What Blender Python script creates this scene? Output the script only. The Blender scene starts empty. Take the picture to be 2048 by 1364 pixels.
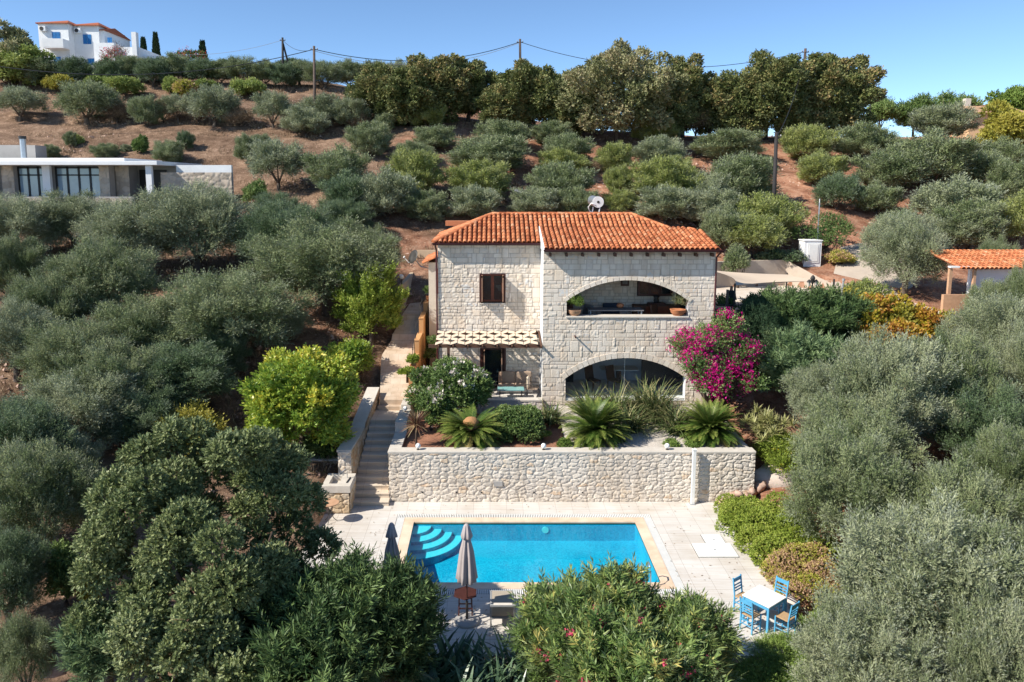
import bpy, bmesh, math, random
import numpy as np
from mathutils import Vector, Matrix, Euler
R = math.radians
SC = bpy.context.scene
COL = SC.collection
# ------------------------------------------------------------------ camera, sky, sun, exposure
CAMH = 12.1
cam_d = bpy.data.cameras.new('camera'); cam = bpy.data.objects.new('camera', cam_d); COL.objects.link(cam)
cam.location = (0, 0, CAMH); cam.rotation_euler = (R(90 - 8), 0, 0)
cam_d.sensor_width = 36; cam_d.lens = 36 * 1500 / 2048
cam_d.shift_x = 44 / 2048; cam_d.shift_y = -104 / 2048
cam_d.clip_start = 0.1; cam_d.clip_end = 3000
SC.camera = cam
SUND = Vector((1, .42, -.95)).normalized()
sun_el = math.asin(-SUND.z); sun_az = math.atan2(-SUND.x, -SUND.y)
W = bpy.data.worlds.new('World'); SC.world = W; W.use_nodes = True
wn = W.node_tree.nodes; wl = W.node_tree.links
sky = wn.new('ShaderNodeTexSky'); sky.sky_type = 'NISHITA'; sky.sun_disc = False
sky.sun_elevation = sun_el; sky.sun_rotation = sun_az
sky.altitude = 1500; sky.air_density = .72; sky.dust_density = 0; sky.ozone_density = 7
bg = wn['Background']; bg.inputs[1].default_value = 0.145
tint = wn.new('ShaderNodeMix'); tint.data_type = 'RGBA'; tint.blend_type = 'MULTIPLY'; tint.inputs[0].default_value = 1; tint.inputs[7].default_value = (1.08, 1.0, .86, 1)
wl.new(sky.outputs[0], tint.inputs[6]); wl.new(tint.outputs[2], bg.inputs[0])
sl = bpy.data.lights.new('sun', 'SUN'); sl.energy = 4.5; sl.angle = R(.53); sl.color = (1, .94, .83)
so = bpy.data.objects.new('sun', sl); COL.objects.link(so)
so.rotation_euler = SUND.to_track_quat('-Z', 'Y').to_euler(); so.location = (-40, -20, 60)
SC.view_settings.view_transform = 'Standard'; SC.view_settings.look = 'None'
SC.view_settings.exposure = 0.7; SC.view_settings.gamma = 1
SC.render.engine = 'CYCLES'
SC.cycles.max_bounces = 6; SC.cycles.diffuse_bounces = 3; SC.cycles.glossy_bounces = 2
SC.cycles.transmission_bounces = 3; SC.cycles.transparent_max_bounces = 6
SC.cycles.caustics_reflective = False; SC.cycles.caustics_refractive = False
# ------------------------------------------------------------------ photo pixel -> place helpers
FPX, CX, CY = 1500.0, 980.0, 578.0
S8, C8 = math.sin(R(8)), math.cos(R(8))
def ray(px, py):
    u = -(py - CY) / FPX
    return Vector(((px - CX) / FPX, C8 + u * S8, -S8 + u * C8))
def at(px, py, D):
    d = ray(px, py); return Vector((0, 0, CAMH)) + d * (D / d.y)
def zcam(p): return p.y * C8 + (CAMH - p.z) * S8
# ------------------------------------------------------------------ the lie of the land
TX = np.array([-90, -60, -42, -30, -22, -14, -9, -5.5, 0, 6, 12, 20, 30, 42, 60, 90.])
TD = np.array([0, 10, 17, 22, 27.5, 33, 38, 42, 50, 60, 70, 78, 90, 105, 125, 180, 400.])
TZ = np.array([
 [-4,-3,-3,-3,-3,-3,-3,-3.5,-4,-4,-4,-3,-3,-2,-2,-2],
 [-2,-1,-1,-1,-1,-1.2,-1.5,-2,-2.5,-2.5,-2,-1.5,-1,-1,-1,-1],
 [3,2.4,1.8,1.2,.7,.1,-.3,-.4,-.4,-.4,-.4,-.2,0,.6,1,2],
 [5,4,3.2,2.5,1.8,.9,.0,-.2,-.2,-.2,-.15,.3,.8,1.2,1.6,3],
 [7,6,4.9,3.9,2.9,1.9,1.2,.8,-.2,-.2,.6,1.3,1.9,2.3,2.8,4],
 [9,7.6,6.4,5.2,4.2,3.3,2.6,2.1,-.2,-.2,2.6,3.3,3.6,3.9,4.2,5],
 [10,8.6,7.6,6.6,5.7,4.8,4.3,3.8,-.2,-.2,4.6,4.7,4.8,5,5.2,6],
 [10.6,9.2,8.4,7.6,6.9,6.2,5.8,5.3,5.3,5.3,5.3,5.3,5.3,5.5,6,7],
 [11.6,10.2,9.7,9.1,8.6,8.1,7.9,7.7,7.5,7.3,7.0,6.7,6.7,7.2,8,9],
 [12.6,11.4,11.2,11.2,11.4,11.5,11.6,11.6,11.4,11.2,10.9,10.5,10.2,10.4,11,12],
 [16,15.6,15.4,15.4,15.4,15.4,15.4,15.3,15.1,14.9,14.5,14.2,14,14,14,14],
 [19.3,19,18.8,18.7,18.6,18.5,18.4,18.3,18,17.6,17.2,16.8,16.6,16.4,16.2,16],
 [24,24,23.8,23.6,23.3,22.9,22.3,21.5,20,18.8,18,17.6,17.3,17.4,17.6,17],
 [27.5,27.4,27,26.5,25.8,24.5,23,21.5,20,18.5,17.8,17.4,17.4,17.6,18,17],
 [27,27,26.5,25.5,24.5,23,21,20,19,18,17,16.5,16.5,17,17,17],
 [20,20,20,20,19,18,17,16,15,14,13,12,12,12,12,12],
 [5,5,5,5,5,5,5,5,5,5,5,5,5,5,5,5]], float)
def land(x, y):
    x = np.asarray(x, float); y = np.asarray(y, float)
    xi = np.clip(np.searchsorted(TX, x) - 1, 0, len(TX) - 2); yi = np.clip(np.searchsorted(TD, y) - 1, 0, len(TD) - 2)
    fx = np.clip((x - TX[xi]) / (TX[xi + 1] - TX[xi]), 0, 1); fy = np.clip((y - TD[yi]) / (TD[yi + 1] - TD[yi]), 0, 1)
    a = TZ[yi, xi] * (1 - fx) + TZ[yi, xi + 1] * fx; b = TZ[yi + 1, xi] * (1 - fx) + TZ[yi + 1, xi + 1] * fx
    z = a * (1 - fy) + b * fy
    wy = np.interp(x, [6.5, 10, 15, 19.6, 20.9, 22.0, 24.3], [44.5, 45.5, 48.3, 49.4, 47.3, 46.0, 45.0])
    z = np.where((x > 6.5) & (x < 24.3) & (y > 35) & (y < wy + .25), np.minimum(z, 5.15), z)
    low = ((x > -3.9) & (x < 10.0) & (y > 15) & (y < 40.6)) | ((x > -5.8) & (x < 0) & (y > 25) & (y < 32.7))
    z = np.where(low, np.minimum(z, -.25), z)
    z = np.where((x > -6.4) & (x < 8.65) & (y > 18) & (y < 27.4), -.25, z)
    z = np.where((x > -3.4) & (x < 5.8) & (y > 20.8) & (y < 26.2), -2.2, z)
    return z
def G(px, py, d0=9.0, d1=150.0):
    """the point of the land that the photograph shows at this pixel"""
    r = ray(px, py); D = np.arange(d0, d1, .1)
    X = r.x / r.y * D; Z = CAMH + r.z / r.y * D
    hit = np.nonzero(Z <= land(X, D))[0]
    if len(hit) == 0:
        far = (D > 60) & (D < 112); hit = [int(np.argmin(np.where(far, Z - land(X, D), 1e9)))]
    d = D[hit[0]]; x = r.x / r.y * d
    return Vector((x, d, float(land(x, d))))
# ------------------------------------------------------------------ object helpers
def props(o, label=None, cat=None, group=None, kind=None):
    if label: o['label'] = label
    if cat: o['category'] = cat
    if group: o['group'] = group
    if kind: o['kind'] = kind
    return o
def thing(name, label, cat, loc=(0, 0, 0), rz=0, group=None):
    o = bpy.data.objects.new(name, None); COL.objects.link(o)
    o.location = loc; o.rotation_euler = (0, 0, rz); o.empty_display_size = .2
    return props(o, label, cat, group)
def link(name, me, parent=None):
    o = bpy.data.objects.new(name, me); COL.objects.link(o)
    if parent is not None: o.parent = parent
    return o
def copy_tree(o, parent=None):
    c = o.copy(); COL.objects.link(c)
    if parent is not None: c.parent = parent
    for ch in [k for k in o.children]: copy_tree(ch, c)
    return c
class MB:
    def __init__(s): s.v = []; s.f = []; s.m = []
    def add(s, vs, fs, mi=0):
        n = len(s.v); s.v += [tuple(v) for v in vs]; s.f += [tuple(i + n for i in f) for f in fs]; s.m += [mi] * len(fs); return s
    def box(s, x0, y0, z0, x1, y1, z1, mi=0):
        return s.add([(x0,y0,z0),(x1,y0,z0),(x1,y1,z0),(x0,y1,z0),(x0,y0,z1),(x1,y0,z1),(x1,y1,z1),(x0,y1,z1)],
            [(0,3,2,1),(4,5,6,7),(0,1,5,4),(1,2,6,5),(2,3,7,6),(3,0,4,7)], mi)
    def bar(s, a, b, w, h, mi=0, up=(0, 0, 1)):
        a = Vector(a); b = Vector(b); d = (b - a).normalized(); up = Vector(up)
        if abs(d.dot(up)) > .98: up = Vector((0, 1, 0))
        x = d.cross(up).normalized() * w / 2; y = x.cross(d).normalized() * h / 2
        vs = [a-x-y, a+x-y, a+x+y, a-x+y, b-x-y, b+x-y, b+x+y, b-x+y]
        return s.add(vs, [(0,1,2,3),(7,6,5,4),(0,4,5,1),(1,5,6,2),(2,6,7,3),(3,7,4,0)], mi)
    def tube(s, pts, r, n=8, mi=0, closed=False):
        pts = [Vector(p) for p in pts]; rr = r if isinstance(r, (list, tuple)) else [r] * len(pts)
        rings = []; up = Vector((0, 0, 1))
        for i, p in enumerate(pts):
            d = (pts[min(i+1, len(pts)-1)] - pts[max(i-1, 0)]).normalized()
            u = up if abs(d.dot(up)) < .95 else Vector((0, 1, 0))
            x = d.cross(u).normalized(); y = x.cross(d).normalized()
            rings.append([p + (x * math.cos(k*2*math.pi/n) + y * math.sin(k*2*math.pi/n)) * rr[i] for k in range(n)])
        vs = [v for g in rings for v in g]; fs = []
        for i in range(len(pts)-1):
            for k in range(n): fs.append((i*n+k, i*n+(k+1)%n, (i+1)*n+(k+1)%n, (i+1)*n+k))
        fs.append(tuple(range(n))[::-1]); fs.append(tuple((len(pts)-1)*n+k for k in range(n)))
        return s.add(vs, fs, mi)
    def lathe(s, prof, n=20, c=(0, 0, 0), mi=0, wob=None):
        vs = []; fs = []
        for j, (r, z) in enumerate(prof):
            for k in range(n):
                a = k * 2 * math.pi / n; q = r * (wob(a, j) if wob else 1)
                vs.append((c[0] + q * math.cos(a), c[1] + q * math.sin(a), c[2] + z))
        for j in range(len(prof)-1):
            for k in range(n): fs.append((j*n+k, j*n+(k+1)%n, (j+1)*n+(k+1)%n, (j+1)*n+k))
        fs.append(tuple(range(n))[::-1]); fs.append(tuple((len(prof)-1)*n+k for k in range(n)))
        return s.add(vs, fs, mi)
    def sphere(s, c, r, n=16, mi=0, sz=1):
        prof = [(max(r * math.sin(math.pi*j/n), .0005), -r * sz * math.cos(math.pi*j/n)) for j in range(n+1)]
        return s.lathe(prof, n, c, mi)
    def prism(s, poly, z0, z1, mi=0):
        n = len(poly); vs = [(x, y, z0) for x, y in poly] + [(x, y, z1) for x, y in poly]
        return s.add(vs, [tuple(range(n))[::-1], tuple(range(n, 2*n))] + [(i, (i+1)%n, n+(i+1)%n, n+i) for i in range(n)], mi)
    def xform(s, M):
        s.v = [tuple(M @ Vector(v)) for v in s.v]; return s
    def build(s, name, mats, parent=None, smooth=False, bevel=0, loc=None, rz=None):
        me = bpy.data.meshes.new(name); me.from_pydata(s.v, [], s.f)
        for m in (mats if isinstance(mats, (list, tuple)) else [mats]): me.materials.append(m)
        me.polygons.foreach_set('material_index', s.m)
        if smooth: me.polygons.foreach_set('use_smooth', [True] * len(s.f))
        bm = bmesh.new(); bm.from_mesh(me); bmesh.ops.recalc_face_normals(bm, faces=bm.faces)
        if bevel: bmesh.ops.bevel(bm, geom=list(bm.edges), offset=bevel, segments=1, affect='EDGES', clamp_overlap=True)
        bm.to_mesh(me); bm.free(); me.update()
        o = link(name, me, parent)
        if loc is not None: o.location = loc
        if rz is not None: o.rotation_euler = (0, 0, rz)
        return o
def quads_mesh(name, V, mat_, attrs=None, tri=False):
    """V: (n,4,3) separate quads"""
    k = V.shape[1]; n = V.shape[0]
    me = bpy.data.meshes.new(name); me.vertices.add(n*k); me.vertices.foreach_set('co', V.astype(np.float32).ravel())
    me.loops.add(n*k); me.loops.foreach_set('vertex_index', np.arange(n*k, dtype=np.int32))
    me.polygons.add(n); me.polygons.foreach_set('loop_start', np.arange(0, n*k, k, dtype=np.int32))
    me.update(calc_edges=True)
    for m in (mat_ if isinstance(mat_, (list, tuple)) else [mat_]): me.materials.append(m)
    for nm, a in (attrs or {}).items():
        if nm == 'mi': me.polygons.foreach_set('material_index', a.astype(np.int32)); continue
        at_ = me.attributes.new(nm, 'FLOAT', 'POINT'); at_.data.foreach_set('value', np.repeat(a, k).astype(np.float32))
    return me
def grid_mesh(name, P, keep, mat_, attrs=None, flip=False):
    """P (ny,nx,3) points; keep (ny-1,nx-1) bool"""
    ny, nx = P.shape[:2]
    idx = np.arange(ny*nx).reshape(ny, nx)
    q = np.stack([idx[:-1, :-1], idx[:-1, 1:], idx[1:, 1:], idx[1:, :-1]], -1)[keep]
    if flip: q = q[:, ::-1]
    used = np.zeros(ny*nx, bool); used[q.ravel()] = True
    remap = np.cumsum(used) - 1
    me = bpy.data.meshes.new(name); V = P.reshape(-1, 3)[used]
    me.vertices.add(len(V)); me.vertices.foreach_set('co', V.astype(np.float32).ravel())
    me.loops.add(q.size); me.loops.foreach_set('vertex_index', remap[q.ravel()].astype(np.int32))
    me.polygons.add(len(q)); me.polygons.foreach_set('loop_start', np.arange(0, q.size, 4, dtype=np.int32))
    me.update(calc_edges=True)
    for m in (mat_ if isinstance(mat_, (list, tuple)) else [mat_]): me.materials.append(m)
    for nm, a in (attrs or {}).items():
        at_ = me.attributes.new(nm, 'FLOAT', 'POINT'); at_.data.foreach_set('value', a.reshape(-1)[used].astype(np.float32))
    return me
def vnoise(rng, ny, nx, cell):
    """smooth value noise on a grid, features about `cell` samples wide"""
    gy = int(ny / cell) + 3; gx = int(nx / cell) + 3; g = rng.random((gy, gx))
    y = np.arange(ny) / cell; x = np.arange(nx) / cell
    yi = y.astype(int); xi = x.astype(int); fy = y - yi; fx = x - xi; fy = fy*fy*(3-2*fy); fx = fx*fx*(3-2*fx)
    a = g[yi][:, xi]*(1-fx) + g[yi][:, xi+1]*fx; b = g[yi+1][:, xi]*(1-fx) + g[yi+1][:, xi+1]*fx
    return a*(1-fy[:, None]) + b*fy[:, None]
# ------------------------------------------------------------------ materials
def newmat(name):
    m = bpy.data.materials.new(name); m.use_nodes = True; nt = m.node_tree
    return m, nt.nodes, nt.links, nt.nodes['Principled BSDF']
def hexc(h):
    c = [int(h[i:i+2], 16) / 255 for i in (0, 2, 4)]
    return tuple(x / 12.92 if x <= .04045 else ((x + .055) / 1.055) ** 2.4 for x in c) + (1,)
def ramp(N, stops):
    r = N.new('ShaderNodeValToRGB'); e = r.color_ramp.elements
    while len(e) < len(stops): e.new(.5)
    for k, (p, c) in enumerate(stops): e[k].position = p; e[k].color = c if len(c) == 4 else tuple(c) + (1,)
    return r
def noise(N, L, scale, detail=4, rough=.6, vec=None, dist=0):
    n = N.new('ShaderNodeTexNoise'); n.inputs['Scale'].default_value = scale; n.inputs['Detail'].default_value = detail
    n.inputs['Roughness'].default_value = rough; n.inputs['Distortion'].default_value = dist
    if vec is not None: L.new(vec, n.inputs['Vector'])
    return n
def plain(name, c1, c2=None, rough=.7, nscale=6, bump=.0, metal=0, spec=.4, bscale=None, detail=5):
    """two-tone noisy surface"""
    m, N, L, P = newmat(name)
    g = N.new('ShaderNodeNewGeometry')
    c2 = c2 or tuple(min(1, x * .8) for x in c1[:3])
    n = noise(N, L, nscale, detail, .65, g.outputs['Position'])
    r = ramp(N, [(.3, tuple(c1[:3])), (.72, tuple(c2[:3]))]); L.new(n.outputs[0], r.inputs[0]); L.new(r.outputs[0], P.inputs['Base Color'])
    P.inputs['Roughness'].default_value = rough; P.inputs['Metallic'].default_value = metal
    P.inputs['Specular IOR Level'].default_value = spec
    if bump:
        n2 = noise(N, L, bscale or nscale * 4, 5, .6, g.outputs['Position']); b = N.new('ShaderNodeBump')
        b.inputs['Strength'].default_value = bump; b.inputs['Distance'].default_value = .03
        L.new(n2.outputs[0], b.inputs['Height']); L.new(b.outputs[0], P.inputs['Normal'])
    return m
def tonemat(name, stops, joint=None, rough=.85, nscale=9, namp=.25, bump=.25, objvar=0, bscale=30, stain=(.86, .82, .77)):
    """surface whose stones/tiles carry a 'tone' and whose joints carry 'joint'"""
    m, N, L, P = newmat(name)
    a = N.new('ShaderNodeAttribute'); a.attribute_name = 'tone'
    g = N.new('ShaderNodeNewGeometry'); n = noise(N, L, nscale, 5, .65, g.outputs['Position'])
    ma = N.new('ShaderNodeMath'); ma.operation = 'MULTIPLY_ADD'; ma.inputs[1].default_value = namp; L.new(n.outputs[0], ma.inputs[0])
    sb = N.new('ShaderNodeMath'); sb.operation = 'SUBTRACT'; sb.inputs[1].default_value = namp * .5
    L.new(a.outputs['Fac'], sb.inputs[0]); L.new(sb.outputs[0], ma.inputs[2])
    r = ramp(N, stops); L.new(ma.outputs[0], r.inputs[0]); out = r.outputs[0]
    if joint:
        j = N.new('ShaderNodeAttribute'); j.attribute_name = 'joint'; mx = N.new('ShaderNodeMix'); mx.data_type = 'RGBA'
        L.new(j.outputs['Fac'], mx.inputs[0]); L.new(out, mx.inputs[6]); mx.inputs[7].default_value = tuple(joint[:3]) + (1,); out = mx.outputs[2]
    mp = N.new('ShaderNodeMapping'); mp.inputs['Scale'].default_value = (1.6, 1.6, .35); L.new(g.outputs['Position'], mp.inputs[0]); ns = noise(N, L, 1, 6, .65, mp.outputs[0]); rs_ = ramp(N, [(.36, stain), (.58, (1, 1, 1))]); L.new(ns.outputs[0], rs_.inputs[0])
    ms_ = N.new('ShaderNodeMix'); ms_.data_type = 'RGBA'; ms_.blend_type = 'MULTIPLY'; ms_.inputs[0].default_value = 1; L.new(out, ms_.inputs[6]); L.new(rs_.outputs[0], ms_.inputs[7]); out = ms_.outputs[2]
    L.new(out, P.inputs['Base Color']); P.inputs['Roughness'].default_value = rough; P.inputs['Specular IOR Level'].default_value = .3
    if bump:
        n2 = noise(N, L, bscale, 5, .65, g.outputs['Position']); b = N.new('ShaderNodeBump')
        b.inputs['Strength'].default_value = bump; b.inputs['Distance'].default_value = .03
        L.new(n2.outputs[0], b.inputs['Height']); L.new(b.outputs[0], P.inputs['Normal'])
    return m
def leafmat(name, cols, back=None, rough=.6, spec=.2, trans=.2, objvar=.14, hue=0):
    """leaves: colour runs over the leaf's own 'tint'; paler underside; light shines through a little"""
    m, N, L, P = newmat(name)
    a = N.new('ShaderNodeAttribute'); a.attribute_name = 'tint'
    oi = N.new('ShaderNodeObjectInfo')
    ma = N.new('ShaderNodeMath'); ma.operation = 'MULTIPLY_ADD'; L.new(oi.outputs['Random'], ma.inputs[0]); ma.inputs[1].default_value = objvar
    sb = N.new('ShaderNodeMath'); sb.operation = 'SUBTRACT'; sb.inputs[1].default_value = objvar / 2; L.new(a.outputs['Fac'], sb.inputs[0]); L.new(sb.outputs[0], ma.inputs[2])
    cols = [tuple(min(.85, v*q*(1.28 if max(c) < .45 else 1)) for v, q in zip(c, (1.05, 1, .93))) for c in cols]
    k = len(cols); r = ramp(N, [(i / max(k-1, 1), c) for i, c in enumerate(cols)])
    L.new(ma.outputs[0], r.inputs[0]); out = r.outputs[0]
    if back:
        g = N.new('ShaderNodeNewGeometry'); mx = N.new('ShaderNodeMix'); mx.data_type = 'RGBA'
        L.new(g.outputs['Backfacing'], mx.inputs[0]); L.new(out, mx.inputs[6]); mx.inputs[7].default_value = tuple(back[:3]) + (1,); out = mx.outputs[2]
    L.new(out, P.inputs['Base Color']); P.inputs['Roughness'].default_value = rough; P.inputs['Specular IOR Level'].default_value = spec
    if trans:
        t = N.new('ShaderNodeBsdfTranslucent'); L.new(out, t.inputs[0]); ms = N.new('ShaderNodeMixShader'); ms.inputs[0].default_value = trans
        o = N['Material Output']; L.new(P.outputs[0], ms.inputs[1]); L.new(t.outputs[0], ms.inputs[2]); L.new(ms.outputs[0], o.inputs[0])
    return m
M = {}
M['white'] = plain('white_paint', (.8, .8, .78), (.72, .72, .7), .6, 3)
M['stucco_white'] = plain('white_stucco', (.82, .82, .82), (.72, .73, .74), .9, 1.2, .1)
M['cream'] = plain('cream_plaster', (.66, .5, .34), (.58, .43, .29), .9, 1.5, .15)
M['orange_plaster'] = plain('orange_plaster', (.6, .33, .15), (.5, .26, .11), .9, 1.5, .15)
M['peach_plaster'] = plain('peach_plaster', (.68, .46, .27), (.6, .4, .23), .9, 1.0, .15)
M['wood_dark'] = plain('dark_red_wood', (.085, .03, .024), (.05, .018, .015), .45, 8)
M['wood_red'] = plain('red_brown_wood', (.22, .06, .025), (.15, .04, .018), .45, 8)
M['wood_brown'] = plain('weathered_brown_wood', (.13, .06, .035), (.08, .04, .025), .7, 10, .2)
M['gutter'] = plain('dark_red_gutter', (.09, .022, .025), (.06, .018, .02), .4, 4)
M['metal'] = plain('galvanised_metal', (.5, .52, .55), (.4, .42, .45), .35, 6, metal=.7)
M['dark_metal'] = plain('dark_iron', (.03, .028, .026), (.05, .045, .04), .5, 6)
M['black'] = plain('black_plastic', (.02, .02, .022), (.03, .03, .03), .5)
M['coping'] = plain('pale_stone_coping', (.62, .57, .5), (.52, .47, .41), .75, 4, .15)
M['concrete'] = plain('pale_concrete', (.5, .42, .34), (.4, .33, .27), .9, .8, .25)
M['grey_conc'] = plain('grey_concrete', (.42, .4, .38), (.34, .32, .3), .9, 1.0, .2)
M['terracotta'] = plain('terracotta', (.5, .2, .09), (.4, .15, .07), .8, 5)
M['terracotta_pale'] = plain('pale_terracotta', (.55, .33, .2), (.42, .24, .14), .8, 7)
M['globe'] = plain('opal_globe', (.85, .86, .86), (.8, .8, .8), .25, 2)
M['bark'] = plain('olive_bark', (.17, .13, .1), (.07, .055, .045), .95, 7, .8)
M['dark_bark'] = plain('dark_bark', (.1, .07, .05), (.045, .035, .03), .95, 7, .8)
M['pole_wood'] = plain('pole_wood', (.13, .09, .07), (.06, .045, .04), .85, 5, .3)
M['dark_pole'] = plain('dark_pole', (.035, .03, .03), (.02, .018, .018), .8, 5, .2)
def glass(name, col=(.02, .03, .035), mixf=.5):
    m, N, L, P = newmat(name)
    P.inputs['Base Color'].default_value = col + (1,); P.inputs['Roughness'].default_value = .05; P.inputs['Specular IOR Level'].default_value = .6
    t = N.new('ShaderNodeBsdfTransparent'); t.inputs[0].default_value = (.75, .8, .8, 1); ms = N.new('ShaderNodeMixShader'); ms.inputs[0].default_value = mixf; t.inputs[0].default_value = (.9, .94, .95, 1)
    L.new(P.outputs[0], ms.inputs[1]); L.new(t.outputs[0], ms.inputs[2]); L.new(ms.outputs[0], N['Material Output'].inputs[0])
    return m
M['bright_glass'] = plain('curtain_sky_glass', (.30, .42, .52), (.2, .3, .4), .08, .6, spec=.8)  # pale blue base colour holds both the curtains and the reflected sky
M['glass'] = glass('window_glass', mixf=.25)
M['glass_clear'] = glass('clear_window_glass', (.05, .06, .06), .86)
# ------------------------------------------------------------------ stone and tile surfaces as real relief
def ashlar(rng, w, h, res, rough=.45, bh=(.15, .2, .25), bw=(.2, .62), relief=.012):
    ny = int(round(h / res)) + 1; nx = int(round(w / res)) + 1
    bid = np.zeros((ny, nx), int); k = 0; y = 0; rows = []
    while y < ny:
        hh = int(round(rng.choice(bh) / res)); hh = max(hh, 3)
        if ny - (y + hh) < 3: hh = ny - y
        rows.append((y, min(ny, y + hh))); y += hh
    for (a, b) in rows:
        x = -int(rng.integers(0, int(.2 / res)))
        while x < nx:
            ww = max(4, int(round(rng.uniform(*bw) / res))); k += 1
            bid[a:b, max(x, 0):x + ww] = k; x += ww
    for i in range(len(rows) - 1):
        for _ in range(int(w / 1.6)):
            x = int(rng.integers(0, max(1, nx - 8))); ww = int(rng.uniform(.25, .45) / res); k += 1
            bid[rows[i][0]:rows[i+1][1], x:x + ww] = k
    k += 1
    tone = rng.random(k + 1) * .75 + .1; tone[rng.random(k + 1) < .06] = .97
    ro = (rng.random(k + 1) < rough).astype(float); off = rng.random(k + 1)
    J = np.zeros((ny, nx)); J[1:] = np.maximum(J[1:], bid[1:] != bid[:-1]); J[:, 1:] = np.maximum(J[:, 1:], bid[:, 1:] != bid[:, :-1])
    n1 = vnoise(rng, ny, nx, 3.2); n2 = vnoise(rng, ny, nx, 1.3)
    Hh = relief * (.5 + off[bid]) + ro[bid] * (n1 - .4) * relief * 2.2 + n2 * relief * .25
    Hh = np.where(J > 0, 0, Hh)
    return Hh, tone[bid] + (n1 - .5) * .1, J
def rubble(rng, w, h, res, cw=.34, ch=.2, relief=.04):
    ny = int(round(h / res)) + 1; nx = int(round(w / res)) + 1
    gy = int(h / ch) + 4; gx = int(w / cw) + 4
    jx = rng.random((gy, gx)) * .8 + .1; jy = rng.random((gy, gx)) * .7 + .15
    tone = rng.random((gy, gx)); tilt = rng.normal(0, .35, (gy, gx, 2))
    Y, X = np.mgrid[0:ny, 0:nx] * res
    wob = (vnoise(rng, ny, nx, 5) - .5) * .35
    U = X / cw + 1 + wob; V = Y / ch + 1 + wob[::-1]
    ci = U.astype(int); ri = V.astype(int)
    d1 = np.full(U.shape, 9.); d2 = np.full(U.shape, 9.); bt = np.zeros(U.shape); tx = np.zeros(U.shape)
    for dy in (-1, 0, 1):
        for dx in (-1, 0, 1):
            r = np.clip(ri + dy, 0, gy-1); c = np.clip(ci + dx, 0, gx-1)
            ex = U - (c + jx[r, c]); ey = V - (r + jy[r, c]); d = np.sqrt(ex**2 + ey**2)
            m = d < d1; d2 = np.where(m, d1, np.minimum(d2, d)); d1 = np.where(m, d, d1)
            bt = np.where(m, tone[r, c], bt); tx = np.where(m, tilt[r, c, 0]*ex + tilt[r, c, 1]*ey, tx)
    e = d2 - d1; n1 = vnoise(rng, ny, nx, 3); n2 = vnoise(rng, ny, nx, 1.4)
    H = relief * np.clip(e * 3.2, 0, 1) ** .6 + tx * relief * .8 + (n1 - .5) * relief * .7 + n2 * relief * .25
    J = np.clip(1 - e / .09, 0, 1)
    return np.where(e < .07, relief * .1, H), bt, J
def panel(name, parent, origin, udir, w, h, mat_, kind='ashlar', seed=1, res=.025, hole=None, vtop=None, vdir=(0, 0, 1), **kw):
    """relief sheet facing udir x vdir ; hole(U,V)->True where there is nothing"""
    rng = np.random.default_rng(seed); fn = ashlar if kind == 'ashlar' else rubble
    Hh, T, J = fn(rng, w, h, res, **kw); ny, nx = Hh.shape
    V, U = np.mgrid[0:ny, 0:nx].astype(float); U *= w / (nx - 1); V *= h / (ny - 1)
    u = np.array(udir, float); v = np.array(vdir, float); n = np.cross(u, v)
    keep = np.ones((ny-1, nx-1), bool)
    if hole is not None:
        Uc = (U[:-1, :-1] + U[1:, 1:]) / 2; Vc = (V[:-1, :-1] + V[1:, 1:]) / 2; keep &= ~hole(Uc, Vc)
    if vtop is not None:
        T_ = vtop(U); V = np.minimum(V, T_)
        keep &= (V[1:, :-1] - V[:-1, :-1]) > 1e-6
    P = np.array(origin, float) + U[..., None]*u + V[..., None]*v + Hh[..., None]*n
    me = grid_mesh(name, P, keep, mat_, {'tone': T, 'joint': J})
    return link(name, me, parent)
M['ashlar'] = tonemat('pale_ashlar_stone', [(0, (.58, .50, .42)), (.3, (.71, .63, .54)), (.65, (.76, .68, .58)), (.93, (.73, .60, .47)), (1, (.63, .61, .58))], (.5, .42, .34), .88, 7, .3, .35, bscale=22)
M['rubble'] = tonemat('rubble_stone', [(0, (.56, .51, .45)), (.35, (.68, .61, .53)), (.85, (.72, .65, .56)), (.97, (.68, .56, .43)), (1, (.62, .46, .33))], (.61, .54, .46), .9, 8, .45, .45, bscale=18)
M['rubble_warm'] = tonemat('warm_rubble_stone', [(0, (.45, .3, .17)), (.4, (.55, .42, .28)), (.8, (.6, .5, .38)), (1, (.5, .28, .14))], (.38, .27, .17), .9, 8, .35, .4, bscale=18)
M['rubble_grey'] = tonemat('grey_rubble_stone', [(0, (.38, .32, .26)), (.5, (.5, .43, .36)), (1, (.6, .5, .4))], (.4, .35, .29), .9, 8, .35, .4, bscale=12)
M['roof'] = tonemat('roof_tile_clay', [(0, (.40, .12, .045)), (.4, (.56, .19, .08)), (.7, (.64, .25, .11)), (1, (.66, .34, .19))], None, .8, 5, .5, .2, stain=(.62, .56, .52))
M['roof_pan'] = plain('roof_tile_channel', (.3, .09, .035), (.2, .06, .025), .9, 8)
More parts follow.
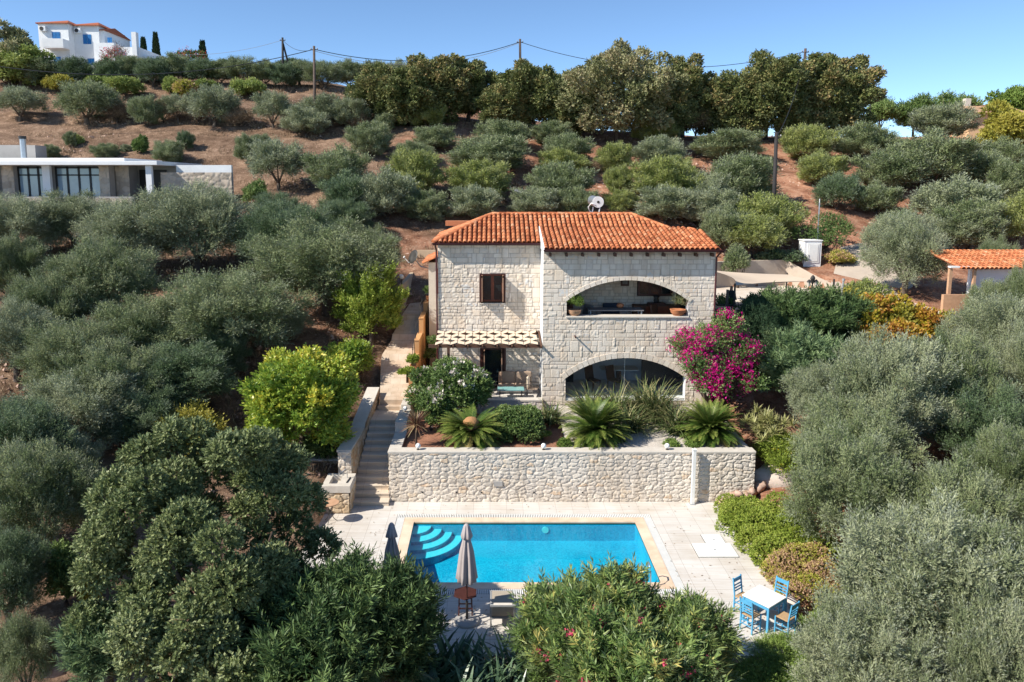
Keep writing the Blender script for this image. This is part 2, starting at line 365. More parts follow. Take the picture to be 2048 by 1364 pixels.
def roof_tiles(name, parent, O, u, v, W_, L_, lo, hi, seed=0, sp=.225, ex=.33, r=.088, lift=.02, mat_=None):
    """barrel tiles on the plane O + a*u + b*v ; lo(b), hi(b) bound a"""
    rng = np.random.default_rng(seed); u = np.array(u, float); v = np.array(v, float); n = np.cross(u, v); n /= np.linalg.norm(n)
    if n[2] < 0: n = -n
    O = np.array(O, float); quads = []; tones = []
    K = 6; ang = np.linspace(0, np.pi, K + 1)
    nc = int(W_ / sp) + 2; nr = int(math.ceil(L_ / ex))
    for j in range(nr):
        b0 = j * ex - .03; b1 = min(b0 + ex + .07, L_ + .02); bm = min((b0 + b1) / 2, L_)
        for i in range(-1, nc):
            a = i * sp + sp / 2
            if a < lo(bm) - .02 or a > hi(bm) + .02: continue
            jit = rng.normal(0, .005); t = np.clip(rng.normal(.55, .24), 0, 1); rr = [r * 1.08, r * .88]
            ring = []
            for q, bb in enumerate((b0, b1)):
                rad = rr[q]; l = lift + (.022 if q == 0 else 0)
                aa = a + jit + rad * np.cos(ang); aa = np.clip(aa, lo(max(min(bb, L_), 0)), hi(max(min(bb, L_), 0)))
                ring.append(O + aa[:, None]*u + bb*v + (l + rad * np.sin(ang) * .95)[:, None]*n)
            for k in range(K): quads.append([ring[0][k], ring[0][k+1], ring[1][k+1], ring[1][k]]); tones.append(t)
            # the thickness seen at the lower end
            for k in range(K):
                quads.append([ring[0][k], ring[0][k+1], ring[0][k+1] - n*.018, ring[0][k] - n*.018]); tones.append(max(0, t - .3))
    me = quads_mesh(name, np.array(quads), mat_ or M['roof'], {'tone': np.array(tones)})
    me.polygons.foreach_set('use_smooth', [True] * len(me.polygons))
    return link(name, me, parent)
def ridge_tiles(name, parent, runs, r=.11, seed=3):
    rng = np.random.default_rng(seed); quads = []; tones = []; K = 6; ang = np.linspace(-.25, np.pi + .25, K + 1)
    for (a, b) in runs:
        a = np.array(a, float); b = np.array(b, float); Ln = np.linalg.norm(b - a); d = (b - a) / Ln
        s = np.cross(d, [0, 0, 1.]); s /= np.linalg.norm(s); up = np.cross(s, d); m = max(1, int(Ln / .36)); st = Ln / m
        for i in range(m):
            p0 = a + d * (i * st - .03); p1 = a + d * ((i + 1) * st + .03); t = np.clip(rng.normal(.45, .2), 0, 1)
            R0 = p0 + (np.cos(ang)*r*1.1)[:, None]*s + (np.sin(ang)*r*.8 + .03)[:, None]*up
            R1 = p1 + (np.cos(ang)*r*.92)[:, None]*s + (np.sin(ang)*r*.68 + .025)[:, None]*up
            for k in range(K): quads.append([R0[k], R0[k+1], R1[k+1], R1[k]]); tones.append(t)
            quads.append([R0[0], R0[2], R0[4], R0[6]]); tones.append(max(0, t - .3))
    me = quads_mesh(name, np.array(quads), M['roof'], {'tone': np.array(tones)})
    return link(name, me, parent)
# ------------------------------------------------------------------ land mesh and its soil
def build_land():
    xs = np.concatenate([np.arange(-400, -90, 15), np.arange(-90, -24, 1.0), np.arange(-24, 30, .4), np.arange(30, 92, 1.0), np.arange(95, 401, 15)])
    ys = np.concatenate([np.arange(-60, 8, 4), np.arange(8, 56, .4), np.arange(56, 110, .8), np.arange(110, 500, 8)])
    X, Y = np.meshgrid(xs, ys); Z = land(X, Y); rng = np.random.default_rng(5)
    ny, nx = X.shape; nz = (vnoise(rng, ny, nx, 9) - .5) * .5 + (vnoise(rng, ny, nx, 3) - .5) * .16
    flat = ((X > -9.3) & (X < 10.3) & (Y > 17) & (Y < 42)) | ((X > 9) & (X < 40) & (Y > 34) & (Y < 50))
    # small field terraces on the slope behind
    tz = ((Z % 1.5) / 1.5); tz = (np.clip(tz * 2.2, 0, 1) - tz) * .6 * ((Y > 50) & (Y < 95))
    Z = Z + np.where(flat, 0, nz) + tz
    m, N, L, P = newmat('red_soil')
    g = N.new('ShaderNodeNewGeometry')
    n1 = noise(N, L, .11, 5, .6, g.outputs['Position']); n2 = noise(N, L, .9, 8, .78, g.outputs['Position']); n3 = noise(N, L, 7, 5, .75, g.outputs['Position'])
    red = ramp(N, [(.3, (.16, .07, .045)), (.48, (.36, .18, .115)), (.7, (.55, .35, .25))]); L.new(n2.outputs[0], red.inputs[0])
    dry = ramp(N, [(.3, (.10, .065, .045)), (.5, (.22, .145, .10)), (.72, (.38, .27, .20))]); L.new(n2.outputs[0], dry.inputs[0])
    sep = N.new('ShaderNodeSeparateXYZ'); L.new(g.outputs['Position'], sep.inputs[0])
    mr = N.new('ShaderNodeMapRange'); mr.inputs[1].default_value = -22; mr.inputs[2].default_value = 8; mr.inputs[3].default_value = .33; mr.inputs[4].default_value = -.12
    L.new(sep.outputs[0], mr.inputs[0]); ad = N.new('ShaderNodeMath'); ad.operation = 'ADD'; L.new(n1.outputs[0], ad.inputs[0]); L.new(mr.outputs[0], ad.inputs[1])
    fr = ramp(N, [(.45, (0, 0, 0)), (.62, (1, 1, 1))]); L.new(ad.outputs[0], fr.inputs[0])
    mx = N.new('ShaderNodeMix'); mx.data_type = 'RGBA'; L.new(fr.outputs[0], mx.inputs[0]); L.new(red.outputs[0], mx.inputs[6]); L.new(dry.outputs[0], mx.inputs[7])
    st = ramp(N, [(.56, (0, 0, 0)), (.64, (1, 1, 1))]); L.new(n3.outputs[0], st.inputs[0])
    mx2 = N.new('ShaderNodeMix'); mx2.data_type = 'RGBA'; L.new(st.outputs[0], mx2.inputs[0]); L.new(mx.outputs[2], mx2.inputs[6]); mx2.inputs[7].default_value = (.52, .38, .28, 1)
    n4 = noise(N, L, .33, 5, .7, g.outputs['Position'], .8); r4 = ramp(N, [(.34, (.55, .5, .46)), (.6, (1.12, 1.08, 1.04))]); L.new(n4.outputs[0], r4.inputs[0]); mx3 = N.new('ShaderNodeMix'); mx3.data_type = 'RGBA'; mx3.blend_type = 'MULTIPLY'; mx3.inputs[0].default_value = 1; L.new(mx2.outputs[2], mx3.inputs[6]); L.new(r4.outputs[0], mx3.inputs[7])
    L.new(mx3.outputs[2], P.inputs['Base Color']); P.inputs['Roughness'].default_value = .95; P.inputs['Specular IOR Level'].default_value = .15
    b = N.new('ShaderNodeBump'); b.inputs['Strength'].default_value = .8; b.inputs['Distance'].default_value = .12
    ah = N.new('ShaderNodeMath'); L.new(n2.outputs[0], ah.inputs[0]); L.new(n3.outputs[0], ah.inputs[1]); L.new(ah.outputs[0], b.inputs['Height']); L.new(b.outputs[0], P.inputs['Normal'])
    M['soil'] = m
    me = grid_mesh('hillside_ground', np.stack([X, Y, Z], -1), np.ones((ny-1, nx-1), bool), m)
    me.polygons.foreach_set('use_smooth', [True] * len(me.polygons))
    props(link('hillside_ground', me), 'red brown stony hillside soil', None, kind='structure')
build_land()
# ------------------------------------------------------------------ pool terrace paving with the pool opening
def paving(name, w=.62, h=.62, c=((.66, .635, .605), (.59, .56, .525)), joint=(.38, .34, .3), streak=True, off=0, bump=.2, ms=.006):
    m, N, L, P = newmat(name); g = N.new('ShaderNodeNewGeometry')
    bt = N.new('ShaderNodeTexBrick'); L.new(g.outputs['Position'], bt.inputs[0]); bt.offset = off; bt.inputs['Scale'].default_value = 1
    bt.inputs['Brick Width'].default_value = w; bt.inputs['Row Height'].default_value = h; bt.inputs['Mortar Size'].default_value = ms
    bt.inputs['Color1'].default_value = c[0] + (1,); bt.inputs['Color2'].default_value = c[1] + (1,); bt.inputs['Mortar'].default_value = joint + (1,)
    bt.inputs['Mortar Smooth'].default_value = .3; bt.inputs['Bias'].default_value = -.2
    mp = N.new('ShaderNodeMapping'); mp.inputs['Scale'].default_value = (.7, 14, 1) if streak else (2, 2, 2); L.new(g.outputs['Position'], mp.inputs[0])
    n = noise(N, L, 1, 5, .6, mp.outputs[0]); r = ramp(N, [(.35, (.9, .86, .82)), (.6, (1, 1, 1))]); L.new(n.outputs[0], r.inputs[0])
    n2 = noise(N, L, .5, 4, .6, g.outputs['Position']); r2 = ramp(N, [(.34, (.86, .82, .77)), (.55, (1, 1, 1))]); L.new(n2.outputs[0], r2.inputs[0])
    a = N.new('ShaderNodeMix'); a.data_type = 'RGBA'; a.blend_type = 'MULTIPLY'; a.inputs[0].default_value = 1; L.new(bt.outputs[0], a.inputs[6]); L.new(r.outputs[0], a.inputs[7])
    a2 = N.new('ShaderNodeMix'); a2.data_type = 'RGBA'; a2.blend_type = 'MULTIPLY'; a2.inputs[0].default_value = 1; L.new(a.outputs[2], a2.inputs[6]); L.new(r2.outputs[0], a2.inputs[7])
    L.new(a2.outputs[2], P.inputs['Base Color']); P.inputs['Roughness'].default_value = .65; P.inputs['Specular IOR Level'].default_value = .25
    return m
M['deck'] = paving('travertine_paving')
PX0, PX1, PY0, PY1 = -2.75, 5.25, 21.5, 25.65
def ringquads(b, x0, x1, y0, y1, w, z, mi=0, t=.1):
    b.box(x0-w, y1, z-t, x1+w, y1+w, z, mi); b.box(x0-w, y0-w, z-t, x1+w, y0, z, mi)
    b.box(x0-w, y0, z-t, x0, y1, z, mi); b.box(x1, y0, z-t, x1+w, y1, z, mi)
b = MB(); e = .66; zt = 0
b.box(-6.4, 17.9, -.2, PX0-e, 27.4, zt); b.box(PX1+e, 17.9, -.2, 8.65, 27.4, zt)
b.box(PX0-e, PY1+e, -.2, PX1+e, 27.4, zt); b.box(PX0-e, 17.9, -.2, PX1+e, PY0-e, zt)
props(b.build('pool_deck_paving', M['deck']), 'pale travertine paving around the pool', kind='structure')
# --- swimming pool
pool = thing('swimming_pool', 'rectangular blue swimming pool with curved corner steps set in the pale deck', 'swimming pool', (0, 0, 0))
def mosaic(name, c1, c2):
    m, N, L, P = newmat(name); g = N.new('ShaderNodeNewGeometry')
    v = N.new('ShaderNodeTexVoronoi'); v.inputs['Scale'].default_value = 22; L.new(g.outputs['Position'], v.inputs[0]); v.distance = 'CHEBYCHEV'; v.inputs['Randomness'].default_value = .25
    sp = N.new('ShaderNodeSeparateColor'); L.new(v.outputs['Color'], sp.inputs[0])
    n = noise(N, L, .9, 4, .6, g.outputs['Position'])
    ad = N.new('ShaderNodeMath'); ad.operation = 'MULTIPLY_ADD'; ad.inputs[1].default_value = .5; L.new(sp.outputs[0], ad.inputs[0]); L.new(n.outputs[0], ad.inputs[2])
    r = ramp(N, [(.35, c1), (.95, c2)]); L.new(ad.outputs[0], r.inputs[0]); L.new(r.outputs[0], P.inputs['Base Color']); P.inputs['Roughness'].default_value = .5
    return m
M['mosaic'] = mosaic('blue_glass_mosaic', (.005, .27, .44), (.08, .44, .60))
M['mosaic_step'] = mosaic('pale_blue_mosaic', (.35, .62, .70), (.5, .7, .76))
WZ = -.09
b = MB(); zb = -.72
prof = [(PY1, zb), (24.35, zb - .02), (23.2, -1.05), (PY0, -1.15)]
for i in range(3):
    (ya, za), (yb, zc) = prof[i], prof[i+1]
    b.add([(PX0, ya, za), (PX1, ya, za), (PX1, yb, zc), (PX0, yb, zc)], [(0, 1, 2, 3)])
b.add([(PX0, PY1, zb), (PX1, PY1, zb), (PX1, PY1, -.05), (PX0, PY1, -.05)], [(0, 1, 2, 3)])
b.add([(PX0, PY0, -1.15), (PX1, PY0, -1.15), (PX1, PY0, -.05), (PX0, PY0, -.05)], [(0, 1, 2, 3)])
for X in (PX0, PX1):
    b.add([(X, y, z) for y, z in prof] + [(X, PY0, -.05), (X, PY1, -.05)], [(0, 1, 2, 3, 4, 5)])
b.build('basin', M['mosaic'], pool)
cx_, cy_ = PX0, PY1
rad = [.62, 1.0, 1.37, 1.75]; tops = [-.16, -.27, -.39, -.52]
for k in range(4):
    b = MB(); n = 18; ri = 0 if k == 0 else rad[k-1] - .01; ro = rad[k]
    def arcp(r_, z_): return [(cx_ + r_*math.cos(t*math.pi/2/n), cy_ - r_*math.sin(t*math.pi/2/n), z_) for t in range(n+1)]
    o_t, i_t, o_b = arcp(ro, tops[k]), arcp(max(ri, .001), tops[k]), arcp(ro, -.8)
    vs = o_t + i_t + o_b; m_ = n + 1
    lip = arcp(ro - .03, tops[k] + .002)
    b.add(vs, [(t, t+1, m_+t+1, m_+t) for t in range(n)], 0); b.add(vs, [(t, t+1, 2*m_+t+1, 2*m_+t) for t in range(n)], 1)
    b.build('curved_step', [M['mosaic_step'], M['mosaic']], pool)
b = MB(); b.tube([(2.0, PY1-.002, -.3), (2.0, PY1-.03, -.3)], .12, 20)
b.build('pool_light', [M['white'], M['metal']], pool)
for (px, py) in ((.35, 22.5), (1.75, 23.1), (-1.55, 22.9)):
    b = MB(); zz = np.interp(-py, [-25.65, -24.35, -23.2, -21.5], [-.72, -.74, -1.05, -1.15]); b.lathe([(.11, 0), (.11, .02), (.05, .03)], 16, (px, py, zz)); b.build('floor_drain', M['white'], pool)
m, N, L, P = newmat('pool_water')
P.inputs['Base Color'].default_value = (.0, .25, .4, 1); P.inputs['Roughness'].default_value = .03
g = N.new('ShaderNodeNewGeometry'); n = noise(N, L, 3.5, 3, .5, g.outputs['Position'], .6); bp = N.new('ShaderNodeBump'); bp.inputs['Strength'].default_value = .12; bp.inputs['Distance'].default_value = .05
L.new(n.outputs[0], bp.inputs['Height'])
gl = N.new('ShaderNodeBsdfGlossy'); gl.inputs['Roughness'].default_value = .02; L.new(bp.outputs[0], gl.inputs['Normal'])
tr = N.new('ShaderNodeBsdfTransparent'); tr.inputs[0].default_value = (.3, .93, .98, 1)
vd = N.new('ShaderNodeVectorMath'); vd.operation = 'DOT_PRODUCT'; L.new(g.outputs['Incoming'], vd.inputs[0]); L.new(bp.outputs[0], vd.inputs[1])
def mth(op, a, b=None):
    q = N.new('ShaderNodeMath'); q.operation = op
    for i, v in enumerate((a, b)):
        if v is None: continue
        if isinstance(v, (int, float)): q.inputs[i].default_value = v
        else: L.new(v, q.inputs[i])
    return q.outputs[0]
cs = mth('ABSOLUTE', vd.outputs['Value']); p5 = mth('POWER', mth('SUBTRACT', 1.0, cs), 5.0)
class _F: outputs = [mth('ADD', mth('MULTIPLY', p5, .9), .02)]
fz = _F
ms = N.new('ShaderNodeMixShader'); L.new(fz.outputs[0], ms.inputs[0]); L.new(tr.outputs[0], ms.inputs[1]); L.new(gl.outputs[0], ms.inputs[2]); L.new(ms.outputs[0], N['Material Output'].inputs[0])
M['water'] = m
link('pool_water', quads_mesh('pool_water', np.array([[(PX0, PY0, WZ), (PX1, PY0, WZ), (PX1, PY1, WZ), (PX0, PY1, WZ)]]), M['water']), pool)
M['peach_tile'] = paving('peach_pool_coping', .31, .31, ((.78, .62, .48), (.74, .57, .43)), (.66, .53, .42), False)
b = MB(); ringquads(b, PX0, PX1, PY0, PY1, .36, .006); b.build('coping', M['peach_tile'], pool)
# overflow grating: slats over a dark channel
b = MB(); x0, x1, y0, y1 = PX0-.37, PX1+.37, PY0-.37, PY1+.37; w = .27
ringquads(b, x0, x1, y0, y1, w, -.03, 1, .05)
st = .062; sw = .036
for y_a in (y0 - w, y1):
    x = x0 - w
    while x < x1 + w: b.box(x, y_a, -.02, x + sw, y_a + w, .004); x += st
for x_a in (x0 - w, x1):
    y = y0
    while y < y1: b.box(x_a, y, -.02, x_a + w, y + sw, .004); y += st
b.build('overflow_grating', [M['white'], M['dark_metal']], pool)
# ladder
lad = thing('pool_ladder', 'stainless steel pool ladder with two arched handrails at the near right corner', 'ladder', (0, 0, 0))
for X in (4.25, 4.85):
    b = MB(); b.tube([(X, PY0 - .3, 0), (X, PY0 - .28, .45), (X, PY0 - .15, .62), (X, PY0 + .02, .64), (X, PY0 + .16, .5), (X, PY0 + .2, 0), (X, PY0 + .2, -.9)], .022, 8); b.build('handrail', M['metal'], lad, True)
for z in (-.25, -.5, -.75):
    b = MB(); b.box(4.25, PY0 + .16, z, 4.85, PY0 + .26, z + .03); b.build('tread', M['metal'], lad)
# hatches
for (a, c, d, lab) in (((1415, 1092), (1440, 1070), .004, 'small white square access cover flush in the paving'), ((1398, 1115), (1460, 1089), .03, 'larger white access cover with a raised edge in the paving')):
    p, q = at(a[0], a[1], 21), at(c[0], c[1], 21)
    def gnd(px, py):
        r_ = ray(px, py); return r_.x / -r_.z * CAMH, r_.y / -r_.z * CAMH
    (xa, ya), (xb, yb) = gnd(*a), gnd(*c)
    if xb < xa + .3: xb = xa + .75
    h_ = thing('access_cover', lab, 'access cover', ((xa+xb)/2, (ya+yb)/2, 0)); cw, cd = (xb-xa)/2, (yb-ya)/2
    b = MB(); b.box(-cw-.02, -cd-.02, .001, cw+.02, cd+.02, .003); b.build('frame', M['dark_metal'], h_)
    b = MB(); b.box(-cw, -cd, .002, cw, cd, .012 + d); b.build('lid', M['white'], h_)
    b = MB(); b.tube([(-.03, 0, .02+d), (.03, 0, .02+d)], .012, 6); b.build('handle', M['metal'], h_)
# ------------------------------------------------------------------ retaining wall, garden bed, stairs
rw = thing('stone_retaining_wall', 'long pale rubble stone retaining wall with flat coping behind the pool', 'wall', (0, 0, 0))
RWX0, RWX1, RWY, RWZ = -3.86, 10.1, 27.4, 2.02
panel('stone_face', rw, (RWX0, RWY, 0), (1, 0, 0), RWX1-RWX0, RWZ-.08, M['rubble'], 'rubble', 11, .024, cw=.33, ch=.155, relief=.028)
panel('stone_face', rw, (RWX0, 32.4, 0), (0, -1, 0), 5.0, RWZ-.08, M['rubble'], 'rubble', 12, .04, cw=.33, ch=.19, relief=.03)
b = MB(); b.box(RWX0+.02, RWY+.02, -.3, RWX1, RWY+.4, RWZ-.1); b.box(RWX0+.02, RWY+.4, -.3, RWX0+.4, 32.4, RWZ-.1); b.build('core', M['concrete'], rw)
b = MB(); b.box(RWX0-.03, RWY-.04, RWZ-.09, RWX1+.02, RWY+.43, RWZ); b.box(RWX0-.03, RWY+.432, RWZ-.09, RWX0+.45, 29.6, RWZ)
b.box(RWX0-.03, 29.6, RWZ-.09, RWX0+.45, 29.95, RWZ+.42); b.box(RWX0-.03, 29.952, RWZ+.33, RWX0+.45, 31.4, RWZ+.42); b.box(RWX0-.0, 31.5, RWZ-.09, RWX0+.42, 32.5, RWZ+.6)
b.build('coping', M['coping'], rw, bevel=.012)
b = MB()
for px in (845, 913, 963, 1068, 1165): 
    p = at(px, 985, RWY - .05); b.tube([(p.x, RWY-.06, p.z), (p.x, RWY+.1, p.z)], .03, 8)
b.build('weep_pipe', M['black'], rw)
p = at(996, 968, RWY - .07); b = MB(); b.box(p.x-.17, RWY-.07, p.z-.1, p.x+.17, RWY, p.z+.1); b.build('grey_slab', M['grey_conc'], rw)
# bed surface
def sheet(name, x0, x1, y0, y1, zf, mat_, res=.12, amp=.05, seed=1, label=None, kind='structure'):
    nx = int((x1-x0)/res)+2; ny = int((y1-y0)/res)+2; X, Y = np.meshgrid(np.linspace(x0, x1, nx), np.linspace(y0, y1, ny)); rng = np.random.default_rng(seed)
    Z = zf(X, Y) + (vnoise(rng, ny, nx, 3) - .5) * amp
    me = grid_mesh(name, np.stack([X, Y, Z], -1), np.ones((ny-1, nx-1), bool), mat_); me.polygons.foreach_set('use_smooth', [True]*len(me.polygons))
    return props(link(name, me), label, kind=kind)
M['mulch'] = plain('bark_mulch', (.42, .2, .12), (.2, .09, .055), .95, 24, .9, bscale=30)
M['gravel'] = plain('white_gravel', (.66, .6, .53), (.42, .37, .32), .95, 22, .9, bscale=28)
sheet('mulch_bed', RWX0+.4, 3.0, RWY+.38, 32.65, lambda X, Y: 1.86 + 0*X, M['mulch'], seed=2, label='reddish bark mulch bed')
sheet('gravel_bed', 3.0, 10.1, RWY+.38, 32.8, lambda X, Y: 1.86 + (Y-27.5)*.06, M['gravel'], seed=3, label='white gravel bed in front of the house')
# the stairs
stair = thing('stone_stairs', 'pale stone stairs climbing from the pool deck beside the retaining wall', 'stairs', (0, 0, 0))
M['stair'] = paving('stair_stone', .7, 5, ((.66, .57, .47), (.62, .53, .44)), (.45, .37, .29), True)
NS = 12; y0 = 27.0; dy = .36; dz = .175
for k in range(NS):
    b = MB(); ya = y0 + k*dy; xl = -5.33 + .02*k; b.box(xl, ya, k*dz - (.3 if k else .1), RWX0 - .005 if k else RWX0+.02, ya + dy + .04, (k+1)*dz - .035)
    b.box(xl, ya - .025, (k+1)*dz - .034, RWX0 - .002 if k else RWX0+.02, ya + dy + .04, (k+1)*dz); b.build('step', M['stair'], stair)
yt = y0 + NS*dy; zt = NS*dz
b = MB(); b.box(-5.1, yt + .02, zt - .4, -3.45, yt + 1.3, zt + .002); b.build('landing', M['stair'], stair)
# wall on the left of the stairs, its top following the climb
lw = thing('stair_side_wall', 'rubble stone wall with pale coping along the left of the stairs', 'wall', (0, 0, 0))
pts = [(27.55, 2.0, -5.35), (30.1, 2.05, -5.25), (30.3, 2.2, -5.25), (33.1, 2.95, -5.05)]
topz = lambda yy: np.interp(yy, [q[0] for q in pts], [q[1] for q in pts])
Ls = 33.1 - 27.55
panel('stone_face', lw, (-5.35, 27.55, 0), (.05, 1, 0), Ls, 3.0, M['rubble_warm'], 'rubble', 21, .03, vtop=lambda U: topz(27.55+U)-.06, cw=.3, ch=.2, relief=.03)
panel('stone_face', lw, (-5.82, 27.55, 0), (1, 0, 0), .5, 1.95, M['rubble'], 'rubble', 22, .025, cw=.25, ch=.2, relief=.03)
b = MB()
for i in range(3):
    (ya, za, xa), (yb, zb_, xb) = pts[i], pts[i+1]
    for (o1, o2, lo_, hi_, mi) in ((-.47, -.02, -2.2, -.08, 0), (-.52, .03, -.08, 0, 1)):
        vs = [(xa+o1, ya, za+lo_), (xa+o2, ya, za+lo_), (xb+o2, yb, zb_+lo_), (xb+o1, yb, zb_+lo_), (xa+o1, ya, za+hi_), (xa+o2, ya, za+hi_), (xb+o2, yb, zb_+hi_), (xb+o1, yb, zb_+hi_)]
        b.add(vs, [(0,3,2,1), (4,5,6,7), (0,1,5,4), (1,2,6,5), (2,3,7,6), (3,0,4,7)], mi)
b.build('coping', [M['rubble_grey'], M['coping']], lw)
# low warm stone wall left of it
gw = thing('garden_stone_wall', 'low warm orange stone garden wall between the big tree and the stairs', 'wall', (0, 0, 0))
panel('stone_face', gw, (-9.6, 28.5, .0), (1, 0, 0), 3.8, 1.25, M['rubble_warm'], 'rubble', 31, .03, cw=.4, ch=.28, relief=.035)
b = MB(); b.box(-9.6, 28.5, -.2, -5.84, 28.85, 1.2); b.box(-9.62, 28.46, 1.21, -5.84, 28.88, 1.28, 1); b.build('core', [M['concrete'], M['coping']], gw)
# outdoor sink counter
sk = thing('outdoor_sink_counter', 'stone outdoor counter with a pale sink top at the foot of the stairs', 'sink', (0, 0, 0))
panel('stone_face', sk, (-6.15, 26.35, 0), (1, 0, 0), .95, .82, M['rubble_warm'], 'rubble', 41, .025, cw=.35, ch=.25, relief=.03)
panel('stone_face', sk, (-5.2, 26.35, 0), (.0, 1, 0), 1.2, .82, M['rubble_warm'], 'rubble', 42, .025, cw=.3, ch=.22, relief=.03)
b = MB(); b.box(-6.15, 26.36, 0, -5.22, 27.54, .82); b.build('base', M['concrete'], sk)
b = MB(); X0, X1, Y0, Y1, Z0, Z1 = -6.2, -5.15, 26.3, 27.54, .825, 1.08
b.box(X0, Y0, Z0, X1, Y0+.25, Z1); b.box(X0, Y1-.25, Z0, X1, Y1, Z1); b.box(X0, Y0+.25, Z0, X0+.22, Y1-.25, Z1); b.box(X1-.45, Y0+.25, Z0, X1, Y1-.25, Z1); b.box(X0+.22, Y0+.25, Z0, X1-.45, Y1-.25, Z0+.06)
b.build('sink_top', M['coping'], sk)
b = MB(); b.tube([(-5.4, 27.1, 1.08), (-5.4, 27.1, 1.4), (-5.45, 27.02, 1.45), (-5.55, 26.95, 1.38)], .015, 8); b.build('tap', M['metal'], sk)
b = MB(); b.bar((-5.33, 26.6, 1.1), (-5.28, 27.1, 1.1), .04, .03); b.build('utensil_rest', M['dark_metal'], sk)
# stone path rising beside the house + orange stepped wall
M['crazy'] = paving('crazy_stone_paving', .45, .37, ((.60, .5, .4), (.5, .38, .28)), (.36, .28, .21), False, off=.37)
pth = [(32.62, 2.5), (34.3, 2.9), (34.5, 3.15), (36.0, 3.5), (36.2, 3.75), (37.8, 4.15), (38.0, 4.4), (39.8, 4.85), (40.0, 5.1), (43.5, 5.45), (49.5, 6.0)]
b = MB()
def pxl(y): return np.interp(y, [32.6, 36, 38.5, 41, 49.5], [-4.95, -5.35, -4.95, -4.6, -4.2]); 
def pxr(y): return np.interp(y, [32.6, 41, 42, 49.5], [-3.75, -3.55, -2.5, -2.5])
for i in range(len(pth)-1):
    (ya, za), (yb, zb_) = pth[i], pth[i+1]
    A = (float(pxl(ya)), ya, za); B = (float(pxr(ya)), ya, za); C = (float(pxr(yb)), yb, zb_); D_ = (float(pxl(yb)), yb, zb_)
    lo = lambda p: (p[0], p[1], p[2]-.9)
    b.add([A, B, C, D_, lo(A), lo(B), lo(C), lo(D_)], [(0,1,2,3), (0,4,5,1), (1,5,6,2), (3,2,6,7), (0,3,7,4)])
b.box(-5.0, 32.3, 1.8, -3.75, 32.62, 2.28)
props(b.build('garden_path', M['crazy']), 'stone path stepping up beside the house', kind='structure')
ow = thing('stepped_orange_wall', 'orange plastered stepped wall between the rising path and the lower walkway', 'wall', (0, 0, 0))
segs = [(32.6, 33.2, 2.85), (33.2, 34.2, 3.35), (34.2, 35.4, 3.95), (35.4, 37.2, 4.6), (37.2, 39.2, 5.35), (39.2, 40.6, 5.8)]
b = MB()
for k, (ya, yb, z) in enumerate(segs):
    xo = -3.72 + (ya-32.6)*.03; b.box(xo, ya, 1.9, xo+.22, yb, z)
    b.box(xo-.015, ya-.02, z+.001, xo+.235, yb-.02, z+.05)
b.build('wall_block', M['orange_plaster'], ow)
for k, (ya, yb, z) in enumerate(segs[2:5]):
    xo = -3.72 + (ya-32.6)*.03 + .05; r_ = MB()
    for y in (ya+.15, yb-.25): r_.tube([(xo, y, z), (xo, y, z+.75)], .014, 6)
    for zz in (.75, .4): r_.tube([(xo, ya+.15, z+zz), (xo, yb-.25, z+zz)], .014, 6)
    r_.tube([(xo, ya+.15, z+.75), (xo, ya-.05, z+.5)], .014, 6)
    r_.build('iron_rail', M['dark_metal'], ow)
M['warm_crazy'] = paving('warm_crazy_paving', .5, .42, ((.58, .36, .2), (.5, .3, .17)), (.4, .24, .14), False, off=.4)
b = MB(); b.box(-3.7, 32.5, 1.9, -2.42, 42, 2.36); props(b.build('lower_walkway', M['warm_crazy']), 'warm stone walkway along the left side of the house', kind='structure')
b = MB(); b.box(-2.42, 33.0, 1.8, 2.35, 34.7, 2.4); props(b.build('patio_floor', M['deck']), 'pale patio floor under the pergola', kind='structure')
lpw = thing('patio_edge_wall', 'low stone edge wall with white coping in front of the patio', 'wall', (0, 0, 0))
panel('stone_face', lpw, (-.9, 32.6, 1.8), (1, 0, 0), 3.25, .62, M['rubble'], 'rubble', 51, .025, cw=.3, ch=.2, relief=.02)
b = MB(); b.box(-.9, 32.62, 1.8, 2.35, 32.98, 2.42); b.box(-.92, 32.56, 2.43, 2.349, 33.0, 2.5, 1); b.build('coping', [M['concrete'], M['coping']], lpw)
# ------------------------------------------------------------------ the stone house
H = thing('stone_villa', 'two storey pale stone villa with arched openings and orange barrel tile roof', 'house', (0, 0, 0))
LX0, LX1, LY, BY = -2.42, 2.35, 34.65, 40.2
RX0, RX1, RY = 2.35, 9.92, 32.85
ZB, ZR, ZL = 2.2, 9.12, 9.38
AXC, AHS, ARISE = 6.1, 2.7, .93
AR = (AHS**2 + ARISE**2) / (2*ARISE)
def arch_hole(zs, z0, grow=0.0):
    """opening with segmental head: springing at zs, floor at z0 (world z)"""
    def f(X, Z):
        zc = zs + ARISE - AR
        return (np.abs(X-AXC) < AHS + grow*.0) & (Z > z0) & (Z < zs) | ((X-AXC)**2 + (Z-zc)**2 < (AR+grow)**2) & (Z >= zs) & (np.abs(X-AXC) < AHS + grow)
    return f
hu, hl = arch_hole(6.95, 6.25, .1), arch_hole(3.44, 2.4, .12)
panel('stone_front', H, (RX0, RY, ZB), (1, 0, 0), RX1-RX0, ZR-ZB, M['ashlar'], 'ashlar', 101, .025,
      hole=lambda U, V: hu(U+RX0, V+ZB) | hl(U+RX0, V+ZB), relief=.012)
def rect_hole(rs):
    def f(U, V):
        k = np.zeros(U.shape, bool)
        for (x0, x1, z0, z1) in rs: k |= (U+LX0 > x0) & (U+LX0 < x1) & (V+ZB > z0) & (V+ZB < z1)
        return k
    return f
WU = (-.49, .72, 6.57, 7.96); WD = (-.47, .75, 2.45, 4.42)
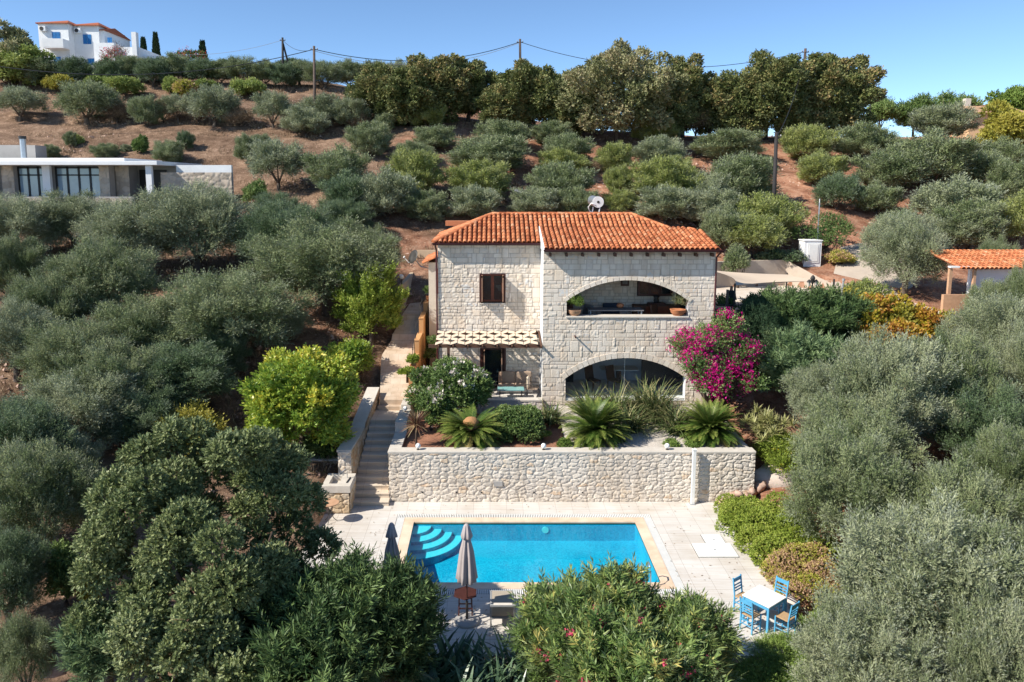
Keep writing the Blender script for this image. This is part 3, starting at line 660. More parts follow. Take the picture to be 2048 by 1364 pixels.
panel('stone_front', H, (LX0, LY, ZB), (1, 0, 0), LX1-LX0, ZL-ZB, M['ashlar'], 'ashlar', 102, .025, hole=rect_hole([WU, WD]), relief=.014, rough=.65)
# core walls behind the stone faces
b = MB(); t = .42; f = .02
yr0, yr1 = RY+f, RY+t
zc_u, zc_l = 6.95, 3.44
b.box(RX0+.001, yr0, ZB-.3, AXC-AHS-.0, yr1, ZR); b.box(AXC+AHS, yr0, ZB-.3, RX1, yr1, ZR)
b.box(AXC-AHS, yr0, 6.95+ARISE+.1, AXC+AHS, yr1, ZR); b.box(AXC-AHS, yr0, 3.44+ARISE+.12, AXC+AHS, yr1, 6.22); b.box(AXC-AHS, yr0, ZB-.3, AXC+AHS, yr1, 2.4)
# corners between arch and lintel, in steps
for zs in (6.95, 3.44):
    for k in range(10):
        xa = AHS * (1 - k/10); xb = AHS * (1 - (k+1)/10); z = zs + ARISE - AR + math.sqrt(max(0, (AR+.14)**2 - xb**2))
        zt_ = zs + ARISE + .09 if zs > 5 else zs + ARISE + .11
        if z < zt_ - .02:
            b.box(AXC+xb, yr0+.01, z, AXC+xa, yr1-.01, zt_); b.box(AXC-xa, yr0+.01, z, AXC-xb, yr1-.01, zt_)
b.box(RX1-.35, yr1, ZB-.3, RX1-.01, BY, ZR+.1)
b.box(RX0+.003, yr1, ZB-.3, RX0+.35, BY-.1, ZR-.05)      # left return of the projecting block
b.build('wall_core', M['stucco_white'], H)
b = MB(); yl0 = LY+f
for (x0, x1, z0, z1) in ((LX0+.01, WU[0], ZB-.3, ZL), (WU[1], LX1, ZB-.3, ZL), (WU[0], WU[1], WU[3], ZL), (WU[0], WU[1], WD[3], WU[2])): b.box(x0, yl0, z0, x1, yl0+.35, z1)
b.box(WU[0], yl0, ZB-.3, WU[1], yl0+.35, WD[2])
b.box(LX0+.01, yl0+.35, ZB-.3, LX0+.36, BY, ZL); b.box(LX0+.01, BY, ZB-.3, RX1, BY+.3, ZL); b.box(LX0+.36, yl0+.36, 5.2, LX1, BY-.01, 5.38)
b.build('wall_core', M['cream'], H)
# arch rings of cut voussoirs
def arch_ring(zs, th, seed):
    rng = random.Random(seed); q = []; tn = []; zc = zs + ARISE - AR; a0 = math.asin(AHS/AR); n = 23
    for k in range(n):
        t0 = -a0 - .02 + (2*a0+.04)*k/n + .0022; t1 = -a0 - .02 + (2*a0+.04)*(k+1)/n - .0022
        ri, ro = AR, AR + th; y0_, y1_ = RY - .035 - rng.random()*.008, RY + t + .02; tt = rng.random()*.6 + .2
        def pt(r_, a_, y_): return (AXC + r_*math.sin(a_), y_, zc + r_*math.cos(a_))
        A = [pt(ri, t0, y0_), pt(ri, t1, y0_), pt(ro, t1, y0_), pt(ro, t0, y0_)]; B = [pt(ri, t0, y1_), pt(ri, t1, y1_), pt(ro, t1, y1_), pt(ro, t0, y1_)]
        for fc in ([A[0], A[1], A[2], A[3]], [A[0], B[0], B[1], A[1]], [A[3], A[2], B[2], B[3]], [A[0], A[3], B[3], B[0]], [A[1], B[1], B[2], A[2]], B[::-1]): q.append(fc); tn.append(tt)
    link('arch_ring', quads_mesh('arch_ring', np.array(q), M['ashlar'], {'tone': np.array(tn)}), H)
arch_ring(6.95, .17, 1); arch_ring(3.44, .25, 2)
# balcony sill and glazing sill
b = MB(); b.box(AXC-AHS-.03, RY-.08, 6.2, AXC+AHS+.03, RY+t+.03, 6.27); b.build('balcony_sill', M['coping'], H, bevel=.01)
b = MB(); b.box(AXC-AHS, RY+.05, 2.41, AXC+AHS, RY+t, 2.5); b.build('glazing_sill', M['white'], H)
# balcony interior
b = MB(); b.box(RX0+.35, yr1, 5.2, RX1-.35, 35.6, 5.4); b.build('balcony_floor', M['cream'], H)
b = MB(); b.box(RX0+.35, yr1, 8.55, RX1-.35, 35.6, 8.7); b.build('balcony_ceiling', M['wood_brown'], H)
balc = rect_hole([])
panel('balcony_back_wall', H, (RX0+.35, 35.6, 5.4), (1, 0, 0), RX1-RX0-.7, 3.2, M['ashlar'], 'ashlar', 103, .03, rough=.2, bh=(.15,), bw=(.25, .4), relief=.008,
      hole=lambda U, V: ((U+RX0+.35 > 7.05) & (U+RX0+.35 < 8.75) & (V > 1.35) & (V < 2.6)))
b = MB(); b.box(RX0+.35, 35.62, 5.2, 7.05, 35.9, 9); b.box(8.75, 35.62, 5.2, RX1-.35, 35.9, 9); b.box(7.05, 35.62, 5.2, 8.75, 35.9, 6.75); b.box(7.05, 35.62, 8.0, 8.75, 35.9, 9); b.build('inner_wall', M['cream'], H)
def window(parent, x0, x1, z0, z1, y, fr='wood_red', name='window', panes=2, w=.09, shutters=0, glassm='glass'):
    W_ = thing(name, None, None, (0, 0, 0)); W_.parent = parent
    b = MB(); b.box(x0, y-.04, z0, x0+w, y+.06, z1); b.box(x1-w, y-.04, z0, x1, y+.06, z1); b.box(x0+w, y-.04, z1-w, x1-w, y+.06, z1); b.box(x0+w, y-.04, z0, x1-w, y+.06, z0+w)
    n = panes; ww = (x1-x0-2*w)/n
    for k in range(1, n): b.box(x0+w+k*ww-.07, y-.03, z0+w, x0+w+k*ww+.07, y+.05, z1-w)
    b.build('frame', M[fr], W_)
    b = MB(); b.box(x0+w, y+.005, z0+w, x1-w, y+.02, z1-w); b.build('glass_panes', M[glassm], W_)
    return W_
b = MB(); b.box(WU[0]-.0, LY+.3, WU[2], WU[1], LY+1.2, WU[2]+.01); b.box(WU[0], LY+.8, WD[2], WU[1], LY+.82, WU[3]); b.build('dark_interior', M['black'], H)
w_ = window(H, WU[0]+.08, WU[1]-.08, WU[2]+.04, WU[3]-.04, LY+.2, 'wood_red')
b = MB(); b.box(WU[0]-.02, LY-.05, WU[2]-.05, WU[1]+.02, LY+.3, WU[2]); b.build('sill', M['coping'], w_)
b = MB(); b.box(WU[0], LY-.02, WU[2], WU[0]+.06, LY+.3, WU[3]); b.box(WU[1]-.06, LY-.02, WU[2], WU[1], LY+.3, WU[3]); b.box(WU[0]+.06, LY-.02, WU[3]-.06, WU[1]-.06, LY+.3, WU[3]); b.build('surround', M['wood_dark'], w_)
M['shutter'] = plain('sunlit_tone_shutter', (.42, .25, .17), (.33, .19, .12), .7, 8)  # lighter brown holds the sunlight on the open shutter leaves
def shutter(parent, x, y0_, y1_, z0, z1):
    b = MB(); b.box(x-.02, y0_, z0, x+.02, y0_+.07, z1); b.box(x-.02, y1_-.07, z0, x+.02, y1_, z1); b.box(x-.02, y0_, z0, x+.02, y1_, z0+.08); b.box(x-.02, y0_, z1-.08, x+.02, y1_, z1)
    z = z0+.1
    while z < z1-.1: b.box(x-.014, y0_+.07, z, x+.014, y1_-.07, z+.035); z += .055
    b.build('open_shutter', M['shutter'], parent)
shutter(w_, WU[0]+.12, LY-.44, LY+.1, WU[2]+.05, WU[3]-.07); shutter(w_, WU[1]-.12, LY-.44, LY+.1, WU[2]+.05, WU[3]-.07)
d_ = window(H, WD[0]+.12, WD[1]-.1, WD[2], WD[3]-.04, LY+.2, 'wood_dark', 'patio_door', 1)
b = MB(); b.box(WD[0], LY-.02, WD[2], WD[0]+.12, LY+.3, WD[3]); b.box(WD[1]-.1, LY-.02, WD[2], WD[1], LY+.3, WD[3]); b.box(WD[0], LY-.022, WD[3]-.06, WD[1], LY+.301, WD[3]+.001); b.build('surround', M['wood_dark'], d_)
shutter(d_, WD[0]+.2, LY-.5, LY+.1, WD[2]+.05, WD[3]-.07); shutter(d_, WD[1]-.2, LY-.5, LY+.1, WD[2]+.05, WD[3]-.07)
# balcony windows and door
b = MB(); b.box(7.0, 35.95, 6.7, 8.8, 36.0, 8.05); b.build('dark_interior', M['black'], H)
window(H, 7.07, 8.73, 6.77, 7.98, 35.56, 'wood_dark', 'balcony_window', 3, .1)
bd = window(H, 3.02, 3.98, 5.4, 7.75, 35.5, 'wood_red', 'balcony_door', 1, .16)
b = MB(); b.box(3.2, 35.5, 5.4, 3.8, 35.56, 6.3); b.build('door_panel', M['wood_red'], bd)
b = MB(); b.box(2.71, 33.4, 5.4, 2.78, 35.3, 7.7); b.build('side_shutter', M['wood_red'], H)
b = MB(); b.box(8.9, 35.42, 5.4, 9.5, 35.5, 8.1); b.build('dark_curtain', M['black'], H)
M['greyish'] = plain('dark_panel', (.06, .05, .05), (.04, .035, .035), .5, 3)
# lower glazing in the arch and the room behind it
gz = thing('arched_glazing', None, None, (0, 0, 0)); gz.parent = H
ZC = 3.44 + ARISE - AR
arc = [(AXC + (AR-.01)*math.sin(a), ZC + (AR-.01)*math.cos(a)) for a in np.linspace(-math.asin(AHS/AR), math.asin(AHS/AR), 24)]
ol = [(AXC-AHS, 2.5), (AXC+AHS, 2.5)] + arc[::-1]
b = MB(); yv = RY + .3; b.add([(x, yv, z) for x, z in ol], [tuple(range(len(ol)))]); b.build('glass_panes', M['glass_clear'], gz)
b = MB(); b.box(6.08, yv-.01, 2.5, 6.11, yv+.015, 4.36); b.build('mullion', M['metal'], gz)
b = MB(); b.box(RX0+.35, yr1+.02, 2.2, RX1-.36, 38.9, 2.42); b.box(RX0+.36, 36.4, 2.42, RX1-.36, 36.5, 5.19); b.box(RX0+.351, yr1+.03, 2.42, RX0+.38, 36.4, 5.1); b.build('room_shell', M['stucco_white'], H)
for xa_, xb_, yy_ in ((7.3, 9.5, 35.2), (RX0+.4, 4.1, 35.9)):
    b = MB(); b.box(xa_, yy_, 2.43, xb_, yy_+.1, 5.1); b.build('dark_room_sheet', M['greyish'], H)  # dark sheets make both ends of the room look dark
# drain spouts, rafters, gutters, downpipes
for (px, py) in ((1150, 673), (1361, 675)):
    b = MB(); p = at(px, py, RY-.1); b.tube([(p.x, RY-.34, p.z), (p.x, RY+.2, p.z+.02)], .035, 8); b.build('drain_spout', M['wood_dark'], H)
for k in range(11):
    b = MB(); x = RX0 + .28 + k * (RX1-RX0-.5)/10; b.box(x-.045, RY-.42, ZR-.16, x+.045, RY+.2, ZR-.02); b.build('rafter_end', M['wood_brown'], H)
# roof planes
SU = .4; nU = math.hypot(1, SU); nL = math.hypot(1, .22)
ridge0, ridge1 = (.12, 37.3, 10.6), (6.97, 37.3, 10.6)
EYL = 34.3; EZL = 10.6 - (37.3-EYL)*SU
uu = (1, 0, 0); vu = np.array([0, 1, SU])/nU; Lu = (37.3-EYL)*nU
KY = 35.8; KZ = 10.6 - (37.3-KY)*SU; bK = (KY-EYL)*nU
ELX = -2.62; 
# front plane: full width near the ridge, only the left part down to its own eave
def lo_f(bb): return 0 + bb/Lu*(.12-ELX)
def hi_f(bb):
    if bb < bK: return RX0 + .05 - ELX
    return 9.97 - ELX - (bb)/Lu*3.0
roof_tiles('front_roof_tiles', H, (ELX, EYL, EZL), uu, vu, 14, Lu, lo_f, hi_f, 1)
EYR = 32.42; EZR = KZ - (KY-EYR)*.22; vl = np.array([0, 1, .22])/nL; Ll = (KY-EYR)*nL
def hi_l(bb): 
    y = EYR + bb/nL
    return 10.06 - (RX0-.02) - max(0, (y-35.3))*1.6
roof_tiles('porch_roof_tiles', H, (RX0-.02, EYR, EZR), uu, vl, 8.2, Ll, lambda bb: 0, hi_l, 2)
# side and back planes
roof_tiles('left_roof_tiles', H, (ELX, 40.3, EZL), (0, -1, 0), np.array([1, 0, (10.6-EZL)/(.12-ELX)])/math.hypot(1, (10.6-EZL)/(.12-ELX)), 6, 2.95, lambda bb: bb, lambda bb: 6.0-bb, 4)
roof_tiles('right_roof_tiles', H, (9.97, EYL, EZL), (0, 1, 0), np.array([-1, 0, SU])/nU, 6, Lu, lambda bb: bb*.93, lambda bb: 6.0-bb*.93, 5)
roof_tiles('back_roof_tiles', H, (9.97, 40.3, EZL), (-1, 0, 0), np.array([0, -1, SU])/nU, 12.6, Lu, lambda bb: bb*.93, lambda bb: 12.6-bb*.85, 6)
b = MB()
A, B_ = ridge0, ridge1; c1 = (ELX, EYL, EZL); c2 = (9.97, EYL, EZL); c3 = (9.97, 40.3, EZL); c4 = (ELX, 40.3, EZL)
kx = RX0 + .02
dn = lambda p, d=.01: (p[0], p[1], p[2]-d)
b.add([dn(p) for p in (c1, (kx, EYL, EZL), (kx, 37.3, 10.6), A)], [(0, 1, 2, 3)]); b.add([dn(p) for p in ((kx, KY, KZ), (8.47, KY, KZ), B_, (kx, 37.3, 10.6))], [(0, 1, 2, 3)])
b.add([dn(p) for p in ((kx-.03, EYR, EZR), (10.05, EYR, EZR), (10.05, 35.3, EZR+(35.3-EYR)*.22), (8.9, KY, KZ), (kx-.03, KY, KZ))], [(0, 1, 2, 3, 4)])
b.add([dn(p) for p in (c2, c3, B_)], [(0, 1, 2)]); b.add([dn(p) for p in (c3, c4, A, B_)], [(0, 1, 2, 3)]); b.add([dn(p) for p in (c4, c1, A)], [(0, 1, 2)])
b.build('roof_bed', M['roof_pan'], H)
b = MB()  # eave undersides and white verge
b.add([dn(p, .06) for p in (c1, (kx, EYL, EZL), (kx, EYL+.5, EZL+.18), (ELX, EYL+.5, EZL+.18))], [(0, 1, 2, 3)])
b.add([dn(p, .06) for p in ((RX0-.02, EYR, EZR), (10.05, EYR, EZR), (10.05, 35.3, EZR+.63), (RX0-.02, 35.3, EZR+.63))], [(0, 1, 2, 3)])
b.build('eave_boarding', M['wood_brown'], H)
b = MB(); vx = RX0 - .03
b.add([(vx, EYR, EZR-.1), (vx, EYR, EZR+.09), (vx, KY, KZ+.09), (vx, EYL+.1, EZL-.0), (vx, EYL+.35, EZR-.1), (vx+.05, EYR, EZR-.1), (vx+.05, EYR, EZR+.09), (vx+.05, KY, KZ+.09), (vx+.05, EYL+.1, EZL), (vx+.05, EYL+.35, EZR-.1)],
      [(0, 1, 2, 3, 4), (9, 8, 7, 6, 5), (0, 5, 6, 1), (1, 6, 7, 2)]); b.build('white_verge', M['stucco_white'], H)
ridge_tiles('ridge_tiles', H, [(ridge0, ridge1), ((ELX+.03, EYL+.03, EZL+.03), ridge0), ((9.1, 35.15, EZL+.35), ridge1), ((9.97, 40.3, EZL+.03), ridge1), ((ELX, 40.3, EZL+.03), ridge0)])
def gutter(name, a, b_, r=.06):
    m_ = MB(); a = Vector(a); b_ = Vector(b_); n = 7; d = (b_-a).normalized(); s_ = d.cross(Vector((0, 0, 1)))
    ring = lambda p, q: [p + s_*q*math.cos(t_) + Vector((0, 0, -q*math.sin(t_))) for t_ in np.linspace(0, math.pi, n)]
    vs = ring(a, r) + ring(b_, r) + ring(a, r-.008) + ring(b_, r-.008)
    fs = [(k, k+1, n+k+1, n+k) for k in range(n-1)] + [(2*n+k, 3*n+k, 3*n+k+1, 2*n+k+1) for k in range(n-1)] + [(0, n, 3*n, 2*n), (n-1, 3*n-1, 4*n-1, 2*n-1)]
    m_.add(vs, fs); return m_
g_ = gutter('g', (ELX-.05, EYL-.06, EZL-.0), (RX0-.05, EYL-.06, EZL-.0)); g_.build('gutter', M['gutter'], H)
g_ = gutter('g', (RX0-.03, EYR-.06, EZR-.0), (10.1, EYR-.06, EZR-.0)); g_.build('gutter', M['gutter'], H)
b = MB(); b.box(ELX, EYL-.02, EZL-.1, RX0-.04, EYL, EZL+.01); b.box(RX0, EYR-.02, EZR-.1, 10.05, EYR, EZR+.01); b.build('fascia', M['gutter'], H)
b = MB(); b.tube([(LX0-.09, EYL-.06, EZL-.06), (LX0-.06, LY-.06, EZL-.35), (LX0-.05, LY-.06, ZB)], .042, 8); b.build('downpipe', M['gutter'], H)
b = MB(); b.tube([(RX1+.1, EYR-.06, EZR-.06), (RX1+.03, RY-.06, EZR-.35), (RX1+.03, RY-.06, ZB)], .042, 8); b.build('downpipe', M['gutter'], H)
# small wing behind on the left
b = MB(); b.box(-3.15, 38.2, 2.3, LX0+.0, 42, 8.1); b.build('side_wing_wall', M['coping'], H)
ws = thing('side_window', None, None, (0, 0, 0)); ws.parent = H
b = MB(); b.box(-2.75, 38.12, 6.5, -2.43, 38.19, 7.8)
b.build('shutter', M['wood_red'], ws)
b = MB(); b.box(-2.8, 38.14, 6.4, -2.43, 38.22, 6.46); b.build('sill', M['coping'], ws)
roof_tiles('side_wing_tiles', H, (-3.4, 38.0, 8.05), (0, 1, 0), np.array([1, 0, .45])/math.hypot(1, .45), 3.8, 1.1, lambda bb: 0, lambda bb: 3.8, 7)
b = MB(); b.add([(-3.45, 38, 8.03), (-3.45, 41.8, 8.03), (-2.42, 41.8, 8.5), (-2.42, 38, 8.5)], [(0, 1, 2, 3)]); b.build('side_wing_roof_bed', M['roof_pan'], H)
b = MB(); b.box(-2.35, 39.6, 9.9, -.9, 40.15, 10.15); b.build('low_parapet', M['terracotta'], H)
# chimney-like vent bump on main roof is not needed; pergola with woven shade
pg = thing('pergola', 'brown timber pergola with a pale woven lattice shade over the patio', 'pergola', (0, 0, 0))
b = MB(); b.box(-2.75, 32.84, 4.83, RX0-.02, 32.96, 4.97); b.build('front_beam', M['wood_brown'], pg)
b = MB(); b.box(-2.35, LY-.1, 5.1, RX0-.02, LY-.03, 5.24); b.build('wall_plate', M['wood_brown'], pg)
b = MB(); b.box(-1.92, 32.84, 2.4, -1.8, 32.96, 4.83); b.build('post', M['wood_brown'], pg)
slope = lambda y: 5.22 - (LY-y)*.155
for k in range(8):
    x = -2.3 + k*.655; b = MB(); b.bar((x, 32.6, slope(32.6)), (x, LY-.05, slope(LY-.05)), .06, .11); b.build('rafter', M['wood_brown'], pg)
m_ = plain('shade_cloth', (.66, .53, .4), (.6, .48, .36), .9, 3, .1); M['cloth'] = m_
q = []; P_ = .655; rows = 4; Yr = np.linspace(32.75, LY-.12, rows+1)
for r_ in range(rows):
    for k in range(15):
        xa = -2.45 + k*P_/2; xb = xa + P_/2
        if xb > RX0-.03: continue
        hh = (Yr[1]-Yr[0]); yc = (Yr[r_]+Yr[r_+1])/2
        ph = lambda i: (1 if (i + r_) % 2 else -1) * hh*.27
        wdt = hh*.36
        ya, yb = yc+ph(k), yc+ph(k+1); lift_ = .07 + .03*((k+r_) % 2)
        q.append([(xa, ya-wdt, slope(ya-wdt)+.07), (xb, yb-wdt, slope(yb-wdt)+.1), (xb, yb+wdt, slope(yb+wdt)+.1), (xa, ya+wdt, slope(ya+wdt)+.07)])
link('woven_shade', quads_mesh('woven_shade', np.array(q), M['cloth']), pg)
# ------------------------------------------------------------------ modern house on the left hillside
mh = thing('flat_roofed_house', 'low modern stone house with flat white roof slab and wide glazing on the left hillside', 'house', (0, 0, 0))
MD = 56.0
def xm(px, D=MD, py=360): return at(px, py, D).x
def zm(py, D=MD): return at(200, py, D).z
z0, z1 = zm(398), zm(330)
b = MB(); xr = xm(335); b.box(-60, MD-1.6, zm(330, MD-1.6), xr, MD+7, zm(322, MD-1.6)); b.box(-60, MD+.5, zm(322)+.02, xm(245), MD+7, zm(316)+.02)
b.build('roof_slab', M['stucco_white'], mh, bevel=.02)
b = MB(); b.box(-60, MD+.5, z0-2, xm(205), MD+5, z1); b.box(xm(245), MD+2.5, z0-2, xm(330), MD+5, z1); b.box(xm(205), MD+.9, z0-2, xm(245), MD+4.9, z1-.02); b.build('rear_wall', M['grey_conc'], mh)
for (a, c) in ((8, 32), (202, 222), (-60, -10)):
    panel('stone_pier', mh, (xm(a), MD-.2, z0), (1, 0, 0), xm(c)-xm(a), z1-z0+.05, M['rubble_grey'], 'rubble', 60+a, .07, cw=.6, ch=.4, relief=.04)
    b = MB(); b.box(xm(a), MD-.15, z0-1, xm(c), MD+.6, z1); b.build('pier_core', M['grey_conc'], mh)
panel('stone_pier', mh, (xm(222), MD+.7, z0), (1, 0, 0), xm(250)-xm(222), z1-z0, M['rubble_grey'], 'rubble', 77, .07, cw=.6, ch=.4, relief=.04)
b = MB(); b.box(xm(93), MD-.5, z0, xm(108), MD-.2, z1); b.build('white_column', M['stucco_white'], mh); b = MB(); b.box(xm(308), MD-1.3, z0, xm(319), MD-1.0, z1); b.build('white_column', M['stucco_white'], mh)
for (a, c, n) in ((33, 93, 3), (109, 200, 4)):
    wn_ = thing('glazed_wall', None, None, (0, 0, 0)); wn_.parent = mh
    x0, x1 = xm(a), xm(c); b = MB(); yv = MD+.3
    b.box(x0, yv-.05, z1-.25, x1, yv+.05, z1-.12); b.box(x0, yv-.05, z1-.78, x1, yv+.05, z1-.68)
    for k in range(n+1): x = x0+(x1-x0)*k/n; b.box(x-.07, yv-.05, z0, x+.07, yv+.05, z1-.1)
    b.build('frame', M['black'], wn_); b = MB(); b.box(x0, yv, z0, x1, yv+.02, z1-.15); b.build('glass_panes', M['bright_glass'], wn_)
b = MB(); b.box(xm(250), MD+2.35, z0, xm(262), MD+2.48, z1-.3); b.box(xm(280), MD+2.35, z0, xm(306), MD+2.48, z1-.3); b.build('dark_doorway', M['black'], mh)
b = MB(); x = xm(52, MD+3); b.tube([(x, MD+3, z1), (x, MD+3, zm(278, MD+3))], .22, 12); b.tube([(x, MD+3, zm(278, MD+3)), (x, MD+3, zm(272, MD+3))], .27, 12, 1); b.build('steel_flue', [M['metal'], M['black']], mh)
tw = thing('low_terrace_wall', 'grey stone terrace wall below the modern house', 'wall', (0, 0, 0))
panel('stone_face', tw, (-45, MD-2.2, z0-2.2), (1, 0, 0), xm(290)+45, 2.3, M['rubble_grey'], 'rubble', 81, .1, cw=.6, ch=.35, relief=.04)
b = MB(); b.box(-45, MD-2.15, z0-2.2, xm(290), MD-1.8, z0+.1); b.box(-45, MD-2.2, z0+.11, xm(290), MD-1.75, z0+.2); b.build('coping', M['grey_conc'], tw)
sw_ = thing('stone_garden_wall', 'long stone wall with white band running right from the modern house', 'wall', (0, 0, 0))
zz1 = zm(332, MD+2); zz0 = zm(392, MD+2)
panel('stone_face', sw_, (xm(325, MD), MD-.3, zz0-.5), (1, 0, 0), xm(466)-xm(325), zm(345)-zz0+.5, M['rubble_grey'], 'rubble', 91, .07, cw=.55, ch=.33, relief=.04)
b = MB(); b.box(xm(325), MD-.25, zz0-1, xm(464), MD+.3, zm(345)); b.build('core', M['grey_conc'], sw_); b = MB(); b.box(xm(340), MD+1.2, zz0, xm(462, MD+1), MD+1.5, zm(330, MD+1)); b.build('white_band', M['stucco_white'], sw_)
cb = thing('concrete_shed_wall', 'bare concrete wall block behind the modern house roof', 'wall', (0, 0, 0))
b = MB(); D2 = MD+8; b.box(-60, D2, zm(330, D2)-1, xm(65, D2), D2+1, zm(290, D2)); b.box(xm(65, D2)+.02, D2-.6, zm(330, D2)-1, xm(84, D2), D2+1, zm(291, D2)); b.build('wall_body', M['grey_conc'], cb)
# ------------------------------------------------------------------ white villa on the ridge
vv = thing('white_villa', 'white two storey villa with blue shutters and red tile roof on the ridge', 'house', (0, 0, 0))
VD = 96.0
xv = lambda px, D=VD: at(px, 100, D).x
zv = lambda py, D=VD: at(200, py, D).z
M['blue'] = plain('blue_shutter_paint', (.01, .16, .42), (.01, .13, .36), .5, 2)
zb_ = zv(175); zt = zv(50)
b = MB(); b.box(xv(91), VD-1.2, zb_, xv(150), VD+7, zt); b.box(xv(150)+.001, VD, zb_, xv(200), VD+7, zt-.02); b.box(xv(200)+.002, VD+.3, zb_, xv(239, VD+4), VD+7, zt-.5)
b.build('wall', M['stucco_white'], vv)
def hip(parent, x0, x1, y0_, y1_, z, h, nm='roof'):
    cx0 = x0+(y1_-y0_)/2; cx1 = x1-(y1_-y0_)/2
    if cx1 < cx0: cx0 = cx1 = (x0+x1)/2
    m_ = MB(); ym = (y0_+y1_)/2
    m_.add([(x0, y0_, z), (x1, y0_, z), (x1, y1_, z), (x0, y1_, z), (cx0, ym, z+h), (cx1, ym, z+h), (x0, y0_, z-.12), (x1, y0_, z-.12), (x1, y1_, z-.12), (x0, y1_, z-.12)],
           [(0, 1, 5, 4), (1, 2, 5), (2, 3, 4, 5), (3, 0, 4), (0, 6, 7, 1), (1, 7, 8, 2), (2, 8, 9, 3), (3, 9, 6, 0)]); return m_.build(nm, M['far_roof'], parent)
M['far_roof'] = plain('far_roof_tiles', (.42, .12, .05), (.3, .08, .035), .85, 9, .4)
hip(vv, xv(89), xv(153), VD-1.5, VD+6, zt, 1.0); hip(vv, xv(148), xv(203), VD-.3, VD+6.5, zt-.02, .95); hip(vv, xv(200), xv(241, VD+4), VD+.1, VD+7, zt-.5, .8)
for (a, c, t_, bt_, D_) in ((118, 133, 68, 84, -1.25), (168, 184, 69, 88, -.05), (117, 131, 117, 133, -1.25), (174, 188, 117, 131, -.05), (214, 223, 74, 87, .25), (210, 226, 117, 131, .25)):
    w_ = thing('window', None, None, (0, 0, 0)); w_.parent = vv; x0, x1, z0_, z1_ = xv(a), xv(c), zv(bt_), zv(t_); y = VD+D_
    b = MB(); b.box(x0, y, z0_, (x0+x1)/2-.02, y+.08, z1_); b.box((x0+x1)/2+.02, y, z0_, x1, y+.08, z1_); b.build('blue_shutters', M['blue'], w_)
    b = MB(); b.box(x0-.08, y+.03, z0_-.12, x1+.08, y+.06, z0_-.03); b.build('sill', M['stucco_white'], w_)
bal = thing('balcony', None, None, (0, 0, 0)); bal.parent = vv
x0, x1, y0_ = xv(87, VD-2.5), xv(128, VD-2.5), VD-2.6
b = MB(); b.box(x0, y0_, zv(103), x1, VD-1.21, zv(101)); b.box(x0, y0_, zv(101)+.01, x1, y0_+.15, zv(85)); b.box(x1-.15, y0_+.151, zv(101)+.01, x1, VD-1.21, zv(85)); b.box(x0, y0_+.151, zv(101)+.01, x0+.15, VD-1.21, zv(85)); b.build('parapet', M['stucco_white'], bal)
for px, dd in ((102, -1.45), (160, -.25)):
    a_ = thing('air_conditioner', None, None, (0, 0, 0)); a_.parent = vv; x = xv(px); z = zv(62); y = VD+dd
    b = MB(); b.box(x-.4, y-.1, z-.3, x+.4, y+.2, z+.3); b.build('casing', M['stucco_white'], a_, bevel=.02)
    b = MB(); b.tube([(x-.08, y-.12, z), (x-.08, y-.1, z)], .24, 14); b.build('fan_grille', M['dark_metal'], a_)
b = MB(); b.box(xv(200), VD-1.5, zb_, xv(240), VD+.29, zv(90)); b.box(xv(240)+.01, VD-1, zb_, xv(285), VD+6, zv(97)); b.box(xv(285)+.02, VD, zb_, xv(322), VD+6, zv(112))
b.build('side_wing', M['stucco_white'], vv)
b = MB(); pts_ = [(xv(247) + (xv(273)-xv(247))/2*(1-math.cos(t_)), zv(132) + 1.1*math.sin(t_)) for t_ in np.linspace(0, math.pi, 12)]
b.add([(x, VD-1.02, z) for x, z in pts_] + [(xv(273), VD-1.02, zv(150)), (xv(247), VD-1.02, zv(150))], [tuple(range(14))]); b.build('arched_recess', M['grey_conc'], vv)
b = MB(); b.box(xv(274), VD-1.3, zv(115), xv(283), VD-.6, zv(68)); b.build('chimney', M['stucco_white'], vv)
tv = thing('white_terrace_wall', 'white terrace wall block in front of the ridge villa among olives', 'wall', (0, 0, 0))
b = MB(); b.box(xv(140, VD-4), VD-5, zv(172), xv(195, VD-4), VD-2, zv(131, VD-5)); b.build('wall_body', M['stucco_white'], tv)
# ------------------------------------------------------------------ upper terrace, drive, pump housing, shade sail (right)
b = MB(); b.box(10.0, 35.3, 4.0, 24.0, 49.2, 5.42); props(b.build('upper_drive_paving', paving('drive_paving', .5, .5, ((.70, .62, .54), (.64, .56, .48)), (.5, .43, .36), False)), 'pale paved drive behind the house', kind='structure')
b = MB(); b.add([(20.5, 45.0, 5.44), (24.6, 43.5, 5.44), (28.5, 49.5, 6.9), (29.5, 55, 8.6), (26.5, 56, 8.8), (23.5, 50.5, 7.1)], [(0, 1, 2, 3, 4, 5)]); b.add([(8.0, 42, 5.2), (10.0, 42, 5.43), (10.0, 49.2, 5.43), (8.0, 49.2, 5.2)], [(0, 1, 2, 3)])
b.build('drive_surface', M['concrete']); 
o = [x for x in COL.objects if x.name == 'drive_surface'][0]; props(o, 'pale concrete drive curving uphill', kind='structure')
cw_ = thing('concrete_retaining_wall', 'pale curved concrete retaining wall behind the shade sail', 'wall', (0, 0, 0))
b = MB(); path = [(6.5, 44.5, 7.0), (10, 45.5, 7.15), (15, 48.3, 7.1), (19.6, 49.4, 7.1), (20.9, 47.3, 6.2), (22.0, 46.0, 5.6)]
for i in range(len(path)-1):
    (xa, ya, za), (xb, yb, zb1) = path[i], path[i+1]
    b.add([(xa, ya, 5), (xb, yb, 5), (xb, yb+.3, 5), (xa, ya+.3, 5), (xa, ya, za), (xb, yb, zb1), (xb, yb+.3, zb1), (xa, ya+.3, za)], [(0,3,2,1), (4,5,6,7), (0,1,5,4), (1,2,6,5), (2,3,7,6), (3,0,4,7)])
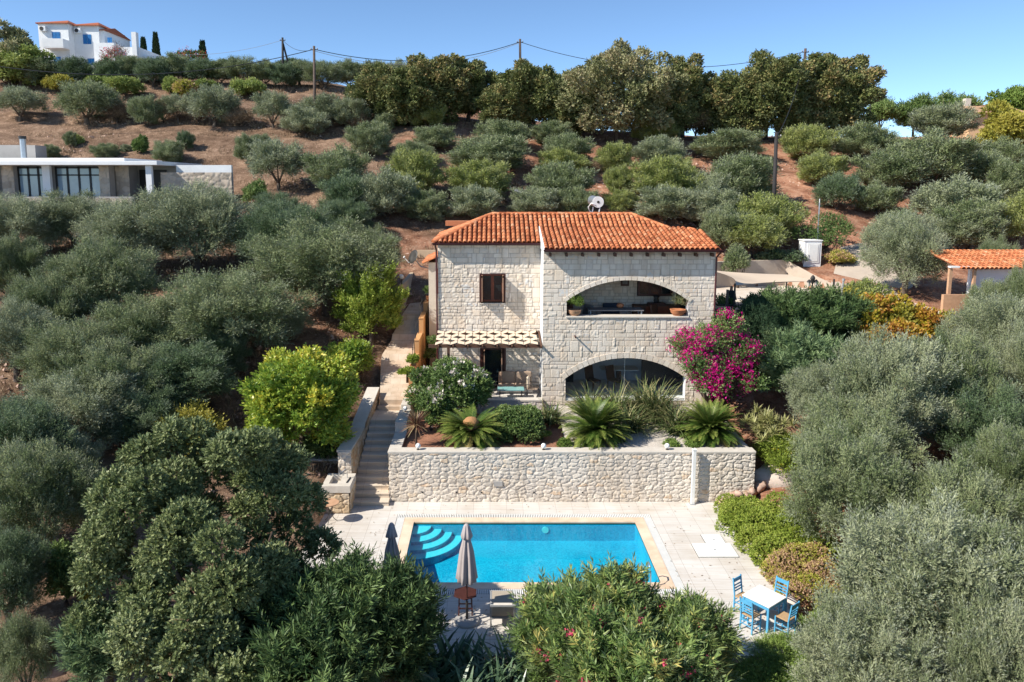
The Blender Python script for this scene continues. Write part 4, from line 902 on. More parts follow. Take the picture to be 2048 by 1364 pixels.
b.build('wall_body', M['concrete'], cw_)
ph_ = thing('pump_cabinet', 'small pale masonry cabinet with a white metal door above the concrete wall', 'cabinet', (0, 0, 0))
p0, p1 = at(1607, 527, 49.6), at(1644, 482, 49.6)
b = MB(); b.box(p0.x, 49.6, p0.z-.3, p1.x, 50.5, p1.z); b.box(p0.x-.05, 49.55, p1.z+.002, p1.x+.05, 50.55, p1.z+.06); b.build('housing', M['stucco_white'], ph_)
b = MB(); b.box(p0.x+.2, 49.56, p0.z+.05, p1.x-.15, 49.6, p1.z-.15); b.box(p0.x+.3, 49.54, p0.z+.15, p1.x-.25, 49.56, p1.z-.25); b.build('door', M['white'], ph_)
b = MB(); xx = p0.x+.28; b.tube([(xx, 49.52, p0.z+.45), (xx, 49.52, p0.z+.6)], .02, 6); b.build('handle', M['metal'], ph_)
mp = thing('white_mast', 'thin white mast rising behind the pump cabinet', 'pole', (0, 0, 0))
q0 = at(1635, 484, 50.8); q1 = at(1639, 405, 50.8); b = MB(); b.tube([q0 - Vector((0, 0, 2)), q1], .045, 8); b.build('shaft', M['metal'], mp); b = MB(); b.tube([q1, q1+Vector((0, 0, .25))], .025, 6); b.build('tip', M['white'], mp)
# shade sail
ss = thing('shade_sail', 'beige fabric shade sail stretched over the upper terrace', 'shade sail', (0, 0, 0))
cA = at(1424, 541, 41.5); cB = at(1438, 557, 37.0); cC = at(1478, 571, 35.6); cD = at(1664, 562, 38.5); cE = at(1575, 550, 44.0)
corn = [at(1420, 540, 43.0), at(1470, 571, 35.4), at(1668, 562, 38.0), at(1574, 549, 43.5)]
n = 20; Pm = np.zeros((n+1, n+1, 3))
for i in range(n+1):
    for j in range(n+1):
        u_, v_ = i/n, j/n
        # edges pulled inwards
        uu_ = u_ + (u_-.5)*(-.22)*math.sin(math.pi*v_); vv_ = v_ + (v_-.5)*(-.22)*math.sin(math.pi*u_)
        p = (1-uu_)*(1-vv_)*corn[0] + (1-uu_)*vv_*corn[1] + uu_*vv_*corn[2] + uu_*(1-vv_)*corn[3]
        p.z -= .25*math.sin(math.pi*u_)*math.sin(math.pi*v_); Pm[i, j] = p
me = grid_mesh('fabric', Pm, np.ones((n, n), bool), plain('sail_fabric', (.62, .5, .38), (.58, .46, .35), .9, 1, .05)); me.polygons.foreach_set('use_smooth', [True]*len(me.polygons)); link('fabric', me, ss)
for cpt in corn[1:]:
    b = MB(); b.tube([(cpt.x, cpt.y, 5.4), (cpt.x, cpt.y, cpt.z+.1)], .05, 8); b.build('post', M['dark_metal'], ss)
# right shed with tiled roof
sh = thing('tiled_garden_shed', 'small shed with orange tiled roof and orange base wall behind the vines', 'shed', (0, 0, 0))
SD = 40.0
xs_ = lambda px, D=SD: at(px, 560, D).x
zs_ = lambda py, D=SD: at(1900, py, D).z
b = MB(); b.box(xs_(1863), SD-1.2, zs_(612)-.6, xs_(1921), SD-1.0, zs_(583)); b.build('base_wall', M['terracotta_pale'], sh)
b = MB(); b.box(xs_(1876), SD-.95, zs_(583), xs_(1882), SD-.8, zs_(533)); b.box(xs_(1919), SD-1.15, zs_(605)-.6, xs_(1924), SD-1.0, zs_(530)); b.build('corner_posts', M['terracotta_pale'], sh)
b = MB(); b.box(xs_(1925), SD-.6, zs_(640), xs_(2075), SD-.4, zs_(535)); b.build('white_wall', M['stucco_white'], sh)
b = MB(); b.box(xs_(1873), SD-1.15, zs_(531), xs_(1915), SD-.9, zs_(528)); b.build('awning_rail', M['white'], sh)
rO = (xs_(1890), SD-1.3, zs_(533)); rh = zs_(502, SD+2.2)-rO[2]; vv3 = np.array([0, 3.5, rh]); Lr = float(np.linalg.norm(vv3))
roof_tiles('roof_tiles', sh, rO, (1, 0, 0), vv3/Lr, xs_(2090)-rO[0], Lr, lambda bb: 0, lambda bb: 6.5, 8, sp=.24, r=.095)
b = MB(); b.add([rO, (rO[0]+6.5, rO[1], rO[2]), (rO[0]+6.5, rO[1]+3.5, rO[2]+rh), (rO[0], rO[1]+3.5, rO[2]+rh)], [(0, 1, 2, 3)]); b.build('roof_bed', M['roof_pan'], sh)
rg = thing('stone_bungalow', 'yellowish house with pale roof behind pines at the far right', 'house', (0, 0, 0))
D3 = 84; b = MB(); b.box(at(1940, 240, D3).x, D3, at(0, 262, D3).z-3, at(2040, 240, D3).x, D3+8, at(0, 226, D3).z); b.build('wall', M['peach_plaster'], rg)
b = MB(); xx0, xx1 = at(1930, 240, D3).x, at(2050, 240, D3).x; zz = at(0, 226, D3).z; b.add([(xx0, D3-.6, zz), (xx1, D3-.6, zz), (xx1, D3+4, zz+1.3), (xx0+1.5, D3+4, zz+1.3), (xx0, D3+8.5, zz), (xx1, D3+8.5, zz)], [(0, 1, 2, 3), (3, 2, 5, 4), (0, 3, 4)]); b.build('roof', M['terracotta_pale'], rg)
b = MB(); xx = at(1966, 200, D3).x; b.box(xx, D3+3, zz+.6, xx+.6, D3+3.6, zz+1.9); b.build('chimney', M['coping'], rg)
# ------------------------------------------------------------------ things on the pool deck
def gp(px, py, z=0.0):
    r_ = ray(px, py); t_ = (z - CAMH) / r_.z; return Vector((r_.x * t_, r_.y * t_, z))
M['umb'] = plain('grey_umbrella_fabric', (.42, .37, .36), (.34, .3, .3), .9, 3, .1)
def umbrella(label, x, y, top, bot, rot):
    u = thing('closed_umbrella', label, 'umbrella', (x, y, 0), rot, 'closed umbrellas by the pool')
    b = MB(); b.lathe([(.36, 0), (.36, .05), (.33, .08), (.05, .09)], 28); b.build('base_plate', M['grey_conc'], u)
    b = MB(); b.tube([(0, 0, .05), (0, 0, .6)], .035, 10); b.build('base_tube', M['dark_metal'], u)
    b = MB(); b.tube([(0, 0, .6), (0, 0, top-.05)], .022, 10); b.build('pole', M['wood_dark'], u)
    def wob(amp, n, ph=0): return lambda a, j: 1 + amp*math.sin(a*n+ph) + amp*.5*math.sin(a*(n-3)+ph*2)
    hgt = top-bot
    b = MB(); b.lathe([(.07, top-.3), (.1, top-.5), (.17, bot+hgt*.5), (.235, bot+.25), (.26, bot+.04), (.2, bot)], 72, wob=wob(.2, 8, .4)); b.build('canopy', M['umb'], u, True)
    b = MB(); b.lathe([(.03, top), (.07, top-.05), (.12, top-.24), (.155, top-.38), (.14, top-.4)], 48, wob=wob(.13, 8, 1.1)); b.build('top_cap', M['umb'], u, True)
    return u
p = gp(934, 1243); umbrella('closed grey umbrella in front of the pool beside the hexagonal table', p.x, p.y, 2.88, 1.2, .3)
umbrella('closed grey umbrella half hidden by the dark oleander left of the pool', -2.72, 19.6, 2.83, 1.25, 1.2)
# hexagonal folding table
p = gp(931, 1232); ht = thing('hexagonal_table', 'dark red wood hexagonal folding table beside the umbrella', 'table', (p.x, p.y, 0))
b = MB(); hx = [(.36*math.cos(a), .36*math.sin(a)) for a in [k*math.pi/3+math.pi/6 for k in range(6)]]
b.prism(hx, .68, .71); M['table_wood'] = plain('shade_dark_wood', (.075, .026, .022), (.05, .018, .015), .8, 8, spec=.12); b.build('top', M['table_wood'], ht, bevel=.006)  # darker red wood tone carries the shadow lying on the table
for sx in (-1, 1):
    for sy in (-1, 1): b = MB(); b.bar((sx*.17, sy*.2, .68), (sx*.19, sy*-.16, 0), .035, .03); b.build('leg', M['wood_dark'], ht)
for sy in (-.12, .12): b = MB(); b.bar((-.18, sy, .3), (.18, sy, .3), .03, .03); b.build('stretcher', M['wood_dark'], ht)
# loungers
M['sling'] = plain('sling_fabric', (.42, .36, .28), (.34, .29, .23), .9, 10)
M['alu'] = plain('grey_aluminium', (.36, .36, .35), (.3, .3, .3), .5, 6)
def lounger(label, x, y, rot):
    l = thing('sun_lounger', label, 'sun lounger', (x, y, 0), rot, 'sun loungers on the deck')
    b = MB()
    for sx in (-.32, .32): b.bar((sx, .0, .34), (sx, 1.35, .34), .04, .05)
    for yy in (0, 1.35): b.bar((-.32, yy, .34), (.32, yy, .34), .04, .04)
    b.build('frame', M['alu'], l)
    for sx in (-.32, .32):
        for yy in (.1, 1.25): b = MB(); b.bar((sx, yy, .33), (sx, yy+.03, 0), .035, .035); b.build('leg', M['alu'], l)
    b = MB(); b.box(-.29, 0.02, .345, .29, 1.33, .36); b.build('seat', M['sling'], l)
    b = MB()
    for sx in (-.32, .32): b.bar((sx, 0.02, .36), (sx, -.42, .95), .05, .05)
    b.bar((-.34, -.42, .95), (.34, -.42, .95), .06, .05); b.build('back_frame', M['alu'], l)
    b = MB(); b.bar((0, 0.02, .37), (0, -.4, .93), .58, .015, up=(0, 1, .7)); b.build('backrest', M['sling'], l)
    b = MB(); b.bar((0, -.25, .79), (0, -.42, .99), .5, .07, up=(0, 1, .7)); b.build('head_cushion', M['coping'], l)
p = gp(1005, 1250); lounger('grey sling sun lounger seen from behind between umbrella and oleander', p.x, p.y-.2, 0)
p = gp(615, 1170); lounger('sun lounger mostly hidden behind the dark shrubs left of the pool', p.x, p.y, -1.3)
# round bistro table
p = gp(663, 1038); p.y = 25.65; bt = thing('round_bistro_table', 'small round pale table with thin iron legs by the sink', 'table', (p.x, p.y, 0))
b = MB(); b.lathe([(.34, .72), (.345, .735), (.34, .75)], 32); b.build('top', M['terracotta_pale'], bt)
for k in range(3):
    a = k*2.094+.4; c, s_ = math.cos(a), math.sin(a); b = MB(); b.tube([(.22*c, .22*s_, .72), (.05*c, .05*s_, .5), (.04*c, .04*s_, .35), (.14*c, .14*s_, .12), (.26*c, .26*s_, 0)], .013, 6); b.build('leg', M['dark_metal'], bt)
b = MB(); b.lathe([(.045, .4), (.05, .42), (.045, .44)], 12); b.build('collar', M['dark_metal'], bt)
# blue table and chairs
M['blue_wood'] = plain('sky_blue_paint', (.10, .38, .62), (.08, .32, .54), .5, 8)
M['rush'] = plain('rush_seat', (.5, .33, .18), (.38, .24, .12), .9, 30, .4)
tb = thing('blue_taverna_table', 'sky blue taverna table with a white square top on the deck corner', 'table', (7.62, 19.45, 0), R(38))
b = MB(); b.box(-.43, -.42, .73, .43, .42, .76); b.build('top', M['white'], tb, bevel=.005)
b = MB()
for s_ in (-1, 1): b.box(-.36, s_*.37-.012, .62, .36, s_*.37+.012, .728); b.box(s_*.38-.012, -.35, .62, s_*.38+.012, .35, .728)
b.build('apron', M['blue_wood'], tb)
for sx in (-1, 1):
    for sy in (-1, 1): b = MB(); b.box(sx*.385-.03, sy*.375-.03, 0, sx*.385+.03, sy*.375+.03, .729); b.build('leg', M['blue_wood'], tb)
def chair(label, x, y, rz):
    """faces +y; back at -y"""
    c = thing('blue_taverna_chair', label, 'chair', (x, y, 0), rz, 'blue taverna chairs around the white topped table')
    b = MB(); b.box(-.19, -.18, .44, .19, .19, .47); b.build('seat', M['rush'], c, bevel=.008)
    for sx in (-1, 1):
        b = MB(); b.box(sx*.19-.017, .165, 0, sx*.19+.017, .2, .47); b.build('front_leg', M['blue_wood'], c)
        b = MB(); b.bar((sx*.18, -.2, 0), (sx*.18, -.19, .47), .034, .034); b.bar((sx*.18, -.19, .46), (sx*.18, -.26, .96), .034, .034); b.build('rear_leg', M['blue_wood'], c)
    b = MB()
    for z in (.14, .28):
        for sx in (-1, 1): b.bar((sx*.185, -.2, z), (sx*.19, .18, z), .02, .02)
    for z in (.2, .33): b.bar((-.19, .18, z), (.19, .18, z), .02, .02); b.bar((-.18, -.2, z), (.18, -.2, z), .02, .02)
    b.build('stretchers', M['blue_wood'], c)
    b = MB(); b.bar((-.18, -.25, .88), (.18, -.25, .88), .02, .11); b.build('top_rail', M['blue_wood'], c)
    for z, yy in ((.58, -.205), (.66, -.217), (.74, -.228)): b = MB(); b.bar((-.17, yy, z), (.17, yy, z), .018, .035); b.build('back_slat', M['blue_wood'], c)
for ang, dist, lab in ((128, .62, 'blue taverna chair at the back left side of the white table'), (38, .66, 'blue taverna chair at the back right side of the white table, by the yellow shrub'),
                       (218, .62, 'blue taverna chair at the near left side of the white table, nearest the oleander'), (-52, .66, 'blue taverna chair at the near right side of the table, half behind green juniper')):
    a = R(ang); chair(lab, 7.62 + dist*math.cos(a), 19.45 + dist*math.sin(a), a + math.pi/2)
# white post with shower-like bracket
p = gp(1384, 1007); wp = thing('white_post', 'tall white square post against the retaining wall', 'post', (p.x, RWY-.22, 0))
b = MB(); b.box(-.065, -.065, 0, .065, .065, 2.15); b.build('shaft', M['white'], wp, bevel=.006); b = MB(); b.box(-.08, -.08, 2.15, .08, .08, 2.18); b.build('cap', M['white'], wp)
b = MB(); b.box(-.1, -.1, 0, .1, .1, .02); b.build('foot_plate', M['metal'], wp); b = MB(); b.bar((-.065, 0, 1.72), (-.2, 0, 1.72), .02, .02); b.bar((-.065, 0, 1.3), (-.13, 0, 1.3), .02, .02); b.build('bracket', M['metal'], wp)
# globe lamps
def globe(label, loc, r=.1, post=0.06):
    g_ = thing('globe_lamp', label, 'lamp', loc, 0, 'white globe lamps')
    b = MB(); b.lathe([(.06, 0), (.055, .02), (.03, .03), (.03, post)], 14); b.build('base', M['dark_metal'], g_)
    b = MB(); b.sphere((0, 0, post + r*.95), r, 16); b.build('glass_globe', M['globe'], g_, True)
for px, lab in ((838, 'white globe lamp on the wall coping nearest the stairs'), (1086, 'white globe lamp on the wall coping in the middle'), (1330, 'white globe lamp on the wall coping towards the white post')):
    p = gp(px, 893, RWZ); globe(lab, (p.x, RWY+.16, RWZ))
globe('white globe lamp on the stepped coping near the stair top', (-3.62, 31.0, RWZ+.42))
p = at(803, 556, 41); globe('white globe lamp on the wall beside the upper path', (p.x, p.y, p.z-.35), .13, .3)
b = MB(); wl_ = thing('upper_path_wall', 'cream plastered wall at the top of the stone path', 'wall', (0, 0, 0)); b = MB(); b.box(p.x-.12, 40.9, 4.8, p.x+.1, 49, p.z-.35); b.box(p.x+.1, 48.8, 4.8, -2.4, 49, 7.8); b.build('wall_body', M['cream'], wl_)
M['shrubgreen'] = None
# satellite dish
p = at(828, 514, 39.6); sd = thing('satellite_dish', 'tilted dark satellite dish on a bracket beside the house', 'satellite dish', p); 
b = MB(); b.lathe([(.001, 0), (.2, .015), (.38, .06), (.385, .065), (.38, .075), (.2, .03), (.001, .015)], 24); b.xform(Matrix.Rotation(R(38), 4, 'Z') @ Matrix.Rotation(R(-66), 4, 'Y')); b.build('dish', M['dark_metal'], sd, True)
b = MB(); b.tube([(0, 0, -.35), (-.3, 0, -.28), (-.52, 0, -.02)], .02, 6); b.tube([(-.56, 0, -.04), (-.48, 0, .04)], .04, 8); b.build('receiver_arm', M['white'], sd)
b = MB(); b.tube([(.05, 0, -.1), (.35, 0, -.5), (.75, 0, -.6)], .03, 6); b.build('bracket', M['metal'], sd)
# solar water heater on the back slope
p = at(1196, 404, 39.0); sh_ = thing('solar_water_heater', 'round tank solar water heater on a frame behind the roof ridge', 'water heater', p)
b = MB(); b.tube([(0, 0, 0), (-.1, 1.3, .05)], .27, 24); b.build('tank', M['metal'], sh_); b = MB(); b.tube([(.004, -.06, 0), (0, .0, 0)], .29, 24); b.tube([(.004, -.075, 0), (.004, -.06, 0)], .07, 12, 1); b.build('tank_end', [M['white'], M['dark_metal']], sh_)
b = MB(); b.tube([(-.1, -.05, -.2), (-.35, -.08, -.05), (-.5, -.08, -.25), (-.42, -.08, -.5), (-.2, -.08, -.55)], .035, 8); b.build('pipe_loop', M['white'], sh_, True)
b = MB()
for x in (-.25, .1): b.bar((x, 0, -.25), (x-.1, 0, -.95), .05, .05)
b.build('stand', M['white'], sh_)
b = MB(); b.add([(-.75, -.1, -.85), (.05, -.1, -.85), (.15, .35, -.55), (-.6, .35, -.55), (-.75, -.1, -.9), (.05, -.1, -.9), (.15, .35, -.6), (-.6, .35, -.6)], [(0, 1, 2, 3), (7, 6, 5, 4), (0, 4, 5, 1), (1, 5, 6, 2), (2, 6, 7, 3), (3, 7, 4, 0)]); b.build('collector_panel', M['metal'], sh_)
# solar lamp pole
p0 = G(1043, 440, 40) or at(1043, 425, 46); zt_ = at(1043, 388, p0.y).z
sp_ = thing('solar_street_lamp', 'thin white pole with a small solar panel behind the house', 'lamp', p0)
b = MB(); b.tube([(0, 0, -.5), (0, 0, zt_-p0.z)], .035, 8); b.build('pole', M['white'], sp_)
b = MB(); hh = zt_-p0.z; b.add([(-.55, -.2, hh+.25), (.25, -.2, hh-.02), (.35, .3, hh+.12), (-.45, .3, hh+.4)], [(0, 1, 2, 3)]); b.box(-.05, -.15, hh-.5, .2, 0, hh-.2); b.build('solar_panel', M['alu'], sp_)
# utility poles and wires
def pole(label, px, py0, py1, D, r=.14, lean=0, mat_='pole_wood', brace=False, extra=True):
    a = at(px, py0, D); t_ = at(px+lean, py1, D)
    gz_ = float(land(a.x, a.y)); a = Vector((a.x, a.y, gz_-.4))
    u = thing('utility_pole', label, 'utility pole', a); q = t_ - a
    b = MB(); b.tube([(0, 0, 0), q], [r*1.15, r*.8], 10); b.build('shaft', M[mat_], u, True)
    if extra:
        b = MB(); b.bar(q + Vector((-.35, 0, -.35)), q + Vector((.35, 0, -.35)), .08, .08); b.build('bracket', M['dark_metal'], u)
        for s_ in (-.3, .3): b = MB(); b.lathe([(.03, 0), (.06, .03), (.05, .1), (.02, .13)], 8, tuple(q + Vector((s_, 0, -.3)))); b.build('insulator', M['grey_conc'], u)
    if brace: b = MB(); b.tube([q + Vector((0, 0, -.6)), q + Vector((1.1, .3, -q.z*1.0+.3))], r*.75, 8); b.build('brace', M[mat_], u)
    return t_
T1 = pole('brown wooden utility pole standing clear on the left slope above the olives', 628, 198, 92, 74)
T2 = pole('braced dark utility pole on the ridge right of the cypress', 565, 140, 75, 98, .16, 0, 'dark_pole', True)
T3 = pole('grey utility pole against the sky above the central ridge trees', 1042, 150, 78, 84, .15, -2)
T4 = pole('leaning wooden utility pole between the two right ridge trees', 1602, 190, 97, 78, .16, 9)
T5 = pole('dark utility pole on the slope right of the house roof', 1549, 405, 264, 53, .15, 4, 'dark_pole', False, True)
an = thing('ridge_antenna', 'thin tv antenna mast against the sky on the right', 'antenna', at(1741, 205, 82)); b = MB(); b.tube([(0, 0, -3), (.08, 0, 3.4)], .05, 6); b.build('mast', M['dark_metal'], an)
b = MB(); b.bar((-.4, 0, 3.3), (.45, 0, 3.45), .04, .04); b.bar((-.2, 0, 3.0), (.3, 0, 3.75), .04, .04); b.build('aerial', M['dark_metal'], an)
def wire(label, A, B_, sag, r=.03, n=24):
    b = MB(); pts = [A.lerp(B_, t_) - Vector((0, 0, sag*4*t_*(1-t_))) for t_ in [i/n for i in range(n+1)]]
    o = b.build('power_line', M['black'] if 'black' in label else M['alu'], None, True) if False else None
    b.tube(pts, r, 5); o = b.build('power_line', M['black'] if r > .022 else M['alu']); props(o, label, 'cable', 'overhead power lines')
dz_ = Vector((0, 0, -.3))
wire('thick black overhead cable from the brown pole leftwards past the white villa', T1+dz_, at(-40, 127, 70), 1.6, .035)
wire('black sagging cable between the brown pole and the central pole', T1+dz_, T3+dz_, 1.5, .035)
wire('thinner second cable sagging between brown pole and central pole', T1+dz_+Vector((0, .4, -.1)), T3+dz_+Vector((0, .4, 0)), 1.75, .022)
wire('overhead cable from the central pole to the leaning pole', T3+dz_, T4+dz_, 2.1, .03)
wire('overhead wire between the braced pole and the brown pole', T2+dz_, T1+dz_, .6, .025)
wire('faint wire from the braced pole leftwards to the villa', T2+dz_, at(330, 108, 98), .7, .02)
wire('cable dropping from the leaning pole to the dark slope pole', T4+dz_, T5+dz_, 1.2, .025)
# street lantern on the upper terrace, person, gate
p = at(1623, 600, 37.5); sl_ = thing('street_lantern', 'dark iron garden lantern post with glass lantern heads beyond the shade sail', 'lamp', (p.x, p.y, 5.42)); top = at(1623, 565, 37.5).z-5.42
b = MB(); b.tube([(0, 0, 0), (0, 0, top)], .035, 8); b.build('post', M['dark_metal'], sl_)
for s_ in (-.18, .18):
    b = MB(); b.tube([(0, 0, top-.25), (s_*.7, 0, top-.35), (s_, 0, top-.2)], .015, 6); b.build('arm', M['dark_metal'], sl_)
    b = MB(); b.lathe([(.05, top-.2), (.1, top+.02), (.1, top+.03)], 6, (s_, 0, 0)); b.build('lantern_glass', M['coping'], sl_)
    b = MB(); b.lathe([(.13, top+.03), (.1, top+.08), (.02, top+.16)], 6, (s_, 0, 0)); b.build('lantern_cap', M['dark_metal'], sl_)
b = MB(); b.lathe([(.06, top-.05), (.13, top+.2), (.13, top+.22), (.1, top+.3), (.02, top+.38)], 6); b.build('lantern_head', M['dark_metal'], sl_)
p = at(1683, 590, 37); gl2 = thing('grey_bollard_lamp', 'short grey pipe post among the vines right of the sail', 'post', (p.x, p.y, 5.0)); b = MB(); tt = at(1690, 562, 37).z-5.0; b.tube([(-.1, 0, 0), (.05, 0, tt)], .045, 8); b.build('shaft', M['alu'], gl2); b = MB(); b.tube([(.05, 0, tt), (.06, 0, tt+.12)], .07, 8); b.build('cap', M['alu'], gl2)
# person
def person():
    p = at(1463, 572, 36.6); zf = 5.42; hgt = 1.76
    pr = thing('person', 'person in a dark top standing in shade under the end of the sail', 'person', (p.x, 36.6, zf), R(15))
    J = {'pel': (0, 0, .95, .15, .11), 'wa': (0, 0, 1.1, .14, .1), 'ch': (0, 0, 1.32, .17, .12), 'nk': (0, .0, 1.5, .06, .06), 'hd': (0, -.015, 1.6, .085, .09), 'tp': (0, -.01, 1.7, .075, .08)}
    names = list(J); vs = [J[k][:3] for k in names]; rs = [J[k][3:] for k in names]; es = [(i, i+1) for i in range(5)]
    def chain(root, pts):
        prev = root
        for (x, y, z, r_) in pts: vs.append((x, y, z)); rs.append((r_, r_)); es.append((prev, len(vs)-1)); prev = len(vs)-1
    for s_ in (-1, 1):
        chain(2, [(s_*.18, 0, 1.42, .06), (s_*.25, .02, 1.15, .045), (s_*.2, -.16, 1.02, .034), (s_*.12, -.22, 1.05, .03)])
        chain(0, [(s_*.1, 0, .88, .09), (s_*.11, -.02, .48, .06), (s_*.12, .01, .09, .042), (s_*.13, -.14, .03, .035)])
    me = bpy.data.meshes.new('body'); me.from_pydata(vs, es, []); o = link('body', me, pr)
    m_ = o.modifiers.new('s', 'SKIN'); sk_ = me.skin_vertices[0].data
    for i, r_ in enumerate(rs): sk_[i].radius = r_
    sk_[0].use_root = True; m2 = o.modifiers.new('u', 'SUBSURF'); m2.levels = m2.render_levels = 2
    dg = bpy.context.evaluated_depsgraph_get(); me2 = bpy.data.meshes.new_from_object(o.evaluated_get(dg)); o.modifiers.clear(); o.data = me2
    skin = plain('skin', (.36, .2, .13), (.32, .17, .11), .6); sh1 = plain('dark_shirt', (.03, .035, .035), (.02, .022, .022), .9); pa = plain('dark_trousers', (.03, .03, .04), (.02, .02, .03), .9)
    me2.materials.clear()
    for q in (skin, sh1, pa, plain('brown_hair', (.06, .035, .02), (.04, .025, .015), .8)): me2.materials.append(q)
    for f_ in me2.polygons:
        z, x = f_.center.z, abs(f_.center.x); f_.use_smooth = True
        f_.material_index = 2 if z < .98 and x < .19 and f_.center.y > -.12 or z < .9 else 1 if z < 1.48 and not (x > .17 and z < 1.22) and f_.center.y > -.13 else 0
        if z > 1.66 or (z > 1.58 and f_.center.y > .03): f_.material_index = 3
person()
gt = thing('wooden_slat_gate', 'brown slatted wooden gate beside the right corner of the house', 'gate', (0, 0, 0)); b = MB()
xa, xb = at(1432, 640, 34.6).x, at(1449, 640, 34.6).x; x = xa
while x < xb: b.box(x, 34.6, 5.0, x+.035, 34.63, 6.2); x += .055
b.build('slats', M['wood_brown'], gt); b = MB(); b.box(xa, 34.56, 5.98, xb, 34.6, 6.04); b.box(xa, 34.56, 6.3, xb+.02, 34.66, 6.42); b.build('top_rail', M['terracotta_pale'], gt)
b = MB(); b.box(xb+.05, 34.6, 3.4, xb+.15, 34.7, 7.2); b.build('gate_post', M['dark_metal'], gt)
fn = thing('iron_balustrade', 'dark iron railing at the front edge of the upper terrace', 'railing', (0, 0, 0)); b = MB(); b.tube([(10.9, 35.45, 6.35), (16, 35.45, 6.35)], .025, 6); b.build('handrail', M['dark_metal'], fn)
b = MB(); x = 10.9
while x < 16: b.tube([(x, 35.45, 5.4), (x, 35.45, 6.35)], .012, 5); x += .14
b.build('bars', M['dark_metal'], fn)
# ------------------------------------------------------------------ furniture on balcony and patio
def sofa(name, label, x0, x1, y0, y1, z, m_, cat='sofa', back=.45):
    s_ = thing(name, label, cat, ((x0+x1)/2, (y0+y1)/2, z)); w, d = (x1-x0)/2, (y1-y0)/2
    b = MB(); b.box(-w, -d, .05, w, d, .28); b.build('base', m_[0], s_, bevel=.02)
    n_ = max(1, round(2*w/.75)); 
    for k in range(n_): b = MB(); b.box(-w+.04+k*(2*w-.08)/n_+.01, -d, .285, -w+.04+(k+1)*(2*w-.08)/n_-.01, d-.16, .42); b.build('seat_cushion', m_[1], s_, bevel=.03)
    for k in range(n_): b = MB(); b.box(-w+.04+k*(2*w-.08)/n_+.01, d-.16, .3, -w+.04+(k+1)*(2*w-.08)/n_-.01, d, .42+back); b.build('back_cushion', m_[1], s_, bevel=.03)
    return s_
M['navy'] = plain('dark_blue_fabric', (.045, .06, .09), (.035, .045, .07), .95, 8); M['taupe'] = plain('taupe_cushion', (.42, .31, .23), (.36, .26, .19), .95, 6)
M['greyfab'] = plain('grey_fabric', (.2, .19, .19), (.15, .145, .14), .95, 12)
sofa('balcony_sofa', 'dark blue armchair against the balcony back wall', 5.35, 6.25, 34.75, 35.5, 5.4, (M['navy'], M['navy']), 'armchair', .62)
for x, rz, lab in ((4.25, -.9, 'grey woven armchair at the left of the balcony table'), (7.9, .9, 'wooden armchair at the right of the balcony table')):
    c = thing('balcony_armchair', lab, 'armchair', (x, 34.1, 5.4), rz); fb = M['greyfab'] if rz < 0 else M['wood_brown']
    b = MB(); b.box(-.3, -.28, .38, .3, .28, .46); b.build('seat', fb, c, bevel=.02)
    b = MB(); b.bar((0, .28, .42), (0, .42, 1.15), .58, .06, up=(0, 1, 0)); b.build('backrest', fb, c)
    for sx in (-.28, .28): b = MB(); b.box(sx-.025, -.26, 0, sx+.025, -.2, .64); b.box(sx-.025, .22, 0, sx+.025, .28, .64); b.box(sx-.03, -.28, .64, sx+.03, .3, .67); b.build('side_frame', M['wood_brown'], c)
t = thing('balcony_table', 'long dark table set on the balcony', 'table', (5.7, 33.8, 5.4)); b = MB(); b.box(-1.25, -.4, 1.0, 1.25, .4, 1.04); b.build('top', M['greyfab'], t)
for sx in (-1.15, 1.15):
    for sy in (-.33, .33): b = MB(); b.box(sx-.03, sy-.03, 0, sx+.03, sy+.03, .995); b.build('leg', M['alu'], t)
o = MB(); o.sphere((0, 0, .12), .17, 12, 0, .7); props(o.build('orange_cushion', M['terracotta'], None, True, loc=(5.98, 34.0, 6.44)), 'round orange cushion on the balcony table', 'cushion')
sb = thing('sideboard', 'brown wooden sideboard under the balcony window', 'sideboard', (7.9, 35.2, 5.4)); b = MB(); b.box(-1.1, -.25, .1, 1.1, .25, 1.0); b.build('cabinet', M['wood_brown'], sb, bevel=.01); b = MB(); b.box(-.4, -.2, 1.001, .4, .2, 1.1); b.build('tray', M['wood_dark'], sb)
b = MB(); b.box(-.55, -.26, .15, -.02, -.252, .95); b.box(.02, -.26, .15, .55, -.252, .95); b.build('doors', M['wood_red'], sb)
vs_ = MB(); vs_.lathe([(.1, 0), (.14, .1), (.1, .22), (.17, .32)], 12); props(vs_.build('black_bowl', M['black'], None, True, loc=(7.9, 35.2, 6.5)), 'black vase on the sideboard tray', 'vase')
for x, z, lab in ((4.75, 7.65, 'dark framed picture on the left of the balcony wall'), (6.45, 7.5, 'dark framed picture nearer the balcony window')):
    pf = thing('framed_picture', lab, 'picture', (x, 35.54, z)); b = MB(); b.box(-.2, -.02, -.25, .2, .02, .25); b.build('frame', M['wood_dark'], pf, bevel=.008); b = MB(); b.box(-.12, -.026, -.16, .12, -.021, .16); b.build('print', M['greyfab'], pf)
